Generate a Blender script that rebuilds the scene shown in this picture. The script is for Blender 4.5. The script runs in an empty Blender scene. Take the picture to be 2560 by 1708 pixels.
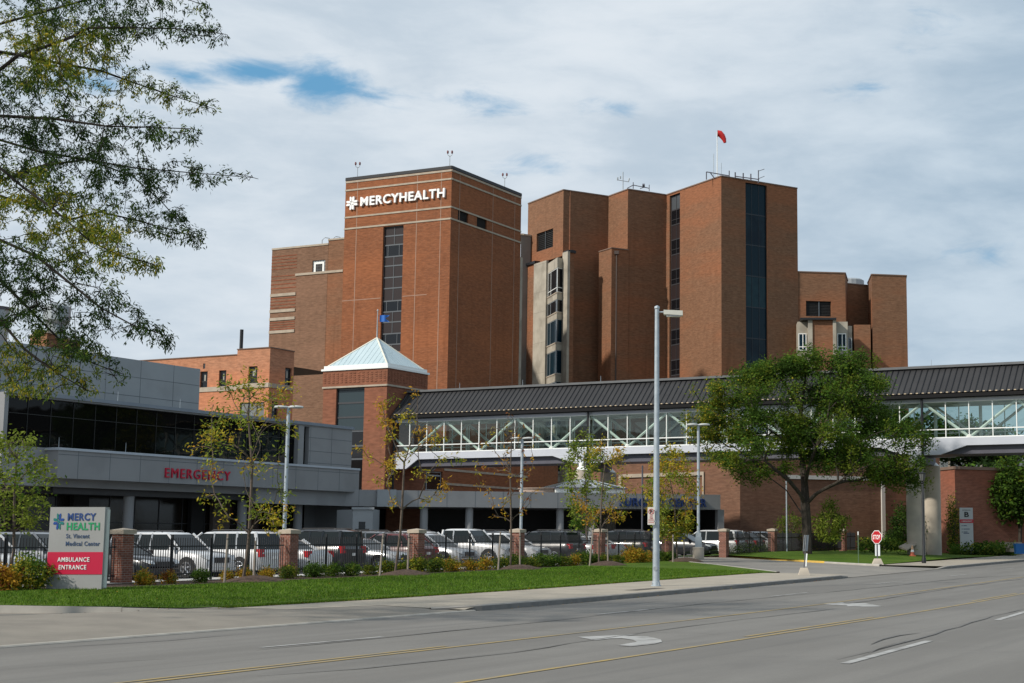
import bpy, math, random
import numpy as np
from mathutils import Vector, Matrix
rnd = random.Random(7)
C = bpy.context.scene.collection
scn = bpy.context.scene
# ------------------------------------------------------------------ camera, world, sun
FPX, PPX, PPY, HOR, CH = 3800.0, 1750.0, 854.0, 1352.0, 1.8
TH = math.atan((HOR-PPY)/FPX)
cam = bpy.data.cameras.new('camera'); camo = bpy.data.objects.new('camera', cam); C.objects.link(camo)
camo.location = (0, 0, CH); camo.rotation_euler = (math.pi/2+TH, 0, 0)
cam.sensor_width = 36; cam.lens = 36*FPX/2560; cam.shift_x = (1280-PPX)/2560; cam.clip_end = 6000; cam.clip_start = .1
scn.camera = camo
SUN_DIR = Vector((-.82, -.56, .74)).normalized()
EL = math.asin(SUN_DIR.z); AZ = math.atan2(SUN_DIR.x, SUN_DIR.y)
sun = bpy.data.lights.new('sun', 'SUN'); suno = bpy.data.objects.new('sun', sun); C.objects.link(suno)
sun.energy = 4.1; sun.angle = math.radians(2.0); sun.color = (1, .93, .83)
suno.rotation_euler = (-SUN_DIR).to_track_quat('-Z', 'Y').to_euler(); suno.location = (0, 0, 60)
scn.view_settings.view_transform = 'Standard'; scn.view_settings.look = 'None'
scn.view_settings.exposure = 0.0; scn.view_settings.gamma = 1

class NT:                                   # small node helper
    def __init__(s, nt): s.nt = nt; s.n = nt.nodes; s.l = nt.links
    def new(s, t, **k):
        n = s.n.new(t)
        for a, b in k.items():
            if a.startswith('i_'):
                key = a[2:]; key = int(key) if key.isdigit() else key.replace('_', ' ')
                n.inputs[key].default_value = b
            else: setattr(n, a, b)
        return n
    def link(s, a, b): s.l.new(a, b)
    def math(s, op, a, b=None, c=None, clamp=False):
        n = s.n.new('ShaderNodeMath'); n.operation = op; n.use_clamp = clamp
        for i, x in enumerate((a, b, c)):
            if x is None: continue
            if isinstance(x, (int, float)): n.inputs[i].default_value = x
            else: s.link(x, n.inputs[i])
        return n.outputs[0]
    def mix(s, f, a, b, mode='MIX'):
        n = s.n.new('ShaderNodeMix'); n.data_type = 'RGBA'; n.blend_type = mode
        for i, x in ((0, f), (6, a), (7, b)):
            if isinstance(x, (int, float)): n.inputs[i].default_value = x
            elif isinstance(x, tuple): n.inputs[i].default_value = (*x[:3], 1)
            else: s.link(x, n.inputs[i])
        return n.outputs[2]
    def noise(s, vec, scale, detail=4, rough=.5, dist=0):
        n = s.n.new('ShaderNodeTexNoise'); n.inputs['Scale'].default_value = scale
        n.inputs['Detail'].default_value = detail; n.inputs['Roughness'].default_value = rough; n.inputs['Distortion'].default_value = dist
        if vec is not None: s.link(vec, n.inputs['Vector'])
        return n.outputs['Fac']
    def ramp(s, f, lo, hi):
        n = s.n.new('ShaderNodeMapRange'); n.interpolation_type = 'SMOOTHSTEP'; n.inputs[1].default_value = lo; n.inputs[2].default_value = hi
        s.link(f, n.inputs[0]); return n.outputs[0]

w = bpy.data.worlds.new('World'); scn.world = w; w.use_nodes = True
N = NT(w.node_tree); N.n.clear()
out = N.new('ShaderNodeOutputWorld'); bg = N.new('ShaderNodeBackground'); bg.inputs[1].default_value = .1
sky = N.new('ShaderNodeTexSky'); sky.sky_type = 'NISHITA'; sky.sun_disc = False
sky.sun_elevation = EL; sky.sun_rotation = AZ; sky.air_density = 1.6; sky.dust_density = 1.0; sky.ozone_density = 2
tc = N.new('ShaderNodeTexCoord'); sep = N.new('ShaderNodeSeparateXYZ'); N.link(tc.outputs['Generated'], sep.inputs[0])
X, Y, Z = sep.outputs
az = N.math('ARCTAN2', X, Y)                # 0 straight ahead, + right (radians)
el = N.math('ARCSINE', Z)
zz = N.math('ADD', N.math('MAXIMUM', Z, 0.0), .13)
cv = N.new('ShaderNodeCombineXYZ'); N.link(N.math('DIVIDE', X, zz), cv.inputs[0]); N.link(N.math('DIVIDE', Y, zz), cv.inputs[1])
big = N.noise(cv.outputs[0], .38, 5, .5, .2)
cv2 = N.new('ShaderNodeCombineXYZ'); N.link(N.math('MULTIPLY', az, 5.5), cv2.inputs[0]); N.link(N.math('MULTIPLY', el, 17), cv2.inputs[1])
str_ = N.noise(cv2.outputs[0], 1.25, 9, .56, .3)
def blob(a0, e0, sa, se):                   # gap in the cloud deck: soft ellipse in azimuth / elevation
    da = N.math('DIVIDE', N.math('SUBTRACT', az, a0), sa); de = N.math('DIVIDE', N.math('SUBTRACT', el, e0), se)
    d = N.math('SQRT', N.math('ADD', N.math('MULTIPLY', da, da), N.math('MULTIPLY', de, de)))
    return N.math('SUBTRACT', 1.0, d, clamp=True)
def dirof(px, py):
    x = (px-PPX)/FPX; u = (PPY-py)/FPX
    d = Vector((x, math.cos(TH)-u*math.sin(TH), math.sin(TH)+u*math.cos(TH))).normalized()
    return math.atan2(d.x, d.y), math.asin(d.z)
gap = None
for (px, py, sx, sy, k) in ((640, 180, 250, 40, .95), (800, 205, 150, 60, 1.2), (930, 240, 180, 40, .72), (1200, 248, 260, 50, .62), (1530, 268, 120, 36, .68), (470, 200, 160, 70, .7), (2170, 222, 130, 40, .6), (1370, 415, 190, 50, .60), (250, 215, 200, 60, .8), (2350, 60, 200, 120, .45), (2480, 640, 180, 60, .5), (1620, 500, 240, 70, .4)):
    a0, e0 = dirof(px, py)
    b = N.math('MULTIPLY', blob(a0, e0, sx/FPX*1.35, sy/FPX*1.5), k)
    gap = b if gap is None else N.math('MAXIMUM', gap, b)
cv3 = N.new('ShaderNodeCombineXYZ'); N.link(N.math('MULTIPLY', az, 16), cv3.inputs[0]); N.link(N.math('MULTIPLY', el, 44), cv3.inputs[1])
wisp = N.noise(cv3.outputs[0], 1.2, 10, .62, .35)
gapm = N.ramp(N.math('SUBTRACT', gap, N.math('MULTIPLY', N.math('SUBTRACT', wisp, .18), 1.35)), -.12, .52)
hi = N.ramp(N.math('ADD', N.math('ADD', N.math('MULTIPLY', str_, .55), N.math('MULTIPLY', big, .35)), N.math('MULTIPLY', wisp, .16)), .40, .68)
ccol = N.mix(hi, (3.75, 4.95, 6.15), (5.9, 6.95, 7.9))
# the deck thins and brightens towards the upper left, thick and blue-grey to the right
g1 = N.ramp(N.math('ADD', N.math('MULTIPLY', az, -1.5), N.math('MULTIPLY', el, 1.5)), .0, .62)
ccol = N.mix(N.math('MULTIPLY', g1, N.math('ADD', N.math('MULTIPLY', hi, .45), .42)), ccol, (7.7, 8.25, 8.8))
blue = N.mix(.85, sky.outputs[0], (1.3, 3.7, 6.3))
col = N.mix(gapm, ccol, blue)
N.link(col, bg.inputs[0]); N.link(bg.outputs[0], out.inputs[0])

# ------------------------------------------------------------------ site frame and pixel helpers
A24 = math.radians(24)
U1 = Vector((math.sin(A24), math.cos(A24), 0)); V1 = Vector((-U1.y, U1.x, 0))   # U1 runs along the road, V1 away from it
A56 = math.radians(56); W1 = Vector((math.sin(A56), math.cos(A56), 0)); W2 = Vector((-W1.y, W1.x, 0))
def T(t, n, z=0): return Vector((U1.x*t+V1.x*n, U1.y*t+V1.y*n, z))
def tn(p): return (p.x*U1.x+p.y*U1.y, p.x*V1.x+p.y*V1.y)
def ray(px, py):
    x = (px-PPX)/FPX; u = (PPY-py)/FPX
    return Vector((x, math.cos(TH)-u*math.sin(TH), math.sin(TH)+u*math.cos(TH)))
def at(px, py, Yd):
    d = ray(px, py); k = Yd/d.y; return Vector((d.x*k, Yd, CH+d.z*k))
def hit(px, py, P0, d):                      # pixel ray against a vertical plane: distance along d, height
    r = ray(px, py); n = Vector((d.y, -d.x, 0)); k = (P0.x*n.x+P0.y*n.y)/(r.x*n.x+r.y*n.y)
    p = Vector((r.x*k, r.y*k, CH+r.z*k)); return (p.x-P0.x)*d.x+(p.y-P0.y)*d.y, p.z
def corner(P0, d, px, py):
    s, z = hit(px, py, P0, d); return Vector((P0.x+d.x*s, P0.y+d.y*s, 0))
def gz(t):
    if t < 32: return 0.
    if t < 48: return .0075*(t-32)**2/32
    return .06+.0075*(min(t, 230)-48)
def H(t, n):                                 # height of raised ground (lawn, beds, lot)
    pts = ((-999, 0), (21.4, .0), (21.5, .14), (25.6, .17), (35.6, .36), (38.2, .40), (41, .36), (70, .40), (9999, .4))
    for (a, za), (b, zb) in zip(pts, pts[1:]):
        if a <= n <= b: return gz(t)+za+(zb-za)*(n-a)/(b-a)
    return gz(t)

# ------------------------------------------------------------------ materials
MATS = {}
def principled(name, col, rough=.7, metal=0, spec=.5, **kw):
    if name in MATS: return MATS[name]
    m = bpy.data.materials.new(name); m.use_nodes = True; b = m.node_tree.nodes['Principled BSDF']
    b.inputs['Base Color'].default_value = (*col, 1); b.inputs['Roughness'].default_value = rough
    b.inputs['Metallic'].default_value = metal; b.inputs['Specular IOR Level'].default_value = spec
    MATS[name] = m; return m
def noisy(name, c1, c2, scale=3, rough=.8, detail=6, bump=0, bscale=40, spec=.3, metal=0, c3=None, s3=.2, rr=.5, stretch=None):
    """base colour wandering between c1 and c2, with an optional broad third tone"""
    if name in MATS: return MATS[name]
    m = principled(name, c1, rough, metal, spec); n = NT(m.node_tree); b = n.n['Principled BSDF']
    tc = n.new('ShaderNodeTexCoord'); vec = tc.outputs['Object']
    if stretch:
        mp = n.new('ShaderNodeMapping'); mp.inputs['Scale'].default_value = stretch; n.link(vec, mp.inputs[0]); vec = mp.outputs[0]
    f = n.ramp(n.noise(vec, scale, detail, rr), .3, .7)
    c = n.mix(f, c1, c2)
    if c3: c = n.mix(n.ramp(n.noise(vec, s3, 3), .45, .7), c, c3)
    n.link(c, b.inputs['Base Color'])
    if bump:
        bp = n.new('ShaderNodeBump', i_Strength=bump, i_Distance=.02); n.link(n.noise(vec, bscale, 4), bp.inputs['Height']); n.link(bp.outputs[0], b.inputs['Normal'])
    return m
def brick(name, c1, c2, mortar, bw=.215, bh=.075, ms=.012, blotch=(1, 1, 1), vary=.35, patch=None):
    if name in MATS: return MATS[name]
    m = principled(name, c1, .85, 0, .2); n = NT(m.node_tree); b = n.n['Principled BSDF']
    uv = n.new('ShaderNodeUVMap'); uv.uv_map = 'UVMap'
    bt = n.new('ShaderNodeTexBrick'); n.link(uv.outputs[0], bt.inputs[0])
    bt.inputs['Color1'].default_value = (*c1, 1); bt.inputs['Color2'].default_value = (*c2, 1); bt.inputs['Mortar'].default_value = (*mortar, 1)
    bt.inputs['Scale'].default_value = 1; bt.inputs['Mortar Size'].default_value = ms; bt.inputs['Brick Width'].default_value = bw; bt.inputs['Row Height'].default_value = bh
    bt.inputs['Bias'].default_value = -.1
    vec = uv.outputs[0]
    mp = n.new('ShaderNodeMapping'); mp.inputs['Scale'].default_value = (.5, 1.6, 1); n.link(vec, mp.inputs[0])
    f2 = n.ramp(n.noise(mp.outputs[0], 1.1, 8, .72), .35, .68)
    c = n.mix(n.math('MULTIPLY', f2, vary), bt.outputs[0], tuple(x*.5 for x in c1))
    mp2 = n.new('ShaderNodeMapping'); mp2.inputs['Scale'].default_value = (.25, 1, 1); n.link(vec, mp2.inputs[0])
    f3 = n.ramp(n.noise(mp2.outputs[0], .12, 5, .6), .42, .62)
    c = n.mix(n.math('MULTIPLY', f3, .8), c, patch or tuple(min(1, x*1.3) for x in c2))
    # grain of single light and dark bricks
    mp3 = n.new('ShaderNodeMapping'); mp3.inputs['Scale'].default_value = (1.5, 6.0, 1); n.link(vec, mp3.inputs[0])
    f4 = n.noise(mp3.outputs[0], 1.0, 2, .5)
    hv = n.new('ShaderNodeHueSaturation'); n.link(c, hv.inputs['Color']); n.link(n.math('ADD', n.math('MULTIPLY', f4, .95), .52), hv.inputs['Value'])
    mp4 = n.new('ShaderNodeMapping'); mp4.inputs['Scale'].default_value = (.9, .06, 1); n.link(vec, mp4.inputs[0])
    f5 = n.ramp(n.noise(mp4.outputs[0], 1.0, 5, .6), .52, .78); cc = n.mix(n.math('MULTIPLY', f5, .42), hv.outputs[0], tuple(x*.45 for x in c1))
    n.link(cc, b.inputs['Base Color'])
    bp = n.new('ShaderNodeBump', i_Strength=.4, i_Distance=.01); n.link(bt.outputs['Fac'], bp.inputs['Height']); bp.invert = True
    n.link(bp.outputs[0], b.inputs['Normal'])
    return m
def leafmat(name, c, tr=.35):
    if name in MATS: return MATS[name]
    m = principled(name, c, .8, 0, .12); n = NT(m.node_tree); b = n.n['Principled BSDF']; o = n.n['Material Output']
    tcn = n.new('ShaderNodeTexCoord'); f = n.noise(tcn.outputs['Object'], 2.5, 3)
    cc = n.mix(n.ramp(f, .3, .7), tuple(x*.72 for x in c), tuple(x*1.22 for x in c)); n.link(cc, b.inputs['Base Color'])
    t = n.new('ShaderNodeBsdfTranslucent'); n.link(cc, t.inputs[0]); mx = n.new('ShaderNodeMixShader'); mx.inputs[0].default_value = tr
    n.link(b.outputs[0], mx.inputs[1]); n.link(t.outputs[0], mx.inputs[2]); n.link(mx.outputs[0], o.inputs[0]); return m
def thin_glass(name, tint, refl=.12):
    if name in MATS: return MATS[name]
    m = principled(name, (0, 0, 0)); n = NT(m.node_tree); o = n.n['Material Output']; n.n.remove(n.n['Principled BSDF'])
    tr = n.new('ShaderNodeBsdfTransparent'); tr.inputs[0].default_value = (*tint, 1)
    gl = n.new('ShaderNodeBsdfGlossy'); gl.inputs['Roughness'].default_value = .02; gl.inputs[0].default_value = (.9, 1, .97, 1)
    lw = n.new('ShaderNodeLayerWeight'); lw.inputs[0].default_value = .5; fz_ = n.math('ADD', n.math('MULTIPLY', n.math('POWER', lw.outputs['Facing'], 4.0), .55), .035)
    mx = n.new('ShaderNodeMixShader'); n.link(n.math('ADD', fz_, refl*.3), mx.inputs[0]); n.link(tr.outputs[0], mx.inputs[1]); n.link(gl.outputs[0], mx.inputs[2]); n.link(mx.outputs[0], o.inputs[0]); return m
def wavy_glass(name, col, rough=.03, wav=.15, sc=.6):
    if name in MATS: return MATS[name]
    m = principled(name, col, rough, 0, .5); n = NT(m.node_tree); b = n.n['Principled BSDF']
    tcn = n.new('ShaderNodeTexCoord'); bp = n.new('ShaderNodeBump', i_Strength=wav, i_Distance=.05)
    n.link(n.noise(tcn.outputs['Object'], sc, 2), bp.inputs['Height']); n.link(bp.outputs[0], b.inputs['Normal']); return m

brick_red = brick('brick_red', (.275, .088, .034), (.195, .060, .026), (.22, .12, .07), patch=(.29, .105, .045))
brick_band = brick('brick_red_dark', (.27, .075, .034), (.21, .058, .028), (.24, .11, .07))
brick_brown = brick('brick_brown', (.240, .116, .063), (.178, .083, .046), (.20, .125, .08), patch=(.265, .106, .052))
brick_tan = brick('brick_tan', (.215, .115, .068), (.165, .086, .050), (.19, .125, .09), patch=(.235, .132, .085))
brick_orange = brick('brick_orange', (.47, .19, .098), (.40, .155, .078), (.38, .24, .16), vary=.2)
brick_pink = brick('brick_rose', (.235, .090, .05), (.19, .072, .041), (.21, .12, .08), vary=.2)
brick_pillar = brick('brick_pillar', (.22, .08, .052), (.15, .052, .036), (.26, .20, .17), ms=.011)
brick_low = brick('brick_low', (.205, .104, .066), (.15, .074, .048), (.18, .115, .08), patch=(.205, .10, .062))
limestone = noisy('limestone', (.42, .355, .28), (.34, .29, .23), 1.5)
concrete = noisy('concrete', (.50, .44, .36), (.41, .36, .295), 1.2, bump=.15, c3=(.30, .28, .245), s3=.4)
conc_bay = noisy('bay_concrete', (.41, .375, .31), (.34, .31, .255), .8, c3=(.27, .245, .20), s3=.5)
panel_grey = noisy('panel_grey', (.262, .266, .272), (.24, .244, .25), .35, .45, spec=.4, c3=(.222, .225, .23), s3=.5)
panel_light = noisy('panel_light', (.30, .32, .335), (.275, .295, .31), .35, .45, spec=.4, c3=(.26, .275, .287), s3=.5)
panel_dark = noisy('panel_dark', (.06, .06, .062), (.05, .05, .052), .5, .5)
white_metal = noisy('white_metal', (.50, .525, .58), (.45, .475, .53), .6, .45)
white_paint = principled('white_paint', (.78, .80, .78), .45)
sky_roof = noisy('pyramid_roof', (.42, .52, .555), (.38, .48, .515), .8, .35, metal=0, spec=.5)
roof_metal = noisy('roof_metal', (.036, .036, .038), (.028, .028, .030), .5, .55, spec=.25)
black_metal = principled('black_metal', (.012, .013, .016), .45, 0, .4)
dark_steel = noisy('dark_steel', (.10, .10, .125), (.08, .08, .10), .6, .5)
glass_dark = wavy_glass('glass_dark', (.006, .007, .009), .03, .12, .5)
glass_black = wavy_glass('glass_black', (.008, .007, .007), .08, .05, .5)
spandrel = principled('spandrel', (.028, .020, .020), .35, 0, .3)
glass_blue = wavy_glass('glass_blue', (.003, .018, .030), .08, .1, .3); glass_blue.node_tree.nodes['Principled BSDF'].inputs['Specular IOR Level'].default_value = .16
glass_blue2 = noisy('glass_teal', (.006, .026, .038), (.012, .040, .052), .8, .12, spec=.16); glass_blue3 = noisy('glass_deep', (.003, .012, .022), (.010, .028, .040), .5, .12, spec=.16)
glass_store = wavy_glass('glass_store', (.014, .011, .008), .12, .12, .8)
mullion = principled('mullion', (.10, .11, .12), .4, .3)
louvre = principled('louvre', (.012, .011, .011), .7)
galv = noisy('galvanised', (.42, .47, .51), (.34, .39, .43), 6, .45, metal=.35, spec=.5)
galv_dark = noisy('lamp_grey', (.36, .39, .41), (.30, .33, .35), 3, .5, metal=.3)
bark_fore = noisy('bark_fore', (.012, .010, .008), (.024, .020, .016), 9, .95)  # backlit silhouette put into the colour: bark darkened to near black
bark = noisy('bark', (.030, .025, .020), (.060, .050, .040), 9, .95, bump=.6, bscale=25, stretch=(1, 1, .3))
bark_thin = noisy('bark_thin', (.13, .10, .08), (.09, .07, .055), 9, .9)
wood = noisy('stake_wood', (.30, .26, .22), (.24, .2, .17), 5, .85)
br_glass = thin_glass('bridge_glass', (.74, .83, .79), .12)
asphalt_lot = noisy('lot_asphalt', (.12, .12, .12), (.15, .148, .144), 2)
stone_white = noisy('white_gravel', (.62, .60, .57), (.30, .29, .27), 9, bump=.8, bscale=14)
mulch_m = noisy('mulch', (.045, .028, .020), (.095, .062, .045), 12, .95, bump=1.0, bscale=18)
tyre_m = principled('tyre', (.018, .018, .018), .8)
rim_m = principled('rim', (.55, .56, .58), .3, .8)
car_glass = principled('car_glass', (.010, .014, .015), .05, 0, .28)
red_lens = principled('red_lens', (.45, .015, .02), .2)
lamp_lens = principled('lamp_lens', (.62, .64, .66), .15)

# road: worn grey asphalt with broad wheel-path tones, transverse stains and fine grit
road_m = principled('road_asphalt', (.2, .2, .19), .8, 0, .25)
n = NT(road_m.node_tree); b = n.n['Principled BSDF']; tcn = n.new('ShaderNodeTexCoord')
mp = n.new('ShaderNodeMapping'); mp.inputs['Rotation'].default_value = (0, 0, A24); n.link(tcn.outputs['Object'], mp.inputs[0])
ms = n.new('ShaderNodeMapping'); ms.inputs['Scale'].default_value = (.55, .05, 1); n.link(mp.outputs[0], ms.inputs[0])
c = n.mix(n.ramp(n.noise(ms.outputs[0], 1, 5, .6), .35, .65), (.150, .143, .131), (.190, .182, .167))
c = n.mix(n.math('MULTIPLY', n.ramp(n.noise(tcn.outputs['Object'], .35, 6, .6, .4), .5, .72), .45), c, (.122, .117, .110))
ms2 = n.new('ShaderNodeMapping'); ms2.inputs['Scale'].default_value = (1.5, .022, 1); n.link(mp.outputs[0], ms2.inputs[0]); c = n.mix(n.math('MULTIPLY', n.ramp(n.noise(ms2.outputs[0], 1, 6, .65), .52, .72), .45), c, (.105, .102, .097))
ms3 = n.new('ShaderNodeMapping'); ms3.inputs['Scale'].default_value = (.25, .8, 1); n.link(mp.outputs[0], ms3.inputs[0]); c = n.mix(n.math('MULTIPLY', n.ramp(n.noise(ms3.outputs[0], 1, 8, .7, 1.2), .60, .68), .28), c, (.235, .226, .208))
g = n.noise(tcn.outputs['Object'], 14, 6, .8); c = n.mix(n.math('MULTIPLY', n.ramp(g, .4, .62), .30), c, (.13, .127, .12))
c = n.mix(n.math('MULTIPLY', n.ramp(n.noise(tcn.outputs['Object'], 30, 3, .7), .6, .75), .35), c, (.30, .29, .265))
n.link(c, b.inputs['Base Color'])
bp = n.new('ShaderNodeBump', i_Strength=.35, i_Distance=.01); n.link(n.noise(tcn.outputs['Object'], 60, 3), bp.inputs['Height']); n.link(bp.outputs[0], b.inputs['Normal'])
# concrete pavement with slab joints
walk_m = principled('pavement_concrete', (.5, .45, .38), .85, 0, .2)
n = NT(walk_m.node_tree); b = n.n['Principled BSDF']; tcn = n.new('ShaderNodeTexCoord')
mp = n.new('ShaderNodeMapping'); mp.inputs['Rotation'].default_value = (0, 0, A24); n.link(tcn.outputs['Object'], mp.inputs[0])
c = n.mix(n.ramp(n.noise(tcn.outputs['Object'], .8, 6, .65), .35, .65), (.365, .326, .265), (.30, .268, .22))
c = n.mix(n.math('MULTIPLY', n.ramp(n.noise(tcn.outputs['Object'], 9, 5, .7), .45, .65), .35), c, (.27, .245, .21))
sp = n.new('ShaderNodeSeparateXYZ'); n.link(mp.outputs[0], sp.inputs[0])
j = n.math('FRACT', n.math('DIVIDE', sp.outputs[1], 1.8)); j = n.math('LESS_THAN', j, .012)
c = n.mix(n.math('MULTIPLY', j, .6), c, (.16, .15, .13)); n.link(c, b.inputs['Base Color'])
apron_m = noisy('apron_concrete', (.19, .172, .146), (.245, .222, .187), .7, .85, 7, .3, 50, rr=.7, c3=(.185, .17, .145), s3=.3)
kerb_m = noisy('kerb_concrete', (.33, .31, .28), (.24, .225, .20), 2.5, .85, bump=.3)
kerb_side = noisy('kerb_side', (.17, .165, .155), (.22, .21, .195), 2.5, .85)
# lawn
grass_m = principled('lawn_grass', (.06, .14, .02), .9, 0, .1)
n = NT(grass_m.node_tree); b = n.n['Principled BSDF']; tcn = n.new('ShaderNodeTexCoord')
c = n.mix(n.ramp(n.noise(tcn.outputs['Object'], .5, 5, .6), .35, .65), (.066, .120, .014), (.100, .155, .020))
c = n.mix(n.math('MULTIPLY', n.ramp(n.noise(tcn.outputs['Object'], 9, 5, .8), .42, .62), .55), c, (.026, .075, .008))
c = n.mix(n.math('MULTIPLY', n.ramp(n.noise(tcn.outputs['Object'], 1.6, 4, .7), .6, .75), .5), c, (.115, .20, .03))
n.link(c, b.inputs['Base Color'])
bp = n.new('ShaderNodeBump', i_Strength=.9, i_Distance=.05); n.link(n.noise(tcn.outputs['Object'], 22, 4, .8), bp.inputs['Height']); n.link(bp.outputs[0], b.inputs['Normal'])
ground_m = noisy('ground_earth', (.09, .10, .05), (.13, .13, .07), .3)

# ------------------------------------------------------------------ mesh builder
WM = {}
class MB:
    def __init__(s): s.v = []; s.f = []; s.mi = []
    def add(s, vs, fs, mi=0):
        o = len(s.v); s.v += [tuple(v) for v in vs]; s.f += [tuple(i+o for i in f) for f in fs]; s.mi += [mi]*len(fs)
    def quad(s, a, b, c, d, mi=0): s.add((a, b, c, d), ((0, 1, 2, 3),), mi)
    def obox(s, o, a, b, c, mi=0):            # origin corner and three edge vectors
        o = Vector(o); vs = [o, o+a, o+a+b, o+b, o+c, o+a+c, o+a+b+c, o+b+c]
        fs = [(0, 3, 2, 1), (4, 5, 6, 7), (0, 1, 5, 4), (1, 2, 6, 5), (2, 3, 7, 6), (3, 0, 4, 7)]
        if a.cross(b).dot(c) < 0: fs = [f[::-1] for f in fs]
        s.add(vs, fs, mi)
    def box(s, x0, x1, y0, y1, z0, z1, mi=0): s.obox((x0, y0, z0), Vector((x1-x0, 0, 0)), Vector((0, y1-y0, 0)), Vector((0, 0, z1-z0)), mi)
    def dbox(s, P, d, l, w_, z0, z1, mi=0, side=-1):  # along d by l, w_ to the outside (side -1 = towards normal (dy,-dx))
        nrm = Vector((d.y, -d.x, 0)); s.obox((P.x, P.y, z0), d*l, nrm*(w_*(1 if side < 0 else -1)), Vector((0, 0, z1-z0)), mi)
    def prism(s, pts, z0, z1, mi=0):
        k = len(pts); vs = [(p[0], p[1], z0) for p in pts]+[(p[0], p[1], z1) for p in pts]
        fs = [tuple(range(k))[::-1], tuple(range(k, 2*k))]+[(i, (i+1) % k, k+(i+1) % k, k+i) for i in range(k)]
        s.add(vs, fs, mi)
    def tube(s, pts, rad, k=8, mi=0, cap=True):
        pts = [Vector(p) for p in pts]; o = len(s.v); rings = []
        if not isinstance(rad, (list, tuple)): rad = [rad]*len(pts)
        for i, p in enumerate(pts):
            d = (pts[min(i+1, len(pts)-1)]-pts[max(i-1, 0)]).normalized()
            a = d.cross(Vector((0, 0, 1)) if abs(d.z) < .95 else Vector((1, 0, 0))).normalized(); b_ = d.cross(a)
            rings.append([p+(a*math.cos(q*2*math.pi/k)+b_*math.sin(q*2*math.pi/k))*rad[i] for q in range(k)])
        vs = [v for r in rings for v in r]; fs = []
        for i in range(len(pts)-1):
            for q in range(k): fs.append((i*k+q, i*k+(q+1) % k, (i+1)*k+(q+1) % k, (i+1)*k+q))
        if cap: fs += [tuple(range(k)), tuple(range((len(pts)-1)*k, len(pts)*k))[::-1]]
        fs = [f[::-1] for f in fs]; s.add(vs, fs, mi)
    def cyl(s, x, y, z0, z1, r0, r1=None, k=16, mi=0): s.tube([(x, y, z0), (x, y, z1)], [r0, r0 if r1 is None else r1], k, mi)
    def lathe(s, x, y, prof, k=20, mi=0): s.tube([(x, y, z) for r, z in prof], [r for r, z in prof], k, mi)
    def build(s, name, mats, parent=None, smooth=False, sharp=35):
        me = bpy.data.meshes.new(name); vs = s.v
        if parent is not None:
            inv = WM[parent].inverted(); vs = [tuple(inv @ Vector(v)) for v in vs]
        me.from_pydata(vs, [], s.f)
        if not isinstance(mats, (list, tuple)): mats = [mats]
        for m in mats: me.materials.append(m)
        if len(mats) > 1: me.polygons.foreach_set('material_index', s.mi)
        autouv(me)
        if smooth:
            me.polygons.foreach_set('use_smooth', [True]*len(me.polygons)); me.set_sharp_from_angle(angle=math.radians(sharp))
        me.update()
        o = bpy.data.objects.new(name, me); C.objects.link(o)
        if parent is not None: o.parent = parent; WM[o] = WM[parent].copy()
        else: WM[o] = Matrix.Identity(4)
        return o
def autouv(me):
    uv = me.uv_layers.new(name='UVMap').data
    co = [v.co for v in me.vertices]
    for p in me.polygons:
        nn = p.normal
        if abs(nn.z) < .8:
            tx, ty = -nn.y, nn.x; l = math.hypot(tx, ty) or 1; tx /= l; ty /= l
            for li, vi in zip(p.loop_indices, p.vertices): c_ = co[vi]; uv[li].uv = (c_.x*tx+c_.y*ty, c_.z)
        else:
            for li, vi in zip(p.loop_indices, p.vertices): c_ = co[vi]; uv[li].uv = (c_.x, c_.y)
def tag(o, label=None, cat=None, group=None, kind=None):
    if label: o['label'] = label
    if cat: o['category'] = cat
    if group: o['group'] = group
    if kind: o['kind'] = kind
    return o
def thing(name, label, cat, loc=(0, 0, 0), rz=0, group=None):
    o = bpy.data.objects.new(name, None); C.objects.link(o); o.empty_display_size = .3
    o.location = loc; o.rotation_euler = (0, 0, rz); WM[o] = Matrix.Translation(Vector(loc)) @ Matrix.Rotation(rz, 4, 'Z')
    return tag(o, label, cat, group)
def children_of(o): return [c_ for c_ in bpy.data.objects if c_.parent == o]
def copy_tree(o, loc=None, rz=None, label=None, kids=None, parent=None):
    c_ = o.copy(); C.objects.link(c_)
    if parent is not None: c_.parent = parent
    for ch in KIDS.get(o.name, []) if o.name in KIDS else cache_kids(o): copy_tree(ch, parent=c_)
    if loc is not None: c_.location = loc
    if rz is not None: c_.rotation_euler = (0, 0, rz)
    if label: c_['label'] = label
    return c_
KIDS = {}
def cache_kids(o):
    k = children_of(o); KIDS[o.name] = k; return k
ORD = ['first', 'second', 'third', 'fourth', 'fifth', 'sixth', 'seventh', 'eighth', 'ninth', 'tenth', 'eleventh', 'twelfth']

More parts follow.
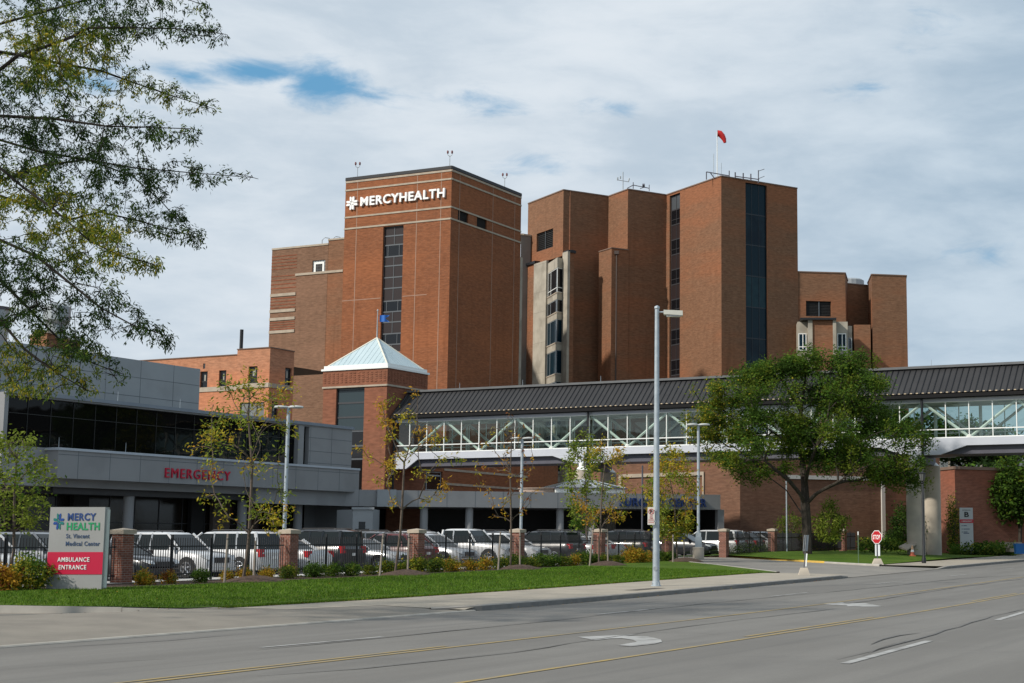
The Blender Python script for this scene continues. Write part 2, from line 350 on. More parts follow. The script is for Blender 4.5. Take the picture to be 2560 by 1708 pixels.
def text_mesh(name, txt, O, dx, W_, Hh, depth, mat, parent=None, up=Vector((0, 0, 1)), bold=.02, label=None, space=1.12):
    """lettering filled into a box W_ x Hh whose lower left corner is O, standing proud of its wall by depth"""
    cu = bpy.data.curves.new('tmp', 'FONT'); cu.body = txt; cu.extrude = .5; cu.offset = bold; cu.resolution_u = 3; cu.space_character = space
    ob = bpy.data.objects.new('tmp', cu); C.objects.link(ob)
    dg = bpy.context.evaluated_depsgraph_get(); me = bpy.data.meshes.new_from_object(ob.evaluated_get(dg)); me.name = name
    bpy.data.objects.remove(ob); bpy.data.curves.remove(cu)
    xs = [v.co.x for v in me.vertices]; ys = [v.co.y for v in me.vertices]; x0, x1, y0, y1 = min(xs), max(xs), min(ys), max(ys)
    dx = dx.normalized(); nrm = dx.cross(up).normalized()
    inv = WM[parent].inverted() if parent is not None else Matrix.Identity(4)
    for v in me.vertices:
        c_ = v.co; v.co = inv @ (O+dx*((c_.x-x0)/(x1-x0)*W_)+up*((c_.y-y0)/(y1-y0)*Hh)+nrm*((c_.z+.5)*depth+.003))
    me.materials.clear(); me.materials.append(mat); me.update()
    o = bpy.data.objects.new(name, me); C.objects.link(o)
    if parent is not None: o.parent = parent; WM[o] = WM[parent].copy()
    if label: o['label'] = label
    return o

def wall(mb, P0, P1, z0, z1, ops=(), depth=.3, mi=0):
    """vertical wall from P0 to P1 (outside on the right-hand side) with real rectangular openings and reveals"""
    d = Vector((P1.x-P0.x, P1.y-P0.y, 0)); L = d.length; d.normalize(); inn = Vector((-d.y, d.x, 0))
    us = sorted({0, L, *[min(max(a, 0), L) for o in ops for a in o[:2]]}); zs = sorted({z0, z1, *[min(max(a, z0), z1) for o in ops for a in o[2:4]]})
    P = lambda u, z, k=0: Vector((P0.x, P0.y, 0))+d*u+inn*k+Vector((0, 0, z))
    for a, b_ in zip(us, us[1:]):
        for c_, e in zip(zs, zs[1:]):
            if any(o[0]-1e-6 <= a and b_ <= o[1]+1e-6 and o[2]-1e-6 <= c_ and e <= o[3]+1e-6 for o in ops): continue
            mb.quad(P(a, c_), P(b_, c_), P(b_, e), P(a, e), mi)
    for o in ops:
        u0, u1, a, b_ = max(o[0], 0), min(o[1], L), max(o[2], z0), min(o[3], z1)
        mb.quad(P(u0, a), P(u0, b_), P(u0, b_, depth), P(u0, a, depth), mi); mb.quad(P(u1, b_), P(u1, a), P(u1, a, depth), P(u1, b_, depth), mi)
        mb.quad(P(u0, b_), P(u1, b_), P(u1, b_, depth), P(u0, b_, depth), mi); mb.quad(P(u1, a), P(u0, a), P(u0, a, depth), P(u1, a, depth), mi)
def opening(P0, P1, px0, px1, py0, py1):
    d = Vector((P1.x-P0.x, P1.y-P0.y, 0)).normalized(); m_ = (py0+py1)/2; c_ = (px0+px1)/2
    return (hit(px0, m_, P0, d)[0], hit(px1, m_, P0, d)[0], hit(c_, py1, P0, d)[1], hit(c_, py0, P0, d)[1])
def window(parent, P0, P1, op, glass, frame_m=None, rows=(), cols=(), fw=.06, inset=.2, name='window', pane='pane'):
    """frame with bars at the given fractions (part) and its pane (sub-part)"""
    d = Vector((P1.x-P0.x, P1.y-P0.y, 0)).normalized(); nrm = Vector((d.y, -d.x, 0)); u0, u1, a, b_ = op
    base = Vector((P0.x, P0.y, 0))-nrm*inset
    m_ = MB(); frame_m = frame_m or mullion
    def bar(x0, x1, z0, z1, proud=.03): m_.obox(base+d*x0+Vector((0, 0, z0))+nrm*.01, d*(x1-x0), nrm*proud, Vector((0, 0, z1-z0)))
    bar(u0, u0+fw, a, b_); bar(u1-fw, u1, a, b_); bar(u0+fw, u1-fw, a, a+fw, .029); bar(u0+fw, u1-fw, b_-fw, b_, .029)
    for r in rows: z = a+(b_-a)*r; bar(u0+fw, u1-fw, z-fw/2, z+fw/2, .028)
    for c_ in cols: x = u0+(u1-u0)*c_; bar(x-fw/2, x+fw/2, a+fw, b_-fw, .034)
    f = m_.build(name, frame_m, parent)
    g_ = MB(); g_.quad(*(base+d*x+Vector((0, 0, z)) for x, z in ((u0, a), (u1, a), (u1, b_), (u0, b_)))); g_.build(pane, glass, f)
    return f
def dgauge(P0, P1): d = Vector((P1.x-P0.x, P1.y-P0.y, 0)); return d.normalized(), d.length
def coping(mb, pts, z, h=.25, out_=.08, wd=.45, closed=True):
    k = len(pts)
    for i in range(k if closed else k-1):
        a, b_ = pts[i], pts[(i+1) % k]; d, L = dgauge(a, b_); nrm = Vector((d.y, -d.x, 0))
        mb.obox(Vector((a.x, a.y, z))+nrm*out_-d*out_*0, d*L, -nrm*(wd+out_), Vector((0, 0, h)))
def mass(name, label, cat, pts, z0, z1, mat, ops=None, cop=None, group=None, roof_m=None, depth=.3, cop_h=.22):
    """a building volume: Empty, 'wall' mesh with openings, 'roof' and 'coping'"""
    o = thing(name, label, cat, (pts[0].x, pts[0].y, z0), 0, group); mb = MB(); ops = ops or {}
    for i in range(len(pts)): wall(mb, pts[i], pts[(i+1) % len(pts)], z0, z1, ops.get(i, ()), depth)
    mb.build('wall', mat, o)
    r = MB(); r.add([(p.x, p.y, z1-.25) for p in pts], [tuple(range(len(pts)))]); r.build('roof', roof_m or asphalt_lot, o)
    if cop: c_ = MB(); coping(c_, pts, z1, cop_h); c_.build('coping', cop, o)
    return o
# ------------------------------------------------------------------ ground
def sheet(name, poly, mat, zf, step=3.0, lift=0, **kw):
    """flat polygon given in (t, n), cut into a grid and draped over zf(t, n)"""
    import bmesh
    bm = bmesh.new(); vs = [bm.verts.new((p[0], p[1], 0)) for p in poly]; bm.faces.new(vs)
    t0, t1 = min(p[0] for p in poly), max(p[0] for p in poly); n0, n1 = min(p[1] for p in poly), max(p[1] for p in poly)
    def cut(co, no): bmesh.ops.bisect_plane(bm, geom=bm.verts[:]+bm.edges[:]+bm.faces[:], plane_co=co, plane_no=no)
    x = t0+step
    while x < t1: cut((x, 0, 0), (1, 0, 0)); x += step
    x = n0+1.5 if n1-n0 < 60 else n0+10
    while x < n1: cut((0, x, 0), (0, 1, 0)); x += 1.5 if n1-n0 < 60 else 10
    for q in (21.4, 21.5, 25.6, 35.6, 38.2, 41):
        if n0 < q < n1: cut((0, q, 0), (0, 1, 0))
    for v in bm.verts:
        t, n_ = v.co.x, v.co.y; v.co = T(t, n_, zf(t, n_)+lift)
    bmesh.ops.recalc_face_normals(bm, faces=bm.faces[:])
    if bm.faces and sum(f.normal.z for f in bm.faces) < 0: bmesh.ops.reverse_faces(bm, faces=bm.faces[:])
    me = bpy.data.meshes.new(name); bm.to_mesh(me); bm.free(); me.materials.append(mat); autouv(me)
    o = bpy.data.objects.new(name, me); C.objects.link(o); WM[o] = Matrix.Identity(4); return tag(o, kind='structure')
R0 = lambda t, n_: gz(t)
far = MB()
ts = [-1500, -300, 0, 32, 40, 48, 80, 120, 160, 230, 400, 2500]; ns = [-1500, -200, 0, 60, 150, 400, 2500]
for a, b_ in zip(ts, ts[1:]):
    for c_, e in zip(ns, ns[1:]): far.quad(*(T(t, n_, gz(t)-.12) for t, n_ in ((a, e), (a, c_), (b_, c_), (b_, e))))
far.build('ground', ground_m)['kind'] = 'structure'
sheet('road', [(-80, 3.2), (330, 3.2), (330, 21.5), (-80, 21.5)], road_m, R0, 6)
sheet('near_pavement', [(-80, -4), (330, -4), (330, 3.0), (-80, 3.0)], walk_m, lambda t, n_: gz(t)+.13, 8)
def ramp(t, n_):                              # driveway surface: road level at the gutter, lot level inside
    k = min(max((n_-21.5)/16.5, 0), 1); return gz(t)+.01+.37*k
sheet('driveway', [(63.6, 21.5), (80.5, 21.5), (81.3, 25.2), (84.5, 31), (89.6, 37.9), (89.6, 41), (80.2, 41), (80.2, 37.6), (73, 31), (65.8, 25.2)], noisy('drive_asphalt', (.19, .18, .165), (.24, .225, .2), .8, .85, 7, .3, 50, c3=(.17, .16, .15)), ramp, 2, .004)
def apron_z(t, n_):                           # dropped kerb and flare of the left entrance
    k = min(max((n_-21.5)/3.2, 0), 1); z = gz(t)+.01+.155*k
    if n_ > 24.7: z = H(t, n_)-.155*min(max((n_-26.2)/2.2, 0), 1)
    return z
def walk_z(t, n_):
    k = min(max((t-33.2)/1.3, 0), 1); k = k*k*(3-2*k); return apron_z(t, n_)*(1-k)+H(t, n_)*k
sheet('driveway_apron', [(-80, 21.5), (33.6, 21.5), (33.3, 24.0), (30.0, 26.2), (28.85, 26.35), (26.9, 30.4), (22, 41), (-80, 41)], apron_m, apron_z, 1.5, .004)
sheet('pavement', [(30.0, 24.3), (33.3, 23.9), (33.6, 21.55), (61.6, 21.6), (64.4, 21.6), (65.0, 24.8), (64, 25.7), (28.8, 26.5)], walk_m, walk_z, 1.0, .008)
sheet('pavement', [(80.6, 21.6), (330, 21.6), (330, 25.4), (81.4, 25.4)], walk_m, H, 3)
LAWN = [(28.95, 26.3), (64.2, 25.6), (65.8, 25.4), (72.8, 31.1), (79.9, 37.4), (78.5, 37.6), (60, 35.7), (37, 35.7), (33, 37.0), (23.9, 37.0), (26.9, 30.5)]
sheet('lawn', LAWN, grass_m, H, 2, .012)
sheet('planting_bed', [(80, 37.5), (80, 39.5), (8, 39.5), (8, 36.9), (33, 36.9), (37, 35.6), (60, 35.6), (78.5, 37.5)], mulch_m, H, 2, .0)
sheet('gravel_strip', [(34, 37.75), (80.2, 37.75), (80.2, 40.2), (34, 40.2)], stone_white, H, 2, .02)
sheet('parking_lot', [(22, 40.2), (140, 40.2), (140, 120), (-60, 120), (-60, 40.2)], asphalt_lot, lambda t, n_: gz(t)+.34, 5)
# far island with its mound under the big tree
def mound(t, n_):
    k = math.exp(-((t-97)/9)**2-((n_-34)/7)**2)*.32; return H(t, n_)+k
sheet('lawn', [(81.5, 25.5), (118, 25.5), (128, 29), (128, 42), (90, 42), (89.8, 38.4), (84.7, 31.1)], grass_m, mound, 2, .012)
sheet('path', [(118, 25.4), (160, 25.4), (160, 60), (132, 42), (128.2, 29)], apron_m, H, 3, .016)
sheet('lawn', [(134, 30), (330, 27), (330, 70), (142, 52)], grass_m, mound, 4, .03)
# kerbs
def kerb(path, zf, h0, wd=.16, m_=kerb_m, side=1, name='kerb', hh=.03):
    mb = MB()
    for (a, b_) in zip(path, path[1:]):
        L = math.hypot(b_[0]-a[0], b_[1]-a[1]); k = max(1, int(L/3))
        for i in range(k):
            p = [(a[0]+(b_[0]-a[0])*q/k, a[1]+(b_[1]-a[1])*q/k) for q in (i, i+1)]
            nn = (-(b_[1]-a[1])/L*side, (b_[0]-a[0])/L*side)
            P = [T(x, y, zf(x, y)) for x, y in p]; Q = [T(x+nn[0]*wd, y+nn[1]*wd, zf(x, y)) for x, y in p]
            up = Vector((0, 0, h0)); dn = Vector((0, 0, -.2)); bv = [(Q[0]-P[0])*.2, (Q[1]-P[1])*.2]; lo = Vector((0, 0, -.025))
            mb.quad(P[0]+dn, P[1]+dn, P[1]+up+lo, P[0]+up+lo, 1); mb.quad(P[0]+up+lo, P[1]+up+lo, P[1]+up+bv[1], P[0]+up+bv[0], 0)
            mb.quad(P[0]+up+bv[0], P[1]+up+bv[1], Q[1]+up, Q[0]+up, 0); mb.quad(Q[0]+up, Q[1]+up, Q[1]+dn, Q[0]+dn, 0)
    for q in range(0): pass
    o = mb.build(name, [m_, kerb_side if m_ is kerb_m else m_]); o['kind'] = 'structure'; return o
kerb([(34.2, 21.42), (63.2, 21.42)], R0, .15); kerb([(80.8, 21.42), (330, 21.42)], R0, .15)
kerb([(33.2, 22.3), (34.2, 21.42)], lambda t, n_: gz(t)-.05+(t-33.2)*.05, .15)
kerb([(63.2, 21.42), (64.6, 21.62), (65.3, 23.2)], lambda t, n_: gz(t)-.02-(t-63.2)*.05, .15)
kerb([(79.4, 21.7), (80.8, 21.42)], lambda t, n_: gz(t)-.14+(t-79.4)*.1, .15)
kerb([(-80, 21.40), (33.9, 21.40)], R0, .035, .17, m_=noisy('kerb_lip', (.40, .375, .33), (.30, .28, .245), 2))
kerb([(22, 41), (26.75, 30.4), (28.1, 27.6)], lambda t, n_: H(t, n_)-.155, .17, .17, side=-1, m_=noisy('kerb_pale', (.42, .40, .36), (.34, .32, .29), 2))
kerb([(28.1, 27.6), (28.85, 26.3)], lambda t, n_: H(t, n_)-.155-(t-28.1)*.02, .16, .17, side=-1, m_=MATS['kerb_pale'])
yellow = noisy('yellow_paint', (.62, .40, .06), (.50, .33, .09), 3, .6)
yel_line = noisy('yellow_line', (.36, .26, .09), (.28, .22, .12), 2.5, .7, c3=(.24, .21, .15), s3=1)
wht_line = noisy('white_line', (.40, .40, .385), (.30, .30, .29), 3.5, .7, c3=(.22, .215, .205), s3=1.6)
kerb([(83.6, 29.4), (84.4, 30.8), (89.9, 37.7), (90.3, 41)], lambda t, n_: H(t, n_)-.09, .15, .2, m_=yellow, side=-1)
kerb([(81.0, 25.3), (82.3, 27.5), (83.6, 29.4)], lambda t, n_: H(t, n_)-.09, .13, .2, m_=MATS['kerb_pale'], side=-1)
kerb([(66.1, 25.4), (72.9, 31), (79.9, 37.2)], lambda t, n_: H(t, n_)-.09, .12, .18, m_=MATS['kerb_pale'], side=1)
# road markings and tar seams
def band(name, m_, pts, wd, lift=.008, wob=0):
    mb = MB(); pp = []
    for a, b_ in zip(pts, pts[1:]):
        L = math.hypot(b_[0]-a[0], b_[1]-a[1]); k = max(1, int(L/(1.2 if wob else 5)))
        pp += [(a[0]+(b_[0]-a[0])*i/k+wob*rnd.uniform(-1, 1)*.4, a[1]+(b_[1]-a[1])*i/k+wob*rnd.uniform(-1, 1)) for i in range(k)]
    pp.append(pts[-1]); wl = [wd*(rnd.uniform(.4, 1.3) if wob else 1) for _ in pp]
    if wob: wl[0] = wl[-1] = wd*.2
    for i in range(len(pp)-1):
        (a, c_), (b_, e) = pp[i], pp[i+1]; L = math.hypot(b_-a, e-c_) or 1; nx, ny = -(e-c_)/L, (b_-a)/L
        q = [(a-nx*wl[i]/2, c_-ny*wl[i]/2), (b_-nx*wl[i+1]/2, e-ny*wl[i+1]/2), (b_+nx*wl[i+1]/2, e+ny*wl[i+1]/2), (a+nx*wl[i]/2, c_+ny*wl[i]/2)]
        mb.quad(*(T(x, y, gz(x)+lift) for x, y in q))
    return mb.build(name, m_)
def G(px, py):                                # pixel to (t, n) on the road surface
    r = ray(px, py); z = 0
    for _ in range(30): k = (z-CH)/r.z; t, n_ = tn(Vector((r.x*k, r.y*k, 0))); z = gz(t)
    return t, n_
def mark(name, m_, px, wd, lift=.008, wob=0): o = band(name, m_, [G(*p) for p in px], wd, lift, wob); o['kind'] = 'structure'; return o
Yn1 = (G(1280, 1601)[1]+G(1920, 1521)[1])/2; Yn2 = (G(1499, 1660)[1]+G(1920, 1585)[1])/2
for n_, (a, b_) in ((14.55, (-60, 97)), (Yn2, (-60, 300))): band('road_marking', yel_line, [(a, n_), (b_, n_)], .11)['kind'] = 'structure'
for (a, b_) in ((-60, 22.5),): band('road_marking', yel_line, [(a, 14.80), (b_, 14.80)], .10)['kind'] = 'structure'
for (a, b_) in ((8, 16.5), (27, 35.0), (44.5, 50.5), (62, 70), (84, 92)): band('road_marking', yel_line, [(a, Yn2+.26), (b_, Yn2+.26)], .10)['kind'] = 'structure'
mark('road_marking', wht_line, [(651, 1620), (955, 1593)], .12)
mark('road_marking', wht_line, [(1490, 1537), (1642, 1522)], .12)
mark('road_marking', wht_line, [(1925, 1492), (2019, 1482)], .12)
mark('road_marking', wht_line, [(2190, 1460), (2256, 1454)], .12)
mark('road_marking', wht_line, [(2375, 1441), (2416, 1437)], .12); mark('road_marking', wht_line, [(2500, 1424), (2535, 1421)], .12)
mark('road_marking', wht_line, [(2112, 1660), (2323, 1603)], .16); mark('road_marking', wht_line, [(2493, 1551), (2590, 1522)], .16)
def flat(name, m_, px, lift=.009):
    mb = MB(); p = [G(*q) for q in px]; mb.add([T(t, n_, gz(t)+lift) for t, n_ in p], [tuple(range(len(p)))]); o = mb.build(name, m_)
    if o.data.polygons[0].normal.z < 0: o.data.flip_normals()
    o['kind'] = 'structure'
# left-turn arrow (head, bend and stem) and the second, straight-and-left one
flat('road_marking', wht_line, [(1444, 1593.5), (1600, 1586.5), (1560, 1591), (1620, 1592.5), (1652, 1600), (1655, 1606), (1636, 1611), (1577, 1617.5), (1544, 1614.5), (1592, 1606), (1583, 1601), (1555, 1596.8), (1526, 1597.5), (1488, 1602)])
flat('road_marking', wht_line, [(2060, 1511), (2113, 1506), (2105, 1508.5), (2164, 1509), (2207, 1517), (2168, 1517.5), (2118, 1517), (2118, 1514.5), (2080, 1513)])
tar = noisy('tar_seam', (.102, .099, .093), (.142, .136, .127), 4, .6)
for p, wd in (([(0, 1628), (420, 1602), (640, 1582.5)], .05), ([(640, 1626), (950, 1596), (1280, 1563), (1560, 1532), (1740, 1512), (1920, 1494.5), (2100, 1478), (2250, 1463), (2400, 1447), (2560, 1437)], .09),
              ([(640, 1691), (900, 1672), (1280, 1632), (1500, 1598), (1620, 1580), (1720, 1566), (1920, 1542), (2090, 1522)], .08), ([(2110, 1512), (2260, 1490), (2400, 1468), (2560, 1447)], .08),
              ([(1500, 1580), (1600, 1582), (1720, 1583), (1800, 1584)], .05), ([(2095, 1650), (2180, 1628), (2290, 1598), (2400, 1568), (2460, 1548), (2560, 1523)], .06), ([(2150, 1640), (2200, 1622), (2265, 1602)], .05),
              ([(2170, 1612), (2240, 1590), (2300, 1583)], .08), ([(2080, 1588), (2200, 1597)], .04), ([(2140, 1493), (2250, 1494), (2380, 1499)], .05), ([(1760, 1585), (1850, 1592)], .04), ([(2270, 1558), (2300, 1556)], .07),
              ([(1560, 1512), (1640, 1505), (1720, 1500)], .04), ([(0, 1672), (300, 1654), (560, 1640)], .035), ([(1280, 1576), (1400, 1578), (1520, 1576)], .04), ([(2440, 1566), (2560, 1562)], .05), ([(2360, 1436), (2500, 1436)], .06),
              ([(2440, 1500), (2560, 1502)], .04), ([(1900, 1516), (1960, 1515)], .04), ([(1850, 1640), (2010, 1648)], .03), ([(1950, 1610), (2080, 1600)], .03)): mark('tar_seam', tar, p, wd, .012, .06)
# ------------------------------------------------------------------ buildings
def zc(p, px, py): r = ray(px, py); return CH+r.z*math.hypot(p.x, p.y)/math.hypot(r.x, r.y)
def P2(px, py, Yd): p = at(px, py, Yd); return Vector((p.x, p.y, 0))
def strips(name, parent, P0, P1, zs, h, m_, proud=.06, u0=0, u1=None):
    d, L = dgauge(P0, P1); mb = MB(); u1 = L if u1 is None else u1
    for z in zs: mb.dbox(P0+d*u0, d, u1-u0, proud, z-h/2, z+h/2)
    return mb.build(name, m_, parent)

# --- sign tower -----------------------------------------------------------
A = P2(1130, 411, 165); Lc = corner(A, V1, 865, 449); Rc = corner(A, U1, 1303.5, 484)
ztop = zc(A, 1130, 411); Bk = Lc+Rc-A
op = opening(Lc, A, 957.5, 1008, 566, 640); wz0 = hit(975, 880, Lc, dgauge(Lc, A)[0])[1]; op = (op[0], op[1], wz0, hit(985, 565, Lc, dgauge(Lc, A)[0])[1])
lv = [opening(A, Rc, 1144.6, 1170.7, 529, 556.5), opening(A, Rc, 1192, 1217, 545, 573)]
tower = mass('hospital_tower', 'tall orange-red brick tower carrying the white hospital lettering', 'tower', [Lc, A, Rc, Bk], .3, ztop-.5, brick_red, {0: [op], 1: lv}, black_metal, depth=.45, cop_h=.35)
bands = [zc(A, 1127, y) for y in (447, 517, 546.5)]
for i, (a, b_) in enumerate(((Lc, A), (A, Rc), (Bk, Lc))): strips('stone_band', tower, a, b_, bands, .19, limestone, .07, 0 if i else 0)
strips('stone_band', tower, Lc, A, [ztop-.68], .22, limestone, .06); strips('stone_band', tower, A, Rc, [ztop-.68], .22, limestone, .06)
jm = MB()
for (a, b_, pxs) in ((Lc, A, (889, 1039, 1099)), (A, Rc, (1146, 1230, 1285))):
    d, L = dgauge(a, b_)
    for px in pxs:
        u, _ = hit(px, 620, a, d); jm.dbox(a+d*u, d, .09, .012, .4, ztop-.8)
    for zf_ in (.335, .60):
        if a is Lc:
            z = ztop*(1-zf_); jm.dbox(a, d, op[0]-.1, .014, z, z+.09); jm.dbox(a+d*(op[1]+.1), d, 3.2, .014, z, z+.09)
jm.build('expansion_joint', noisy('joint_grey', (.34, .22, .16), (.30, .19, .14), 1), tower)
# glazed stair strip: floors alternate clear panes with dark panels
d, L = dgauge(Lc, A); zr = [hit(985, y, Lc, d)[1] for y in (565, 588, 611, 640, 663, 692, 719, 751, 778, 804, 833, 860)]
zr[-1] = max(zr[-1], wz0)
for i, (a, b_) in enumerate(zip(zr, zr[1:])):
    clear = i in (2, 7, 10); w_ = window(tower, Lc, A, (op[0], op[1], b_, a), glass_dark if clear else spandrel, mullion, (), (.5,) if not clear else (.2, .75), .07, .3, 'window' if clear else 'spandrel_panel')
window(tower, Lc, A, (op[0], op[1], wz0-.0, zr[-1]), spandrel, mullion, (), (.5,), .07, .3, 'spandrel_panel') if zr[-1]-wz0 > .3 else None
def louvres(parent, P0, P1, o_, k=14, inset=.15, col=louvre):
    d, L = dgauge(P0, P1); mb = MB(); nrm = Vector((d.y, -d.x, 0)); u0, u1, a, b_ = o_
    bk = Vector((P0.x, P0.y, 0))-nrm*(inset+.15); mb.quad(*(bk+d*x+Vector((0, 0, z)) for x, z in ((u0, a), (u1, a), (u1, b_), (u0, b_))))
    for i in range(k):
        z = a+(b_-a)*(i+.3)/k; o0 = Vector((P0.x, P0.y, z))-nrm*inset+d*u0; mb.obox(o0, d*(u1-u0), -nrm*.08, Vector((0, 0, (b_-a)/k*.45))+nrm*0)
    return mb.build('louvre', col, parent)
for o_ in lv: louvres(tower, A, Rc, o_)
# lettering on the tower
def wall_text(name, txt, P0, P1, pxl, pyl, pxr, cap_px, mat, parent, proud=.12, **k):
    d, L = dgauge(P0, P1); u0, z0 = hit(pxl, pyl, P0, d); u1, _ = hit(pxr, pyl-(pxr-pxl)*.0, P0, d); zt = hit(pxl, pyl-cap_px, P0, d)[1]
    return text_mesh(name, txt, Vector((P0.x, P0.y, z0))+d*u0, d, u1-u0, zt-z0, proud, mat, parent, **k)
letter_white = principled('letter_white', (.85, .85, .84), .4)
wall_text('lettering', 'MERCYHEALTH', Lc, A, 903.5, 517, 1113.5, 23, letter_white, tower, .25, bold=.026)
# four-armed ribbon cross
def ribbon_cross(name, O, dx, S, mats, parent, proud=.2, sx=1.):
    """cross of interlaced ribbons: each arm flares to a notched end; centre diamond"""
    up = Vector((0, 0, 1)); nrm = dx.cross(up).normalized(); inv = None; mb = MB()
    def pl(pts, mi, z0, z1):
        k = len(pts); f = [O+dx*(x*S*sx)+up*(y*S)+nrm*z1 for x, y in pts]; bk = [O+dx*(x*S*sx)+up*(y*S)+nrm*z0 for x, y in pts]
        mb.add(f+bk, [tuple(range(k))]+[(i+k, (i+1) % k+k, (i+1) % k, i) for i in range(k)], mi)
    for q in range(4):
        c_, s_ = math.cos(q*math.pi/2), math.sin(q*math.pi/2); r = lambda x, y: (x*c_-y*s_, x*s_+y*c_)
        pl([r(*p) for p in ((-.17, .16), (-.03, .12), (-.03, .42), (-.09, .47), (-.17, .49), (-.19, .38))], q % 2, .003, proud)
        pl([r(*p) for p in ((.02, .08), (.17, .18), (.20, .40), (.17, .49), (.06, .47), (.02, .40))], (q+1) % 2, .003, proud*.9)
    pl([(0, .12), (-.12, 0), (0, -.12), (.12, 0)], 0, .003, proud*.8)
    return mb.build(name, mats, parent)
d = dgauge(Lc, A)[0]; u, z = hit(882.5, 509, Lc, d); s_ = abs(hit(882, 492, Lc, d)[1]-hit(882, 525, Lc, d)[1])
ribbon_cross('emblem', Vector((Lc.x, Lc.y, z))+d*u, d, s_*1.02, [letter_white, letter_white], tower, .25)
# roof beacons
def beacon(p, z, label):
    o = thing('roof_beacon', label, 'beacon', (p.x, p.y, z), 0, 'red beacons on the sign tower roof')
    m_ = MB(); m_.cyl(p.x, p.y, z, z+1.25, .035); m_.tube([(p.x-.24, p.y, z+1.5), (p.x-.24, p.y, z+1.35), (p.x, p.y, z+1.15), (p.x+.24, p.y, z+1.35), (p.x+.24, p.y, z+1.5)], .035, 6); m_.build('mast', galv_dark, o)
    for s in (-.24, .24): l = MB(); l.lathe(p.x+s, p.y, [(.07, z+1.48), (.11, z+1.62), (.10, z+1.78), (.03, z+1.86)], 10); l.build('lamp', principled('beacon_red', (.13, .02, .02), .4), o)
zt_ = ztop-.15
beacon(corner(Lc, dgauge(Lc, A)[0], 888, 445)+V1*0-V1*.0+U1*.4, zt_, 'twin red beacon over the left end of the lettered wall')
beacon(A+V1*.5+U1*.3, zt_, 'twin red beacon at the front corner of the sign tower')
beacon(Rc-U1*3.2+V1*.4, zt_, 'twin red beacon near the right end of the sign tower roof')

# --- older brown wing left of the tower -----------------------------------
D = P2(737, 700, 184); wl = corner(D, V1, 680.5, 626); ztw = zc(wl, 680.5, 626); dr = corner(D, -V1, 872, 640); wb = corner(D, V1, 673, 850)
dd = dgauge(wl, dr)[0]; w_op = opening(wl, dr, 781, 813, 650.5, 681); mid = corner(wl, dd, 821, 611)
wing = mass('hospital_wing', 'brown brick wing with white stone stripes behind the sign tower', 'building', [wl, mid, mid+U1*22, wl+U1*22], .3, ztw, brick_tan, {0: [(w_op[0], w_op[1], w_op[2], w_op[3])]}, limestone, depth=.35)
mass_r = MB(); e2 = corner(wl, dd, 876, 600); zt2 = zc(mid, 823, 602)
for a, b_ in ((mid, e2), (e2, e2+U1*20), (e2+U1*20, mid+U1*20), (mid+U1*20, mid)): wall(mass_r, a+U1*.02 if a in (mid,) else a, b_, .3, zt2)
mass_r.build('wall', brick_brown, wing)['label'] = 'darker taller end bay'
cp = MB(); coping(cp, [mid, e2, e2+U1*20, mid+U1*20], zt2, .2); cp.build('coping', limestone, wing)
f = window(wing, wl, dr, w_op, noisy('glass_block', (.30, .32, .33), (.22, .24, .25), 3, .3), mullion, (.25, .5, .75), (.2, .4, .6, .8), .04, .1)
g = MB(); uc = (w_op[0]+w_op[1])/2; zc_ = w_op[2]+(w_op[3]-w_op[2])*.36; dd = dgauge(wl, dr)[0]
for (x0, x1, a, b_) in ((-.75, .75, -.75, -.5), (-.75, .75, .5, .75), (-.75, -.5, -.5, .5), (.5, .75, -.5, .5)): g.dbox(wl+dd*(uc+x0)-Vector((dd.y, -dd.x, 0))*.1, dd, x1-x0, .05, zc_+a, zc_+b_)
g.build('small_frame', white_paint, wing); g = MB(); g.dbox(wl+dd*(uc-.5)-Vector((dd.y, -dd.x, 0))*.1, dd, 1., .03, zc_-.5, zc_+.5); g.build('vent', louvre, wing)
dw = dgauge(wl, dr)[0]; ue = hit(738, 780, wl, dw)[0]
strips('stone_band', wing, wl, dr, [hit(710, y, wl, dw)[1] for y in (737, 777, 797, 829)], .35, limestone, .1, 0, ue)
u0_ = hit(739, 688, wl, dw)[0]; u1_ = hit(858, 680, wl, dw)[0]; strips('stone_band', wing, wl, dr, [hit(790, 683, wl, dw)[1]], .28, limestone, .1, u0_, u1_)
strips('course', wing, wl, dr, [hit(710, y, wl, dw)[1] for y in (745, 753, 761, 769, 805, 811, 817, 823, 640, 648, 656, 664, 672, 690, 700, 710, 720)], .1, brick_band, .03, 0, ue)
cg = thing('roof_ladder_hoop', 'pair of thin grey ladder hoops on the brown wing roof', 'ladder', (0, 0, 0)); pp = corner(wl, dw, 797, 618)
cgm = MB()
for k in (0, 1.6): q = pp+dw*k-U1*-.6; cgm.tube([(q.x, q.y, ztw-.1), (q.x, q.y, ztw+.8), (q.x+.3, q.y+.1, ztw+1.15), (q.x+.8, q.y+.2, ztw+1.1), (q.x+1.0, q.y+.3, ztw+.6)], .05, 6)
cg.location = (pp.x, pp.y, ztw); WM[cg] = Matrix.Translation(cg.location); cgm.build('hoop', galv_dark, cg)

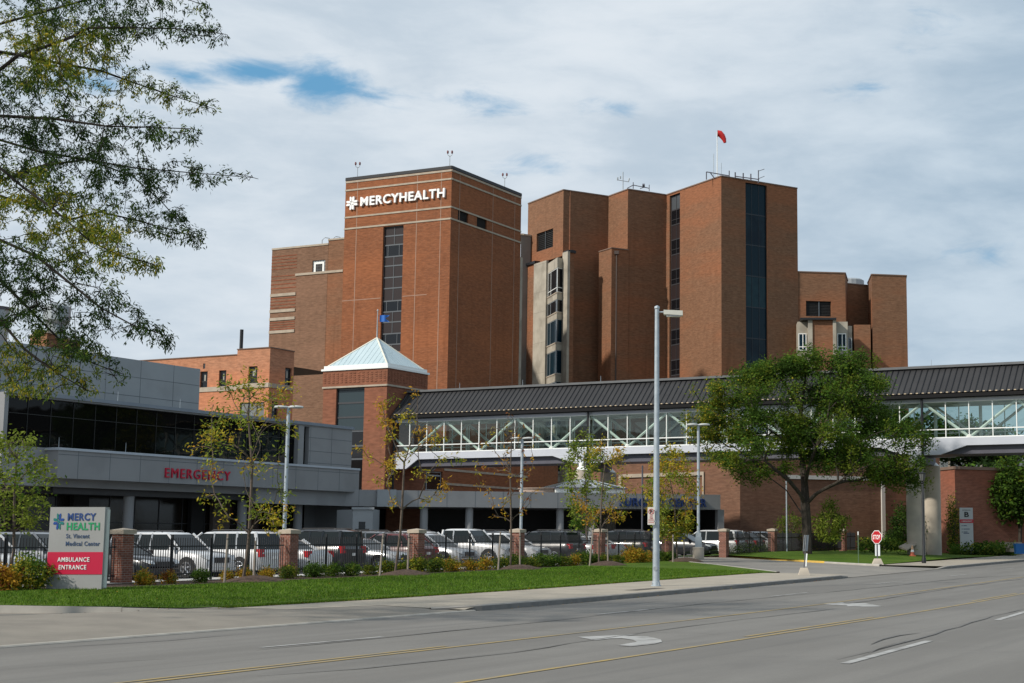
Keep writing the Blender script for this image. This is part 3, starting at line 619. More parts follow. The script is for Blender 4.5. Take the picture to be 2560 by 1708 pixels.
# --- orange brick annex -----------------------------------------------------
A2 = P2(676, 869, 135); L2 = corner(A2, V1, 594, 872); L3 = corner(A2, V1, 300, 905); R2 = corner(A2, U1, 736, 879); zt = zc(A2, 676, 869.5)
ops0 = [opening(L2, A2, 621, 643, 916, 960)]; ops1 = [opening(A2, R2, 712.5, 729, 920, 966), opening(A2, R2, 679, 695, 1004, 1048)]
low = opening(L2, A2, 599, 660, 1006, 1050)
annex = mass('brick_annex', 'low orange brick annex with tall black windows and pale sill band', 'building', [L2, A2, R2, R2+(L2-A2)], .3, zt, brick_orange, {0: ops0+[low], 1: ops1}, MATS.get('coping_brown') or noisy('coping_brown', (.20, .13, .10), (.16, .11, .085), 1), cop_h=.08)
L2b = L2+U1*.35; L3b = L3+U1*.35; zt3 = zt-.42
ops3 = [opening(L3b, L2b, 500, 518.5, 929, 972), opening(L3b, L2b, 547, 565, 926, 970.5), opening(L3b, L2b, 507.5, 513, 909, 922)]
mb = MB(); wall(mb, L3b, L2b, .3, zt3, ops3, .3); mb.build('wall', brick_orange, annex)
cp = MB(); coping(cp, [L3b, L2b], zt3, .08, closed=False); cp.build('coping', MATS['coping_brown'], annex)
r_ = MB(); r_.add([(p.x, p.y, zt3-.3) for p in (L3b, L2b, L2b+U1*14, L3b+U1*14)], [(0, 1, 2, 3)]); r_.build('roof', asphalt_lot, annex)
blind = principled('window_blind', (.30, .29, .25), .8)
for a, b_, o_ in ((L2, A2, ops0[0]), (A2, R2, ops1[0]), (A2, R2, ops1[1]), (L3b, L2b, ops3[0]), (L3b, L2b, ops3[1])):
    f = window(annex, a, b_, o_, glass_dark, black_metal, (.42,), (), .14, .2)
    d, L = dgauge(a, b_); m_ = MB(); nrm = Vector((d.y, -d.x, 0)); m_.dbox(a-nrm*.19+d*(o_[0]+.35), d, (o_[1]-o_[0])-.7, .02, o_[2]+(o_[3]-o_[2])*.42, o_[3]-.3); m_.build('blind', blind, f)
louvres(annex, L3b, L2b, ops3[2], 4, .05, mullion)
window(annex, L2, A2, low, noisy('pale_glass', (.2, .21, .2), (.13, .14, .14), 1, .1), black_metal, (), (.34, .67), .08, .15)
strips('stone_band', annex, L2, A2, [hit(640, 964, L2, dgauge(L2, A2)[0])[1]], .42, limestone, .08); strips('stone_band', annex, L3b, L2b, [hit(540, 973, L3b, dgauge(L3b, L2b)[0])[1]], .42, limestone, .08)
strips('stone_band', annex, A2, R2, [hit(700, 967, A2, U1)[1]], .4, limestone, .08)
pv = corner(A2, V1, 546, 880)+U1*3; t_ = thing('vent_pipe', 'thin black flue pipe rising from the orange annex roof', 'pipe', (pv.x, pv.y, zt3)); m_ = MB(); zz1 = zc(pv, 547, 822)
m_.cyl(pv.x, pv.y, zt3-.3, zz1, .16, .16, 10); m_.build('pipe', black_metal, t_); m_ = MB(); m_.cyl(pv.x, pv.y, zt3-.3, zt3+.1, .3, .3, 10); m_.build('flashing', galv_dark, t_)

# --- brick plant room far left ---------------------------------------------
q0 = P2(76, 832, 150); q1 = P2(118, 831, 147); q2 = P2(202, 842, 156); zt = zc(q1, 118, 832)
pr = mass('plant_room', 'small brick rooftop block seen through the honeylocust branches', 'building', [q0, q1, q2, q2+V1*6], 0, zt, brick_brown, {}, limestone)
f_ = P2(140, 830, 150); m_ = MB(); m_.lathe(f_.x, f_.y, [(.9, zt-.2), (.9, zt+1.2), (1.3, zt+1.6), (1.3, zt+3), (.8, zt+3.3)], 14); m_.build('flue', galv_dark, pr)
q = P2(8, 820, 150); st_ = thing('chimney_stack', 'grey round stack cut by the left picture edge', 'chimney', (q.x, q.y, 0)); m_ = MB(); m_.cyl(q.x-.6, q.y, 0, zc(q, 8, 772), 1.0, 1.0, 16); m_.build('shaft', galv_dark, st_); m_ = MB(); m_.cyl(q.x-.6, q.y, zc(q, 8, 775), zc(q, 8, 768), 1.12, 1.12, 16); m_.build('rim', dark_steel, st_)

# --- emergency building ------------------------------------------------------
NE = 63.2
def tpx(px, n_): r = ray(px, 1150); k = n_/(r.x*V1.x+r.y*V1.y); return (r.x*U1.x+r.y*U1.y)*k
te0, te1 = tpx(3, NE), tpx(878.5, NE); E0, E1 = T(te0, NE), T(te1, NE)
zroof = hit(760, 1060, E0, U1)[1]; er = thing('emergency_building', 'grey panelled emergency building with long black ribbon window', 'building', (E0.x, E0.y, .4))
mb = MB(); tg0 = tpx(771, NE); tg1 = tpx(758, NE); tg2 = tpx(744, NE)
zg1, zg0 = zroof-.02, hit(640, 1152, T(te0, NE), U1)[1]-.1
ribbon = [(0.25, tg2-te0, zg0, zg1-.12), (tg1-te0, tg0-te0, zg0+.1, zg1-.12)]
wall(mb, E0, E1, 4.6, zroof, ribbon, .45); wall(mb, E1, T(te1, NE+30), .3, zroof); wall(mb, T(te0, NE+30), E0, 4.6, zroof); wall(mb, T(te1, NE+30), T(te0, NE+30), .3, zroof)
wall(mb, T(tpx(765, 66), 66), E1+V1*2.8, .3, 4.6)
mb.build('wall', panel_grey, er)
r_ = MB(); r_.quad(*(T(t, n_, zroof-.1) for t, n_ in ((te0, NE+.4), (te1, NE+.4), (te1, NE+30), (te0, NE+30)))); r_.quad(*(T(t, n_, 4.6) for t, n_ in ((te0, NE), (te0, NE+30), (te1, NE+30), (te1, NE)))); r_.build('roof', asphalt_lot, er)
c_ = MB(); c_.dbox(T(te0-.05, NE), U1, te1-te0+.1, .12, zroof-.05, zroof+.14); c_.obox(T(te1, NE-.12, zroof-.05), V1*30, U1*.1, Vector((0, 0, .19))); c_.build('coping', noisy('edge_metal', (.22, .25, .29), (.19, .22, .26), 1, .4), er)
def curtain(parent, n_, t0, t1, z0, z1, dt, rows, glass, bar=mullion, bw=.05, name='window'):
    m_ = MB(); k = max(1, round((t1-t0)/dt))
    for i in range(k+1): t = t0+(t1-t0)*i/k; m_.obox(T(t-bw/2, n_, z0), U1*bw, -V1*.035, Vector((0, 0, z1-z0)))
    for r in rows: z = z0+(z1-z0)*r; m_.obox(T(t0, n_, z-bw/2), U1*(t1-t0), -V1*.03, Vector((0, 0, bw)))
    f = m_.build(name, bar, parent); g_ = MB(); g_.quad(T(t0, n_, z0), T(t1, n_, z0), T(t1, n_, z1), T(t0, n_, z1)); g_.build('pane', glass, f)
dkbar = principled('dark_bar', (.035, .035, .04), .5)
ribbar = principled('ribbon_bar', (.012, .012, .012), .4)
rib_glass = wavy_glass('ribbon_glass', (.004, .004, .004), .025, .14, .55); rib_glass.node_tree.nodes['Principled BSDF'].inputs['Specular IOR Level'].default_value = .2
curtain(er, NE+.35, te0+.25, tg2, zg0, zg1-.1, 1.55, (.66,), rib_glass, ribbar, .03); curtain(er, NE+.35, tg1, tg0, zg0, zg1-.1, 1, (.66,), rib_glass, ribbar, .03)
seam = principled('panel_seam', (.12, .135, .15), .7)
def seams(parent, P0, d, L, z0, z1, us, zs, proud=.006, wd=.03, m_=None):
    mb = MB()
    for u in us: mb.dbox(P0+d*(u-wd/2), d, wd, proud, z0, z1)
    for z in zs: mb.dbox(P0, d, L, proud+.002, z-wd/2, z+wd/2)
    mb.build('panel_joint', m_ or seam, parent)
sp0 = T(tg0, NE); Ls = te1-tg0; seams(er, sp0, U1, Ls, 4.7, zroof-.1, (.15, Ls*.52), [hit(820, y, sp0, U1)[1] for y in (1098, 1131, 1160, 1194)])
# projecting fascia with the red lettering
NF = 62.3; tf0 = tpx(145, NF); F0 = T(tf0, NF); zf1 = zc(F0, 145, 1120); zf0 = zc(F0, 145, 1195); tf1 = te1-.3
m_ = MB(); wall(m_, F0, T(tf1, NF), zf0, zf1); wall(m_, F0+V1*24, F0, zf0, zf1); wall(m_, T(tf1, NF), T(tf1, NE), zf0, zf1)
m_.quad(*(T(t, n_, zf1) for t, n_ in ((tf0, NF), (tf1, NF), (tf1, NE+.34), (tf0, NE+.34)))); m_.quad(*(T(t, n_, zf0) for t, n_ in ((tf0, NF), (tf0, NE+24), (tf1, NE+1), (tf1, NF))))
m_.quad(*(T(t, n_, zf1) for t, n_ in ((tf0, NE+.34), (te0, NE+.34), (te0, NE+24), (tf0, NE+24))))
fas = m_.build('fascia', panel_grey, er)
Lf = tf1-tf0; seams(er, F0, U1, Lf, zf0, zf1, [1.35+1.52*k*1.45 for k in range(int(Lf/2.2))], [zf1-.32], m_=seam)
cpf = MB(); cpf.dbox(F0-U1*.04, U1, Lf+.04, .08, zf1-.1, zf1+.03); cpf.dbox(F0+V1*24, -V1, 24.0, .08, zf1-.1, zf1+.03); cpf.build('coping', noisy('edge_pale', (.44, .48, .53), (.4, .44, .49), 1, .4), er)
# dark recessed beam and the storefront beneath
NB = 63.6; zb0 = zc(T(tpx(400, NB), NB), 400, 1243)
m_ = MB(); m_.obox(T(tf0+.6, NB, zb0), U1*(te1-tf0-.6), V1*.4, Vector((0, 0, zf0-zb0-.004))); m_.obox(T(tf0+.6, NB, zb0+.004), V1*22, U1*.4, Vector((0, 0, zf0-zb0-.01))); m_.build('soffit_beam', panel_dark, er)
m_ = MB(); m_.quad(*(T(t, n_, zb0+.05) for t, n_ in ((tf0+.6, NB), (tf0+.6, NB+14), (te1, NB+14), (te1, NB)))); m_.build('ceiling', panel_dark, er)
curtain(er, 66.5, tf0+2, tpx(768, 66.5), .4, zb0+.05, 1.9, (.35, .62), glass_store, dkbar, .06, 'storefront')
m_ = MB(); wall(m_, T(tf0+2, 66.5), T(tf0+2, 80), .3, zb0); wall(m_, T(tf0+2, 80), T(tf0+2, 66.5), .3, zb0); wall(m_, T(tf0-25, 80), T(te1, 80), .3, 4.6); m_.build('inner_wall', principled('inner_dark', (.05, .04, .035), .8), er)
for px in (327, 610, 749):
    m_ = MB(); t = tpx(px, NB+.35); p = T(t, NB+.35); m_.cyl(p.x, p.y, .3, zb0+.03, .29, .29, 20); m_.build('column', panel_grey, er)
for px, wd, mt in ((206, 1.1, louvre), (497, 1.1, louvre), (557, 1.5, noisy('pier_brown', (.16, .13, .11), (.13, .105, .09), 1)), (685, .9, louvre)):
    m_ = MB(); t = tpx(px, 66.2); m_.obox(T(t-wd/2, 66.1, .3), U1*wd, V1*.3, Vector((0, 0, zb0-.25))); m_.build('pier', mt, er)
red_letter = principled('letter_red', (.50, .012, .045), .35, 0, .4)
u0, z0 = hit(411, 1194, F0, U1); u1 = hit(574, 1200, F0, U1)[0]; zt = hit(411, 1169.5, F0, U1)[1]
text_mesh('lettering', 'EMERGENCY', Vector((F0.x, F0.y, z0))+U1*u0, U1, u1-u0, zt-z0, .08, red_letter, er, bold=.0, space=1.18)
# upper storey
NU = 68; tu1 = tpx(491, NU); U0 = T(te0-6, NU); Ue = T(tu1, NU); zu = zc(Ue, 491, 922.6)
m_ = MB(); wall(m_, U0, Ue, zroof-.1, zu); wall(m_, Ue, T(tu1, NU+20), zroof-.1, zu); wall(m_, T(te0-6, NU+20), U0, zroof-.1, zu); wall(m_, T(tu1, NU+20), T(te0-6, NU+20), zroof-.1, zu)
m_.quad(*(T(t, n_, zu-.05) for t, n_ in ((te0-6, NU), (tu1, NU), (tu1, NU+20), (te0-6, NU+20)))); m_.build('penthouse', panel_light, er)
Lu = (Ue-U0).length; seams(er, U0, U1, Lu, zroof, zu, [Lu-i*2.75-2.3 for i in range(int(Lu/2.75))], [zroof+(zu-zroof)*k for k in (.34, .68)], m_=seam)
for px in (287, 444, 865-240): p = T(tpx(px, NE+1), NE+1); m_ = MB(); m_.cyl(p.x, p.y, zroof, zroof+.8, .02, .01, 5); m_.build('lightning_rod', galv, er)
for px in (145, 313, 479, 627): p = T(tpx(px, NF+.1), NF+.1); m_ = MB(); m_.cyl(p.x, p.y, zf1, zf1+.55, .018, .01, 5); m_.build('lightning_rod', galv, er)

# --- long entrance canopy -----------------------------------------------------
C0 = T(te1-1.2, NE-.5); cd_ = Vector((math.sin(math.radians(65)), math.cos(math.radians(65)), 0)); C1 = corner(C0, cd_, 1801, 1245); cL = (C1-C0).length
zc1, zc0 = zc(C0, 876, 1224), zc(C0, 876, 1265.5)
ext = corner(C0, -U1, 640, 1230)
can = thing('entrance_canopy', 'long grey flat canopy on round columns in front of the brick walls', 'canopy', (C0.x, C0.y, .4)); cn = Vector((-cd_.y, cd_.x, 0))
m_ = MB(); m_.obox(C0+Vector((0, 0, zc0)), cd_*cL, cn*9, Vector((0, 0, zc1-zc0))); m_.build('fascia', panel_grey, can)
m_ = MB(); m_.obox(ext+Vector((0, 0, zc0+.002)), (C0-ext), V1*.45, Vector((0, 0, zc1-zc0-.006))); m_.build('return_fascia', panel_grey, can)
seams(can, C0, cd_, cL, zc0, zc1, [2.0*k+.9 for k in range(int(cL/2))], [], .006, .03)
b0, b1 = corner(C0, cd_, 941, 1240), corner(C0, cd_, 988.5, 1240); m_ = MB(); m_.dbox(b0, cd_, (b1-b0).length, .25, zc0-.02, zc1+.03); m_.build('pale_panel', panel_light, can)
for px in (914, 1060, 1173, 1400, 1478):
    p = corner(C0+cn*.5, cd_, px, 1290); m_ = MB(); m_.cyl(p.x, p.y, .3, zc0+.01, .27, .27, 20); m_.build('column', panel_grey, can)
for (px) in (1795,):
    p = corner(C0+cn*.1, cd_, px, 1290); m_ = MB(); m_.dbox(p-cn*0, cd_, .5, -.5, .3, zc0+.01); m_.build('pier', panel_grey, can)
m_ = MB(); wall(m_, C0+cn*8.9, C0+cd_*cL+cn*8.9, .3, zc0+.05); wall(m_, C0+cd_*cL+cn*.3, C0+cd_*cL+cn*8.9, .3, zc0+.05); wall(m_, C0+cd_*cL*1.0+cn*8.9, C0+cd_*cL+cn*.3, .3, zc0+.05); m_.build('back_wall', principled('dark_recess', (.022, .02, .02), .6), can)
p0, p1 = corner(C0+cn*7.5, cd_, 963, 1290), corner(C0+cn*7.5, cd_, 1052, 1290); m_ = MB(); m_.dbox(p0, cd_, (p1-p0).length, .3, .3, zc0+.02); m_.build('brick_panel', brick_pink, can)
blue_letter = principled('letter_blue', (.010, .032, .13), .4)
u0, z0 = hit(1548, 1266, C0, cd_); u1 = hit(1765, 1268, C0, cd_)[0]
text_mesh('lettering', 'SURGERY CENTER', Vector((C0.x, C0.y, z0))+cd_*u0, cd_, u1-u0, .62, .15, blue_letter, can, bold=.02)
# small grey lobby block with stepped dark opening, standing under the canopy edge
k0 = P2(882, 1290, 98); lob = thing('entry_vestibule', 'small pale grey entry block with dark windows under the canopy', 'kiosk', (k0.x, k0.y, .5))
kd = Vector((.98, .2, 0)).normalized(); k1 = corner(k0, kd, 932, 1290); kl = (k1-k0).length; kz = zc(k0, 882, 1273); kb = corner(k0, Vector((-.75, .66, 0)), 842, 1290)
m_ = MB(); wall(m_, k0, k1, .4, kz, [(kl*.12, kl*.84, .5, kz-1.25), (kl*.30, kl*.64, kz-1.25, kz-.8)], .25); wall(m_, kb, k0, .4, kz-.03, [(.9, 2.3, .9, kz-1.2)], .2); wall(m_, k1, k1+Vector((-.1, 2.5, 0)), .4, kz); wall(m_, k1+Vector((-.1, 2.5, 0)), kb, .4, kz-.1); m_.build('wall', panel_light, lob)
m_ = MB(); m_.dbox(k0-kd*.08, kd, kl+.16, .1, kz-.02, kz+.12); m_.dbox(k0-kd*.05+Vector((0, .02, 0)), kd, kl+.1, -2.5, kz-.03, kz+.02); m_.build('parapet', panel_light, lob)
m_ = MB(); m_.dbox(k0+Vector((0, .25, 0)), kd, kl*.95, -.05, .5, kz-.2); m_.obox(kb+Vector((.15, .25, .5)), (k0-kb)*.95, Vector((.05, .1, 0)), Vector((0, 0, 1.6))); m_.build('pane', glass_black, lob)

# --- pyramid-roofed stair tower ------------------------------------------------
NP = 71.9; PA = T(tpx(958, NP), NP); PA = T(100.1, NP); PL = corner(PA, V1, 806, 1050); PR = corner(PA, U1, 1066.5, 985)
zt = zc(PA, 958, 920); ztrim = zc(PA, 958, 962.5); dL, LL = dgauge(PL, PA)
o1 = opening(PL, PA, 839.5, 910, 969, 1075); uu = (o1[0], o1[1]); zw = [hit(875, y, PL, dL)[1] for y in (970, 1007, 1043, 1078, 1115, 1148, 1240)]
st = mass('stair_tower', 'square red brick stair tower with pale blue pyramid roof', 'tower', [PL+dL*.0, PA, PR, PR+V1*LL], .3, ztrim, brick_pink, {0: [(uu[0], uu[1], zw[-1], ztrim-.02)]}, None, depth=.35)
ov = .05; m_ = MB(); q = [PL+V1*ov-U1*ov, PA-V1*ov-U1*ov, PR-V1*ov+U1*ov, PR+V1*(LL+ov)+U1*ov]
for i in range(4): wall(m_, q[i], q[(i+1) % 4], ztrim+.05, zt)
for z in np.linspace(ztrim+.35, zt-.3, 5):                     # courses of projecting bricks
    for i in range(2):
        d, L = dgauge(q[i], q[i+1]); k = int(L/.42)
        for j in range(k): m_.dbox(q[i]+d*(.42*j+.1), d, .21, .035, z, z+.08)
m_.build('upper_wall', brick_pink, st)
m_ = MB(); coping(m_, q, ztrim-.06, .14, .05, .2); m_.build('stone_band', limestone, st)
ov = .16; e = [PL+V1*ov-U1*ov, PA-V1*ov-U1*ov, PR-V1*ov+U1*ov, PR+V1*(LL+ov)+U1*ov]
m_ = MB(); m_.prism([(p.x, p.y) for p in e], zt, zt+.16)
ov = .0; e1 = [PL+V1*ov-U1*ov, PA-V1*ov-U1*ov, PR-V1*ov+U1*ov, PR+V1*(LL+ov)+U1*ov]; m_.prism([(p.x, p.y) for p in e1], zt+.16, zt+.42); m_.build('cornice', white_paint, st)
cen = (PL+PR)/2; za = zc(cen, 943, 845); ov = -.22; e2_ = [PL+V1*ov-U1*ov, PA-V1*ov-U1*ov, PR-V1*ov+U1*ov, PR+V1*(LL+ov)+U1*ov]
m_ = MB(); apex = Vector((cen.x, cen.y, za)); up = Vector((0, 0, zt+.42))
for i in range(4): m_.add([e2_[i]+up, e2_[(i+1) % 4]+up, apex], [(0, 1, 2)])
rf = m_.build('roof', sky_roof, st)
m_ = MB(); mr = MB()
for i in range(4):
    a, b_ = e2_[i]+up, e2_[(i+1) % 4]+up
    for j in range(1, 12):
        k = j/12; p = a+(b_-a)*k; t_ = 1-abs(2*k-1); top = p+(apex-(a+b_)/2)*t_; nn = (b_-a).cross(apex-a).normalized()*.02
        m_.tube([p+nn*.4, top+nn*.4], .014, 4)
    mr.tube([a, apex], .07, 5)
m_.build('standing_seam', sky_roof, rf); mr.build('hip_cap', noisy('hip_cream', (.72, .70, .60), (.68, .66, .56), 1, .4), rf)
blueish = wavy_glass('stair_glass', (.03, .045, .05), .06, .25, .35)
for i, (b_, a) in enumerate(zip(zw, zw[1:])): window(st, PL, PA, (uu[0], uu[1], a, b_), blueish if i < 3 else glass_black, dkbar if i < 3 else mullion, (), (.5,) if i == 5 else (), .07, .2)
# flag on the stair tower
fl = thing('roof_flag', 'small royal blue swallowtail flag on a thin pole', 'flag', (cen.x, cen.y, za)); ztf = zc(cen, 946, 778); m_ = MB(); m_.cyl(cen.x, cen.y, za-.1, ztf, .06, .035, 8); m_.lathe(cen.x, cen.y, [(.02, ztf-.05), (.08, ztf+.02), (.07, ztf+.1), (.01, ztf+.16)], 8); m_.build('pole', galv_dark, fl)
m_ = MB(); fx, fz = hit(948, 788, cen, Vector((1, 0, 0))); fz1 = zc(cen, 948, 805); k = 10; pts = []
for i in range(k+1):
    x = fx+.05+.78*i/k; dy = .06*math.sin(i*.9); pts.append([(cen.x+x, cen.y+dy, fz), (cen.x+x, cen.y+dy, (fz+fz1)/2), (cen.x+x, cen.y+dy, fz1)])
for i in range(k):
    if i < 6: m_.quad(pts[i][0], pts[i][1], pts[i+1][1], pts[i+1][0]); m_.quad(pts[i][1], pts[i][2], pts[i+1][2], pts[i+1][1])
    else:
        f0, f1 = (i-6)/4, (i-5)/4; lp = lambda a, b_, q: tuple(a[j]+(b_[j]-a[j])*q for j in range(3))
        for s in (0, 2): m_.quad(pts[i][s], lp(pts[i][1], pts[i][s], f0*.9), lp(pts[i+1][1], pts[i+1][s], f1*.9), pts[i+1][s])
m_.build('cloth', principled('flag_blue', (.01, .11, .42), .6), fl)

# --- main block of angled brick towers -----------------------------------------
K = P2(1803, 440, 190); zt = zc(K, 1803, 441.5); K2 = corner(K, W2, 1666, 484); J = corner(K2, -W1, 1570, 470); J2 = corner(J, W2, 1521, 487); M = corner(J2, -W1, 1409, 471); M2 = corner(M, W2, 1320.5, 505); KR = corner(K, W1, 1993, 470)
foot = [M2, M, J2, J, K2, K, KR, KR+W2*30, M2+W1*14]
def opw(P0, P1, a, b_, zlo, zhi): d, L = dgauge(P0, P1); return (hit(a, 800, P0, d)[0], hit(b_, 800, P0, d)[0], zlo, zhi)
s1 = opw(K2, K, 1673.5, 1699.5, 3, zt-.25); s2 = opw(K, KR, 1865, 1919.5, 3, zt-.25); lv1 = opening(M2, M, 1341.5, 1382.5, 578, 624)
blk = mass('main_hospital_block', 'brown brick hospital block of angled towers with dark glass strips', 'building', foot, .3, zt, brick_brown, {0: [lv1], 4: [s1], 5: [s2]}, noisy('coping_brown', (.20, .13, .10), (.16, .11, .085), 1), depth=.4, cop_h=.15)
louvres(blk, M2, M, lv1, 10, .2)
mb = MB(); dm, lm = dgauge(M2, M); u = (lv1[0]+lv1[1])/2; mb.dbox(M2+dm*(u-.06)-Vector((dm.y, -dm.x, 0))*.16, dm, .12, .06, lv1[2], lv1[3]); mb.build('louvre_post', mullion, blk)
zs = [zt-.25-(zt-3.2)*k/22 for k in range(23)]; hgt = (zt-3.25)/11
for i in range(11):
    a, b_ = zt-.25-hgt*(i+1)*.995, zt-.25-hgt*i*.995; h2 = (a+b_)/2
    window(blk, K2, K, (s1[0], s1[1], h2, b_), spandrel if i else principled('spandrel_steel', (.07, .08, .09), .35), dkbar, (), (.5,), .08, .3, 'spandrel_panel'); window(blk, K2, K, (s1[0], s1[1], a, h2), glass_dark, dkbar, (.35,), (.5,), .08, .3)
for i in range(11):
    a, b_ = zt-.25-hgt*(i+1)*.995, zt-.25-hgt*i*.995; window(blk, K, KR, (s2[0], s2[1], a, b_), (glass_blue, glass_blue2, glass_blue, glass_blue3)[i*7 % 4], principled('blue_bar', (.008, .014, .022), .4), (), (.33, .66), .07, .3)
# corner fillet strip and soldier joint
m_ = MB(); d, L = dgauge(M, J2); u, _ = hit(1424, 520, M, d); m_.dbox(M+d*u, d, .12, .05, .5, zt); m_.build('expansion_joint', brick_orange, blk)
# infill block in the re-entrant corner with its downpipe
Q = corner(J, -W1, 1526.5, 640)-W2*.25; Qe = J+W1*.0-W2*.25; zq = zc(Q, 1526, 621); Q2 = corner(Q, W2, 1497.5, 640)
m_ = MB(); wall(m_, Q2, Q, .3, zq); wall(m_, Q, J-W2*.25, .3, zq); wall(m_, J-W2*.25, J, .3, zq); m_.quad(*(Vector((p.x, p.y, zq)) for p in (Q2, Q, J-W2*.25, J2))); m_.build('infill_wall', brick_brown, blk)
m_ = MB(); coping(m_, [Q2, Q, J-W2*.25], zq, .14, closed=False); m_.build('infill_coping', MATS['coping_brown'], blk)
m_ = MB(); pd = corner(Q-W2*.1, W1, 1541.5, 640); m_.cyl(pd.x, pd.y, .5, zc(pd, 1541, 634), .09, .09, 8); m_.obox(pd+Vector((-.3, -.2, zc(pd, 1541, 636))), Vector((.6, 0, 0)), Vector((0, .4, 0)), Vector((0, 0, .45))); m_.build('downpipe', principled('pipe_brown', (.075, .05, .04), .5), blk)
# lower wing in front, with the pale concrete window bay
Mw = corner(M-W1*.6, -W2, 1425, 640); zl = zc(Mw, 1425, 626); Xl = corner(Mw, W2, 1300, 645)
pA, pB, pC = corner(Mw, W2, 1340, 700), corner(Mw, W2, 1371, 700), corner(Mw, W2, 1411.5, 700)
lw = thing('stair_bay_wing', 'lower dark brick wing with a pale concrete bay of corner windows', 'building', (Mw.x, Mw.y, .3))
m_ = MB(); wall(m_, Xl, pA, .3, zl-.3); wall(m_, Mw, Mw+W1*.6, .3, zl-.3); wall(m_, Xl+W1*.6, Xl, .3, zl-.3); m_.add([Xl+Vector((0, 0, zl-.4)), Mw+Vector((0, 0, zl-.4)), Mw+W1*.6+Vector((0, 0, zl-.4)), M+Vector((0, 0, zl-.4)), Xl+W1*.6+Vector((0, 0, zl-.4))], [(0, 1, 2, 3, 4)]); m_.build('wall', brick_brown, lw)
m_ = MB(); coping(m_, [Xl, pA], zl-.3, .35, .25, 1.0, False); m_.build('coping', black_metal, lw); m_ = MB(); coping(m_, [pC, Mw, Mw+W1*.6], zl-.3, .35, .2, .9, False); m_.build('coping', black_metal, lw)
nb = Vector((-W2.y, W2.x, 0)); nb = -nb if nb.dot(Vector((0, -1, 0))) < 0 else nb       # outward of the W2 faces (towards the camera, left)
dW = dgauge(pA, pB)[0]; nW = Vector((dW.y, -dW.x, 0))
m_ = MB(); m_.dbox(pA, dW, (pB-pA).length, .35, .3, zl-.45); m_.dbox(pC, dW, (Mw-pC).length+.02, .35, .3, zl-.15); m_.build('pilaster', conc_bay, lw)
# faceted bay between pilasters: two faces meeting at an outward corner
bc = corner(pB+nW*1.3, dW, 1393, 700); fr, frt = pB+nW*.1, pC+nW*.1
yl = ((649, 668.5), (730, 747.5), (779.5, 797), (855.5, 874.5), (933.5, 953), (1180, 1186), (1188, 1206)); zz_ = [(zc(bc, 1393, b_), zc(bc, 1393, a)) for a, b_ in yl]
zz_[0] = (zz_[0][0], zl-.9); m_ = MB()
for a, b_ in zz_+[(zc(bc, 1393, 1005), zc(bc, 1393, 985)), (zc(bc, 1393, 1085), zc(bc, 1393, 1062))]:
    m_ = MB()
    for p, q_ in ((fr, bc), (bc, frt)): wall(m_, p, q_, a, b_)
    for z in (a, b_): m_.add([fr+Vector((0, 0, z)), bc+Vector((0, 0, z)), frt+Vector((0, 0, z))], [(0, 1, 2)])
    m_.build('bay_panel', conc_bay, lw)
m_ = MB()
for a, b_ in zz_[1:]:
    for p, q_ in ((fr, bc), (bc, frt)): d, L = dgauge(p, q_); m_.dbox(p, d, L, .07, b_-.12, b_+.02)
m_.build('sill', limestone, lw)
tops = [668.5, 747.5, 797, 874.5, 953, 1005, 1085]; bots = [730, 779.5, 855.5, 933.5, 985, 1062, 1180]
for i, (a, b_) in enumerate(zip(tops, bots)):
    z1_, z0_ = zc(bc, 1393, a), zc(bc, 1393, b_)
    for p, q_, cs in ((fr, bc, (.3,)), (bc, frt, ())):
        d, L = dgauge(p, q_); window(lw, p, q_, (.02, L-.02, z0_, z1_), glass_dark if i < 2 else glass_blue, white_paint if i == 0 else galv_dark, (.2,) if i == 0 else (), cs, .09, .08)
d, L = dgauge(pA, pB); seams(lw, pA+nW*.35, d, L, 1, 2, [], [zc(pA, 1355, y) for y in (667, 736, 786, 862, 937)], m_=principled('stone_joint', (.22, .2, .17), .8))
# small service riser in the gap
g0 = P2(1301, 683, 204); g1 = P2(1326, 683, 205); g_ = mass('roof_service_block', 'narrow pale grey service block in the gap between the towers', 'building', [g0, g1, g1*1.03, g0*1.03], .3, zc(g0, 1310, 588), noisy('service_grey', (.24, .23, .21), (.20, .19, .175), .5), {}, limestone)
g0 = P2(1294, 640, 183); g1 = P2(1307, 640, 184); g_ = mass('concrete_riser', 'slim pale concrete riser beside the sign tower edge', 'building', [g0, g1, g1*1.02, g0*1.02], .3, zc(g0, 1303, 641), conc_bay, {}, None)

# windsock, roof rails, antennas
wsx = P2(1795, 440, 191.5); ws = thing('windsock', 'red windsock on a tall thin mast above the brick block', 'windsock', (wsx.x, wsx.y, zt)); m_ = MB(); zw_ = zc(wsx, 1793, 331)
m_.cyl(wsx.x-.1, wsx.y, zt-.2, zw_, .07, .05, 8); m_.build('mast', white_paint, ws)
m_ = MB(); pts = [at(px, py, wsx.y) for px, py in ((1793.5, 334), (1800, 334.5), (1806, 341), (1810.5, 349), (1812.5, 357))]; m_.tube(pts, [.44, .42, .37, .28, .18], 14, cap=False)
m_.build('sleeve', principled('windsock_red', (.52, .015, .012), .6), ws, True)
m_ = MB(); m_.tube([pts[0]+Vector((0, .43*math.cos(a), .43*math.sin(a))) for a in np.linspace(0, 6.283, 17)], .03, 5); m_.build('hoop', galv_dark, ws)
rl = thing('roof_antenna_rail', 'dark steel rail with short antennas on the brick block roof', 'antenna', (K.x, K.y, zt)); m_ = MB(); y_ = 191
def seg(a, b_, r=.07): m_.tube([at(*a, y_), at(*b_, y_)], r, 5)
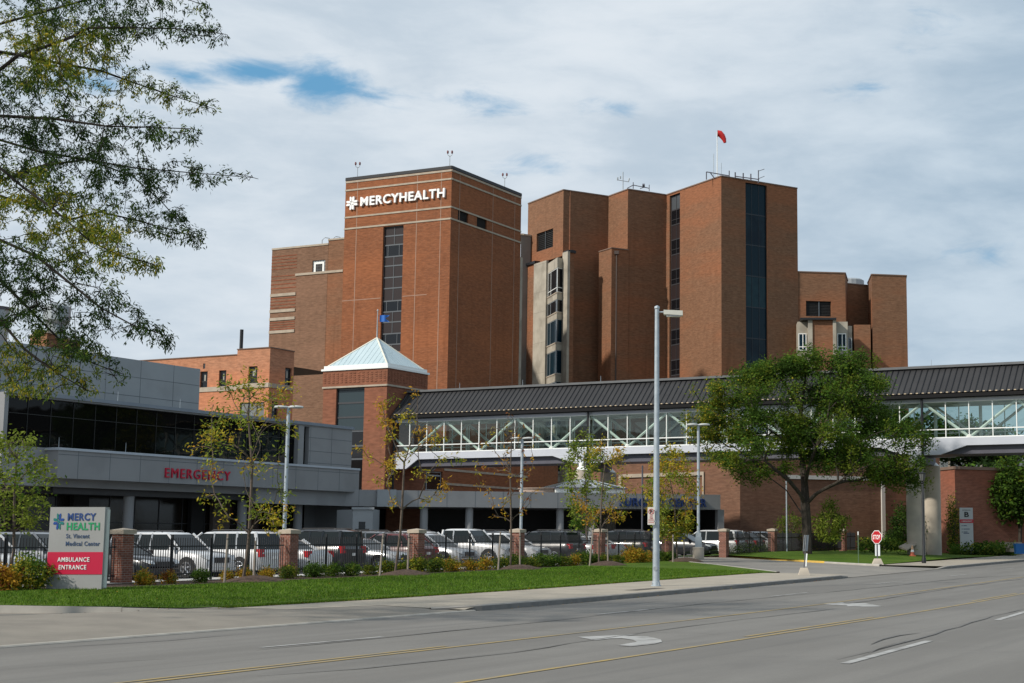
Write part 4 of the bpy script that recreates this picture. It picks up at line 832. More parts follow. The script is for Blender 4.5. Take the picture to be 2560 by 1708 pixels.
seg((1766, 430), (1824, 440)); seg((1766, 430), (1766, 449)); seg((1775, 431), (1785, 445)); seg((1823, 427), (1823, 442)); seg((1838, 441), (1898, 449)); seg((1838, 431), (1838, 446), .09); seg((1858, 433), (1858, 449), .09); seg((1877, 435), (1877, 452), .09); seg((1896, 426), (1896, 458)); seg((1896, 428), (1911, 423), .04); seg((1896, 447), (1911, 441), .04)
m_.build('rail', dark_steel, rl); m_ = MB(); seg((1784, 385), (1784, 440), .045); seg((1803, 407), (1803, 437), .045); m_.build('whip_antenna', galv, rl)
ra = thing('weather_mast', 'small weather mast with cross arm on the left brick tower roof', 'antenna', (J.x, J.y, zt)); m_ = MB(); y_ = 199
seg((1557.5, 430), (1557.5, 474), .06); seg((1544, 450), (1572, 455), .05); seg((1544, 444), (1544, 451), .1); seg((1551, 441), (1551, 447), .1); seg((1573, 446), (1571, 455), .09); m_.build('mast', galv_dark, ra)
m_ = MB(); seg((1568, 471), (1583, 463), .06); seg((1583, 463), (1623, 471), .06); seg((1623, 462), (1623, 478), .05); seg((1583, 456), (1583, 472), .06); seg((1600, 472), (1612, 468), .05); seg((1606, 464), (1612, 464), .25); m_.build('roof_frame', dark_steel, ra)

# --- far right brick block -------------------------------------------------------
c0 = P2(1994, 683, 197); c1 = P2(2113, 684.5, 198); ztc = zc(c1, 2113, 684); c2 = Vector((c1.x+.9, c1.y+6.0, 0)); c3 = P2(2169, 696, c2.y+1.5); c4 = P2(2179, 688, 198.5); c5 = P2(2266, 689, 199.5); ztc2 = zc(c4, 2179, 687.5)
lvc = opening(c0, c1, 2015, 2078, 753, 791)
cb = mass('far_brick_block', 'far right brown brick block with black louvre and white window bays', 'building', [c0, c1, c2, c2+Vector((-2, 16, 0)), c0+Vector((0, 22, 0))], .3, ztc, brick_brown, {0: [lvc]}, MATS['coping_brown'], cop_h=.15)
louvres(cb, c0, c1, lvc, 10, .25); m_ = MB(); dd, _ = dgauge(c0, c1); m_.dbox(c0+dd*((lvc[0]+lvc[1])/2)-Vector((dd.y, -dd.x, 0))*.2, dd, .15, .08, lvc[2], lvc[3]); m_.build('louvre_post', mullion, cb)
m_ = MB(); wall(m_, c2, c3, .3, ztc2-.3); wall(m_, c3, c4, .3, ztc2); wall(m_, c4, c5, .3, ztc2); wall(m_, c5, c5+Vector((2, 20, 0)), .3, ztc2); wall(m_, c5+Vector((2, 20, 0)), c2+Vector((0, 14, 0)), .3, ztc2)
m_.add([Vector((p.x, p.y, ztc2-.1)) for p in (c3, c4, c5, c5+Vector((2, 20, 0)), c3+Vector((-2, 14, 0)))], [(0, 1, 2, 3, 4)]); m_.add([Vector((p.x, p.y, ztc2-.45)) for p in (c2, c3, c3+Vector((-2, 14, 0)), c2+Vector((0, 14, 0)))], [(0, 1, 2, 3)]); m_.build('wall', brick_brown, cb)
m_ = MB(); coping(m_, [c3, c4, c5, c5+Vector((2, 20, 0))], ztc2, .15, closed=False); coping(m_, [c2, c3], ztc2-.3, .15, closed=False); m_.build('coping', MATS['coping_brown'], cb)
m_ = MB(); q = P2(2125, 694, 215); m_.lathe(q.x, q.y, [(2, ztc2), (2, ztc2+2.0), (1.7, ztc2+2.2)], 18); m_.build('roof_fan', galv_dark, cb)
# bays standing in front of it
def bay(px0, px1, y_top, Yd, m_name, mat, dep=1.5, parent=cb):
    a, b_ = P2(px0, y_top, Yd), P2(px1, y_top, Yd); m_ = MB(); z = zc(a, px0, y_top); wall(m_, a, b_, .3, z); wall(m_, b_, b_+Vector((0, dep, 0)), .3, z); wall(m_, a+Vector((0, dep, 0)), a, .3, z)
    m_.quad(*(Vector((p.x, p.y, z)) for p in (a, b_, b_+Vector((0, dep, 0)), a+Vector((0, dep, 0))))); m_.build(m_name, mat, parent); return a, b_, z
bay(2031, 2082.5, 798.5, 193, 'bay_wall', brick_pink if False else brick_brown, 4); bay(2020, 2031, 797.5, 192.8, 'pilaster', conc_bay, 4); bay(2082, 2090.5, 798, 192.8, 'pilaster', conc_bay, 4)
qa, qb = P2(2001, 796, 192.5), P2(2091, 796, 192.5); m_ = MB(); m_.dbox(qa, dgauge(qa, qb)[0], (qb-qa).length, -5, zc(qa, 2031, 799), zc(qa, 2031, 794)); m_.build('bay_coping', black_metal, cb)
bay(2135, 2176, 812, 198.3, 'bay_wall', brick_brown, 3)
for (a, b_, yt, Yd) in ((1994, 2019.5, 804.5, 194), (2091, 2119, 804.5, 194)):
    p, q_, z = bay(a, b_, yt, Yd, 'bay_panel', conc_bay, 3)
    for (ya, yb) in ((834, 877), (911, 915), (911, 950), (975, 1015)):
        o_ = opening(p, q_, a+2, b_-3.5, ya, yb); pp_ = p-Vector((0, .02, 0)); qq = q_-Vector((0, .02, 0))
        if yb-ya > 8: window(cb, pp_-Vector((0, .1, 0)), qq-Vector((0, .1, 0)), o_, glass_blue, white_paint, (.22,), (.55,), .1, .03)
p, q_, z = bay(2120, 2130, 815, 198.6, 'bay_panel', conc_bay, 3); window(cb, p-Vector((0, .15, 0)), q_-Vector((0, .15, 0)), opening(p, q_, 2120.5, 2129.5, 845, 880), glass_dark, galv_dark, (.2,), (), .1, .03)

# --- low brick building behind the bridge -----------------------------------------
B0 = P2(1850, 1200, 124); WA = Vector((math.sin(math.radians(62)), math.cos(math.radians(62)), 0)); WB = Vector((-.80, .60, 0))
BL = corner(B0, WB, 1428, 1200); BR = corner(B0, WA, 2350, 1200); zlb = 9.6
lb = mass('low_brick_building', 'low brown brick building with white-framed wall recesses under the bridge', 'building', [BL, B0, BR, BR+Vector((2, 25, 0)), BL+Vector((5, 20, 0))], .3, zlb, brick_low, {}, MATS['coping_brown'])
def framed(P0, P1, x0, x1, yt, mat=conc_bay, legs=(1, 1), w_=.32):
    d, L = dgauge(P0, P1); u0, z = hit(x0, yt, P0, d); u1, _ = hit(x1, yt, P0, d); m_ = MB(); m_.dbox(P0+d*u0, d, u1-u0, .14, z-w_, z)
    if legs[0]: m_.dbox(P0+d*u0, d, w_, .139, .4, z-w_)
    if legs[1]: m_.dbox(P0+d*(u1-w_*legs[1]), d, w_*legs[1], .139, .4, z-w_)
    m_.build('wall_frame', mat, lb)
framed(BL, B0, 1549, 1761.5, 1186.5, limestone, (1, .5), .3); framed(B0, BR, 1965, 2210, 1187.5, noisy('pale_stone', (.56, .54, .50), (.50, .48, .45), .8), (0, 1.1), .32)
m_ = MB(); d = dgauge(BL, B0)[0]; u0, z = hit(1105, 1185, BL, d)
# --- link wing at the foot of the sign tower, pale bands
l0 = P2(995, 1170, 132); l1 = P2(1110, 1170, 138); l2 = P2(1318, 1170, 154); lk = mass('link_wing', 'low red brick link wing with pale bands beneath the bridge', 'building', [l0, l1, l2, l2+Vector((2, 12, 0)), l0+Vector((-3, 20, 0))], .3, 10.8, brick_red, {0: [opening(l0, l1, 1063, 1106, 1178, 1227)]}, MATS['coping_brown'])
window(lk, l0, l1, opening(l0, l1, 1063, 1106, 1178, 1227), glass_dark, galv_dark, (.78,), (.15,), .12, .2)
d = dgauge(l1, l2)[0]; strips('stone_band', lk, l1, l2, [hit(1200, y, l1, d)[1] for y in (1182, 1216)], .2, limestone, .06)
# glass lantern on the canopy
s0, s1 = corner(C0+cn*.8, cd_, 1389.5, 1230), corner(C0+cn*.8, cd_, 1562, 1230); sl = (s1-s0).length; lan = thing('glass_lantern', 'low glass pyramid skylight with white base on the canopy', 'skylight', (s0.x, s0.y, zc1))
m_ = MB(); m_.dbox(s0, cd_, sl, -4.5, zc1+.003, zc1+.32); m_.build('base', white_paint, lan); zl_ = zc1+.36
m_ = MB(); m_.dbox(s0-cd_*.15-cn*.15, cd_, sl+.3, -4.8, zc1+.32, zl_+.04); m_.build('eave', dark_steel, lan)
r0 = [s0-cn*.1, s1-cn*.1, s1+cn*4.6, s0+cn*4.6]; r0 = [Vector((p.x, p.y, zl_+.04)) for p in r0]; ra_, rb_ = s0+cd_*sl*.42+cn*2.2, s0+cd_*sl*.60+cn*2.2; zr_ = zc(ra_, 1475, 1198); ra_ = Vector((ra_.x, ra_.y, zr_)); rb_ = Vector((rb_.x, rb_.y, zr_))
m_ = MB(); m_.quad(r0[0], r0[1], rb_, ra_); m_.add([r0[1], r0[2], rb_], [(0, 1, 2)]); m_.quad(r0[2], r0[3], ra_, rb_); m_.add([r0[3], r0[0], ra_], [(0, 1, 2)]); m_.build('glazing', noisy('lantern_glass', (.10, .12, .13), (.07, .085, .095), 1, .15), lan)
m_ = MB()
for k in (0, .2, .4, .6, .8, 1): m_.tube([r0[0]+(r0[1]-r0[0])*k, ra_+(rb_-ra_)*k], .04, 4)
m_.build('glazing_bar', galv, lan)
dr_ = thing('round_turret', 'low round pale drum beside the glass lantern', 'turret', (0, 0, 0)); q = corner(C0+cn*2.5, cd_, 1350, 1230); dr_.location = (q.x, q.y, zc1); WM[dr_] = Matrix.Translation(dr_.location); m_ = MB(); m_.lathe(q.x, q.y, [(1.5, zc1), (1.5, zc(q, 1350, 1223)), (1.6, zc(q, 1350, 1223)), (1.6, zc(q, 1350, 1221))], 24); m_.build('drum', noisy('drum_rose', (.34, .26, .21), (.3, .23, .19), 1), dr_)

# --- right edge buildings ------------------------------------------------------------
o0 = P2(2374, 1176, 118); o1_ = P2(2386.5, 1173, 116.5); o2 = corner(o1_, Vector((.85, .53, 0)).normalized(), 2570, 1180)
rb = mass('red_brick_wall_building', 'red brick side building half hidden behind the dark trees', 'building', [o0+Vector((-.8, 1.4, 0)), o1_, o2, o2+Vector((1, 12, 0)), o0+Vector((0, 14, 0))], .3, zc(o1_, 2386, 1173), brick('brick_side', (.25, .085, .05), (.20, .068, .04), (.22, .13, .1), vary=.2), {}, MATS['coping_brown'])
o0 = P2(2340, 1150, 170); o1_ = corner(o0, WA, 2585, 1160); zt = zc(o0, 2358, 1143)+1.2; fb = mass('finned_office_building', 'distant office building with pale vertical fins and dark windows', 'building', [o0, o1_, o1_+Vector((3, 14, 0)), o0+Vector((0, 14, 0))], .3, zt, glass_black, {}, limestone)
d, L = dgauge(o0, o1_); m_ = MB(); k = 0; u = .2
while u < L-.5: m_.dbox(o0+d*u, d, 1.15, .5, .5, zt); u += 2.25
m_.build('fin', noisy('fin_grey', (.36, .36, .34), (.31, .31, .30), 1), fb)
m_ = MB(); u = 1.35
while u < L-.5: m_.dbox(o0+d*u, d, .14, .62, .5, zt); u += 2.25
m_.build('fin_edge', limestone, fb)

# ------------------------------------------------------------------ sky bridge
TB = 101.0; BWD = 3.6; n0, n1 = 3.0, 71.75
yB = T(TB, 28.3).y; zz2 = lambda py: CH+(HOR-py)*T(TB, 28.3).y/(FPX/math.cos(TH))
zgb, zgt, ztr, zgi, zev = 8.70, 11.19, 9.29, 8.18, 11.42
br = thing('sky_bridge', 'enclosed glass sky bridge with white trusses and dark seamed roof', 'bridge', T(TB, 28.3, 7))
def bx(name, t0, t1, na, nb_, z0, z1, mat, par=br, mb=None):
    m_ = mb or MB(); m_.obox(T(t0, na, z0), U1*(t1-t0), V1*(nb_-na), Vector((0, 0, z1-z0)));
    if mb is None: return m_.build(name, mat, par)
P_L = TB; P_R = TB+BWD
for tt in (P_L-.12, P_R-.08):
    m_ = MB(); m_.obox(T(tt, n0, zgi), U1*.2, V1*(n1-n0), Vector((0, 0, zgb-zgi)))
    for npier in (28.3, 54.1, 2.5):               # girder deepens over the piers
        for s in (-1, 1):
            if npier+s*1 > n1 or npier+s*1 < n0: continue
            a, b_, c_ = npier, npier+s*1.2, npier+s*3.1
            P = [T(tt, x, z) for x, z in ((a, zgi+.01), (c_, zgi+.01), (b_, 7.58), (a, 7.58))]; Q = [p+U1*.198 for p in P]
            m_.add(P+Q, [(0, 1, 2, 3), (7, 6, 5, 4)]+[(i, i+4, (i+1) % 4+4, (i+1) % 4) for i in range(4)])
    a, b_ = n1, n1-1.3; P = [T(tt, x, z) for x, z in ((a, zgi+.01), (n1-2.4, zgi+.01), (b_, 7.45), (a, 7.45))]; Q = [p+U1*.198 for p in P]; m_.add(P+Q, [(0, 1, 2, 3), (7, 6, 5, 4)]+[(i, i+4, (i+1) % 4+4, (i+1) % 4) for i in range(4)])
    m_.build('girder', white_metal, br)
bx('deck_beam', P_L+.25, P_R-.25, n0, n1, 7.62, zgi+.06, dark_steel); bx('floor', P_L+.1, P_R-.1, n0, n1, zgi+.08, zgb-.2, noisy('bridge_floor', (.30, .29, .27), (.26, .25, .24), 1))
bx('header', P_L-.1, P_L+.1, n0, n1, zgt, zev, white_metal); bx('header', P_R-.1, P_R+.1, n0, n1, zgt, zev, white_metal); bx('ceiling', P_L+.12, P_R-.12, n0, n1, zgt+.02, zgt+.1, noisy('bridge_ceiling', (.5, .52, .5), (.46, .48, .46), .5))
eo = .42; zr = 13.78; mid_t = TB+BWD/2; e0, e1 = (P_L-eo, zev+.33), (P_R+eo, zev+.33)
m_ = MB(); f0, f1, g0_, g1_ = T(e0[0], n0, e0[1]), T(e0[0], n1, e0[1]), T(mid_t, n0, zr), T(mid_t, n1, zr); h0, h1 = T(e1[0], n0, e1[1]), T(e1[0], n1, e1[1])
m_.quad(f1, f0, g0_, g1_); m_.quad(h0, h1, g1_, g0_); m_.quad(f0, T(e0[0], n0, zev), T(e1[0], n0, zev), h0); m_.add([f0, h0, g0_], [(0, 1, 2)]); m_.add([f1, g1_, h1], [(0, 1, 2)]); rf = m_.build('roof', roof_metal, br)
m_ = MB(); nn = n0+.1
while nn < n1-.1: m_.tube([T(e0[0]-.01, nn, e0[1]+.015), T(mid_t-.05, nn, zr-.01)], .042, 4); m_.tube([T(e1[0]+.01, nn, e1[1]+.015), T(mid_t+.05, nn, zr-.01)], .042, 4); nn += .42
nn = n0+.25
while nn < n1-.2: m_.obox(T(e0[0]-.035, nn, e0[1]-.0), V1*.15, -U1*.05, Vector((0, 0, .06)), 1); nn += .42
m_.build('roof_seam', [principled('seam_black', (.010, .010, .012), .5), noisy('guard_cream', (.55, .45, .32), (.46, .38, .27), 3)], rf)
bx('ridge_cap', mid_t-.3, mid_t+.3, n0, n1, zr-.07, zr+.1, noisy('ridge_grey', (.13, .135, .14), (.11, .115, .12), 1, .5), rf)
m_ = MB(); 
for a, s in ((e0[0], -1), (e1[0], 1)): m_.obox(T(a, n0, zev+.02), U1*(.16*s), V1*(n1-n0), Vector((0, 0, .24))); m_.obox(T(a, n0, zev-.02), U1*(-(eo-.1)*s), V1*(n1-n0), Vector((0, 0, .06)))
m_.build('gutter', principled('gutter_black', (.010, .010, .011), .7, 0, .15), br)
sp_ = 1.6125; muls = [54.1+sp_*k for k in range(-32, 11)]; muls = [x for x in muls if n0 < x < n1]
for tt, nm in ((P_L, 0), (P_R, 1)):
    m_ = MB()
    for x in muls: m_.obox(T(tt-.05, x-.03, zgb), U1*.1, V1*.06, Vector((0, 0, zgt-zgb)))
    m_.obox(T(tt-.045, n0, ztr-.03), U1*.09, V1*(n1-n0), Vector((0, 0, .07))); m_.obox(T(tt-.06, n0, zgb), U1*.12, V1*(n1-n0), Vector((0, 0, .07))); m_.obox(T(tt-.06, n0, zgt-.05), U1*.12, V1*(n1-n0), Vector((0, 0, .05)))
    f = m_.build('glazing_frame', white_paint, br); g = MB(); g.quad(T(tt, n1, zgb), T(tt, n0, zgb), T(tt, n0, zgt), T(tt, n1, zgt)); g.build('pane', br_glass, f)
tr_m = noisy('truss_white', (.72, .74, .71), (.66, .68, .65), 1, .45)
for tt in (P_L+.16, P_R-.22):
    m_ = MB(); x = 54.1-sp_*30; up_ = 1
    while x < n1-.2:
        x2 = x+2*sp_; xa, xb = x+.1, min(x2-.1, n1); a, b_ = ((zgb+.12, zgt-.1) if up_ else (zgt-.1, zgb+.12))
        if x2 > n1: b_ = a+(b_-a)*((n1-x)/(x2-x))
        if x >= n0: m_.tube([T(tt, xa, a), T(tt, xb, b_)], .10, 6); 
        if x >= n0 and up_: m_.lathe(T(tt, x, 0).x, T(tt, x, 0).y, [(.26, zgb-.15), (.26, zgb+.16), (.12, zgb+.24)], 8)
        x = x2; up_ = not up_
    m_.build('truss', tr_m, br)
for x in [54.1+sp_*2*k for k in range(-14, 6)]:                   # posts of the inner frame and light fittings
    if n0 < x < n1: m_ = MB(); m_.obox(T(P_R-.3, x, zgb-.1), U1*.12, V1*.12, Vector((0, 0, zgt-zgb+.1))); m_.obox(T(mid_t-.2, x+.4, zgt-.12), U1*.4, V1*1.2, Vector((0, 0, .1))); m_.build('inner_post', tr_m, br)
for x in (28.3, 54.1): m_ = MB(); p = T(P_L-.30, x-.05, 0); m_.cyl(p.x, p.y, 7.3, zev+.1, .09, .09, 10); m_.build('downpipe', black_metal, br)
m_ = MB(); p = T(P_L-.12, n1-.1, 0); m_.cyl(p.x, p.y, .5, zev, .09, .09, 8); m_.build('downpipe', black_metal, br)
for x, h_ in ((28.9, .55), (54.6, .55), (2.2, 0)):
    for tt in (P_L-.05, P_R+.55):
        p = T(tt, x, 0); z0 = gz(tt)+.1; m_ = MB(); m_.lathe(p.x, p.y, [(.62, z0), (.62, 7.02), (.60, 7.04)], 28); c_ = m_.build('pier', concrete, br, True)
        m_ = MB(); m_.lathe(p.x, p.y, [(.60, 7.03), (.50, 7.12), (.28, 7.34), (.28, 7.62)], 20); m_.build('bearing', white_paint, c_)
    m_ = MB(); m_.obox(T(P_L-.2, x-.35, 7.06), U1*(BWD+.7), V1*.7, Vector((0, 0, .52))); m_.build('cross_beam', dark_steel, br)
for px in (1307, 1502, 2329, 1150): n_ = None; r_ = ray(px, 930); k = mid_t/(r_.x*U1.x+r_.y*U1.y); q = Vector((r_.x*k, r_.y*k, 0)); m_ = MB(); m_.cyl(q.x, q.y, zr, zr+.55, .02, .012, 5); m_.build('lightning_rod', galv, br)
# ------------------------------------------------------------------ fence line
FN, FS, FT0 = 38.1, 8.45, 38.6
def site(t, n_, dz=0): return T(t, n_, H(t, n_)+dz)
pil = {}
PNAME = {-1: 'brick fence pillar cut by nothing', }
pil_lab = {0: 'brick fence pillar with pale cap right beside the entrance sign', 1: 'brick fence pillar just left of the boxy black car', 2: 'brick fence pillar between the first and second staked saplings',
           3: 'brick fence pillar beside the leafless staked sapling', 4: 'brick fence pillar just left of the tall street lamp', 5: 'brick fence pillar just right of the tall street lamp',
           6: 'brick fence pillar right of the lamp on the round concrete base', 7: 'small brick fence pillar left of the big tree', 9: 'brick fence pillar right of the big tree trunk', 10: 'farthest brick fence pillar near the stop sign'}
def pillar(t, n_, label, proto=[None], z=None):
    p = site(t, n_, -.05)
    if proto[0] is None:
        o = thing('brick_pillar', label, 'pillar', (0, 0, 0), 0, 'brick pillars of the car park fence'); m_ = MB(); m_.box(-.245, .245, -.245, .245, 0, 1.66); m_.build('shaft', brick_pillar, o)
        m_ = MB(); m_.add([(-.30, -.30, 1.663), (.30, -.30, 1.663), (.30, .30, 1.663), (-.30, .30, 1.663), (-.30, -.30, 1.80), (.30, -.30, 1.80), (.30, .30, 1.80), (-.30, .30, 1.80), (0, 0, 1.86)], [(3, 2, 1, 0), (0, 1, 5, 4), (1, 2, 6, 5), (2, 3, 7, 6), (3, 0, 4, 7), (4, 5, 8), (5, 6, 8), (6, 7, 8), (7, 4, 8)]); m_.build('cap', limestone, o)
        o.location = p; o.rotation_euler = (0, 0, -A24); proto[0] = o; cache_kids(o)
    else: o = copy_tree(proto[0], p, -A24, label)
    return o
for k, lab in pil_lab.items():
    if k <= 7: pillar(FT0+FS*k, FN, lab)
pillar(tpx(2105, 40.2), 40.2, pil_lab[9]); pillar(tpx(2189, 41.5), 41.5, pil_lab[10])
def fence(t0, t1, n_, label, n1=None, npick=None):
    n1 = n_ if n1 is None else n1; a, b_ = site(t0, n_), site(t1, n1); d = (b_-a); L = d.length; dn = d/L; hz_ = Vector((dn.x, dn.y, 0)).normalized(); nr = Vector((hz_.y, -hz_.x, 0))
    o = thing('fence_section', label, 'fence', a, 0, 'black picket fence around the car park')
    k = int(L/.115); pk = MB()
    for i in range(k):
        p = a+dn*((i+.5)*L/k); pk.obox(p-hz_*.011-nr*.011+Vector((0, 0, .10)), hz_*.022, nr*.022, Vector((0, 0, 1.38)))
    r_ = pk.build('pickets', black_metal, o)
    for z in (.22, 1.16): m_ = MB(); m_.obox(a+Vector((0, 0, z))-nr*.02, d, nr*.04, Vector((0, 0, .045))); m_.build('rail', black_metal, o)
    q = max(1, round(L/2.2))
    for i in range(1, q): p = a+dn*(i*L/q); m_ = MB(); m_.obox(p-hz_*.035-nr*.035+Vector((0, 0, -.1)), hz_*.07, nr*.07, Vector((0, 0, 1.66))); m_.obox(p-hz_*.045-nr*.045+Vector((0, 0, 1.56)), hz_*.09, nr*.09, Vector((0, 0, .03))); m_.build('post', black_metal, o)
    return o
g_ = ('left of', 'first', 'second', 'third', 'fourth', 'fifth')
fence(FT0-FS*1.6, FT0-.3, FN, 'black picket fence running out of frame left of the entrance sign')
flab = ['black picket fence in front of the large white and dark cars beside the entrance sign', 'black picket fence in front of the boxy black and red cars', 'black picket fence in front of the silver crossover',
        'black picket fence in front of the black pickup shapes', 'black picket fence section ending behind the street lamp']
for k in range(4): fence(FT0+FS*k+.3, FT0+FS*(k+1)-.3, FN, flab[k])
fence(FT0+FS*4+.3, FT0+FS*5-.3, FN, flab[4])
fence(FT0+FS*6+.3, FT0+FS*7-.3, FN, 'short black picket fence right of the car park exit'); fence(FT0+FS*7+.3, tpx(2105, 40.2)-.4, FN, 'black picket fence passing behind the big tree trunk', 40.2)
fence(tpx(2105, 40.2)+.4, tpx(2189, 41.5)-.4, 40.2, 'farthest black picket fence section left of the stop sign', 41.5); fence(tpx(2189, 41.5)+.4, 121, 41.5, 'black picket fence tail behind the stop sign', 42)

# ------------------------------------------------------------------ vegetation
def mesh_np(name, verts, nper, mats, mi, parent=None):
    """many polygons of nper vertices each"""
    k = len(verts)//nper; me = bpy.data.meshes.new(name); me.vertices.add(len(verts)); me.vertices.foreach_set('co', np.asarray(verts, dtype=np.float32).ravel())
    me.loops.add(k*nper); me.loops.foreach_set('vertex_index', np.arange(k*nper, dtype=np.int32)); me.polygons.add(k)
    me.polygons.foreach_set('loop_start', np.arange(0, k*nper, nper, dtype=np.int32)); me.polygons.foreach_set('loop_total', np.full(k, nper, dtype=np.int32))
    for m_ in mats: me.materials.append(m_)
    me.polygons.foreach_set('material_index', np.asarray(mi, dtype=np.int32)); me.update(calc_edges=True)
    o = bpy.data.objects.new(name, me); C.objects.link(o); 
    if parent is not None: o.parent = parent; WM[o] = WM[parent].copy()
    return o
def leaves_np(rs, pts, per, spread, size, aspect, droop=.3, up=0., dirs=None):
    """diamond leaves scattered round points; returns (n*4,3)"""
    P = np.repeat(pts, per, axis=0); n_ = len(P); P = P+rs.normal(0, 1, (n_, 3))*spread
    D = rs.normal(0, 1, (n_, 3)); D[:, 2] *= .6; D[:, 2] -= droop
    if dirs is not None: D += np.repeat(dirs, per, axis=0)
    D /= np.linalg.norm(D, axis=1)[:, None]+1e-9; S = np.cross(D, rs.normal(0, 1, (n_, 3))); S /= np.linalg.norm(S, axis=1)[:, None]+1e-9
    l = size*rs.uniform(.6, 1.35, (n_, 1)); w_ = l*aspect
    V = np.stack([P, P+D*l*.5+S*w_*.5, P+D*l, P+D*l*.5-S*w_*.5], axis=1); return V.reshape(-1, 3)
def skeleton(nodes, targets, seg, rs, droop=0., bias=.0):
    """nodes: list [pos, parent]; connect each target to its nearest node through bent intermediate nodes"""
    pos = np.zeros((len(nodes)+len(targets)*24, 3)); par = np.full(len(pos), -1, dtype=int); c_ = len(nodes)
    for i, (p, q) in enumerate(nodes): pos[i] = p; par[i] = q
    root = pos[0]; order = np.argsort([min(np.linalg.norm(t-pos[:c_], axis=1)) for t in targets]); tips = []
    depth = np.zeros(len(pos)); 
    for i in range(c_): depth[i] = 0 if par[i] < 0 else depth[par[i]]+np.linalg.norm(pos[i]-pos[par[i]])
    for ti in order:
        t = targets[ti]; dd = np.linalg.norm(pos[:c_]-t, axis=1)+bias*depth[:c_]; j = int(np.argmin(dd)); a = pos[j].copy(); L = np.linalg.norm(t-a); k = min(22, max(1, int(L/seg)))
        pd = (a-pos[par[j]]) if par[j] >= 0 else np.array([0, 0, 1.]); pd /= np.linalg.norm(pd)+1e-9; off = rs.normal(0, 1, 3)*L*.07
        for q in range(1, k+1):
            f = q/k; p = a+(t-a)*f+pd*L*.28*f*(1-f)+off*math.sin(math.pi*f)+rs.normal(0, 1, 3)*seg*.08*(1 if q < k else 0); p[2] += L*.10*math.sin(math.pi*f)-droop*L*f*f
            pos[c_] = p; par[c_] = j; depth[c_] = depth[j]+np.linalg.norm(pos[c_]-pos[j]); j = c_; c_ += 1
        tips.append(j)
    return pos[:c_], par[:c_], tips
def wood_mesh(name, pos, par, r_tip, r_base, mat, parent, expo=.5, sides=5, flare=1.):
    cnt = np.zeros(len(pos)); child = np.zeros(len(pos), bool); child[par[par >= 0]] = True
    cnt[~child] = 1
    for i in range(len(pos)-1, 0, -1):
        if par[i] >= 0: cnt[par[i]] += cnt[i]
    rad = r_tip+(r_base-r_tip)*(cnt/cnt[0])**expo; verts = []; 
    for i in range(1, len(pos)):
        a, b_ = pos[par[i]], pos[i]; d = b_-a; l = np.linalg.norm(d)
        if l < 1e-4: continue
        d /= l; s = np.cross(d, [0, 0, 1.] if abs(d[2]) < .9 else [1., 0, 0]); s /= np.linalg.norm(s); u = np.cross(d, s); ra, rb_ = min(rad[par[i]], rad[i]*1.35), rad[i]
        sd = sides if rb_ > .02 else 3
        ang = [2*math.pi*q/sd for q in range(sd+1)]
        for q in range(sd):
            c0, s0, c1, s1 = math.cos(ang[q]), math.sin(ang[q]), math.cos(ang[q+1]), math.sin(ang[q+1])
            verts += [a+(s*c0+u*s0)*ra-d*ra*.2, a+(s*c1+u*s1)*ra-d*ra*.2, b_+(s*c1+u*s1)*rb_+d*rb_*.2, b_+(s*c0+u*s0)*rb_+d*rb_*.2]
    verts = np.array(verts)-np.array(WM[parent].translation); return mesh_np(name, verts, 4, [mat], np.zeros(len(verts)//4), parent), rad
lf_dk = leafmat('leaf_dark_green', (.038, .075, .012)); lf_md = leafmat('leaf_green', (.070, .138, .017)); lf_ol = leafmat('leaf_olive', (.125, .165, .018)); lf_yl = leafmat('leaf_yellow', (.36, .30, .028)); lf_or = leafmat('leaf_orange', (.42, .23, .025)); lf_lg = leafmat('leaf_lime', (.195, .245, .035)); lf_br = leafmat('leaf_russet', (.20, .07, .02)); lf_bk = leafmat('leaf_deep', (.022, .045, .012))
def rock_leaf_mats(rs, pts, per, weights, clump=1.2):
    """per-point leaf tone in clumps (season patches), per leaf jitter"""
    k = len(weights); ph = rs.uniform(0, 9, (3, 3)); f = np.sin(pts @ (ph[0]/9*2.2*clump)+1)+np.sin(pts @ (ph[1]/9*3.1*clump)+2)+rs.normal(0, .7, len(pts)); r = np.argsort(np.argsort(f))/len(pts)
    r = np.abs(np.repeat(r, per)+rs.normal(0, .13, len(pts)*per)); r = np.clip(np.where(r > 1, 2-r, r), 0, .9999); cw = np.cumsum(weights)/sum(weights); return np.searchsorted(cw, r)
def tree(label, name, base, limbs, targets, leaf, r_base, mats, weights, wood=None, seg=.35, r_tip=.008, group=None, seed=1, expo=.5, tw=None, droop=.05, bias=.25, cat='tree', sides=6, west=False):
    rs = np.random.RandomState(seed); o = thing(name, label, cat, base, 0, group); nodes = []; 
    for i, l in enumerate(limbs):               # limb: (start node index or None, [points])
        j = l[0]
        for p in l[1]: nodes.append((np.array(p, float), -1 if not nodes else j)); j = len(nodes)-1
        l.append(j)
    pos, par, tips = skeleton(nodes, targets, seg, rs, droop, bias)
    wood_mesh('trunk', pos, par, r_tip, r_base, wood or bark, o, expo, sides)
    P = pos[len(nodes):]; tipP = np.repeat(pos[tips], 2, axis=0); near = P[rs.rand(len(P)) < (tw if tw is not None else .5)]; pts = np.concatenate([tipP, near]) if len(near) else tipP
    per = leaf['per']; V = leaves_np(rs, pts, per, leaf['spread'], leaf['size'], leaf['aspect'], leaf.get('droop', .3))-np.array(base)
    mi = rock_leaf_mats(rs, pts, per, weights)
    if west:                                    # one side of the crown already turning
        x = np.repeat(pts[:, 0]-base.x, per); pr = np.clip((-x-4.0)/3.4, 0, 1)*.7; r_ = rs.rand(len(x)); mi = np.where(r_ < pr*.4, 3, np.where(r_ < pr, 2, mi))
    mesh_np('crown', V, 4, mats, mi, o); return o
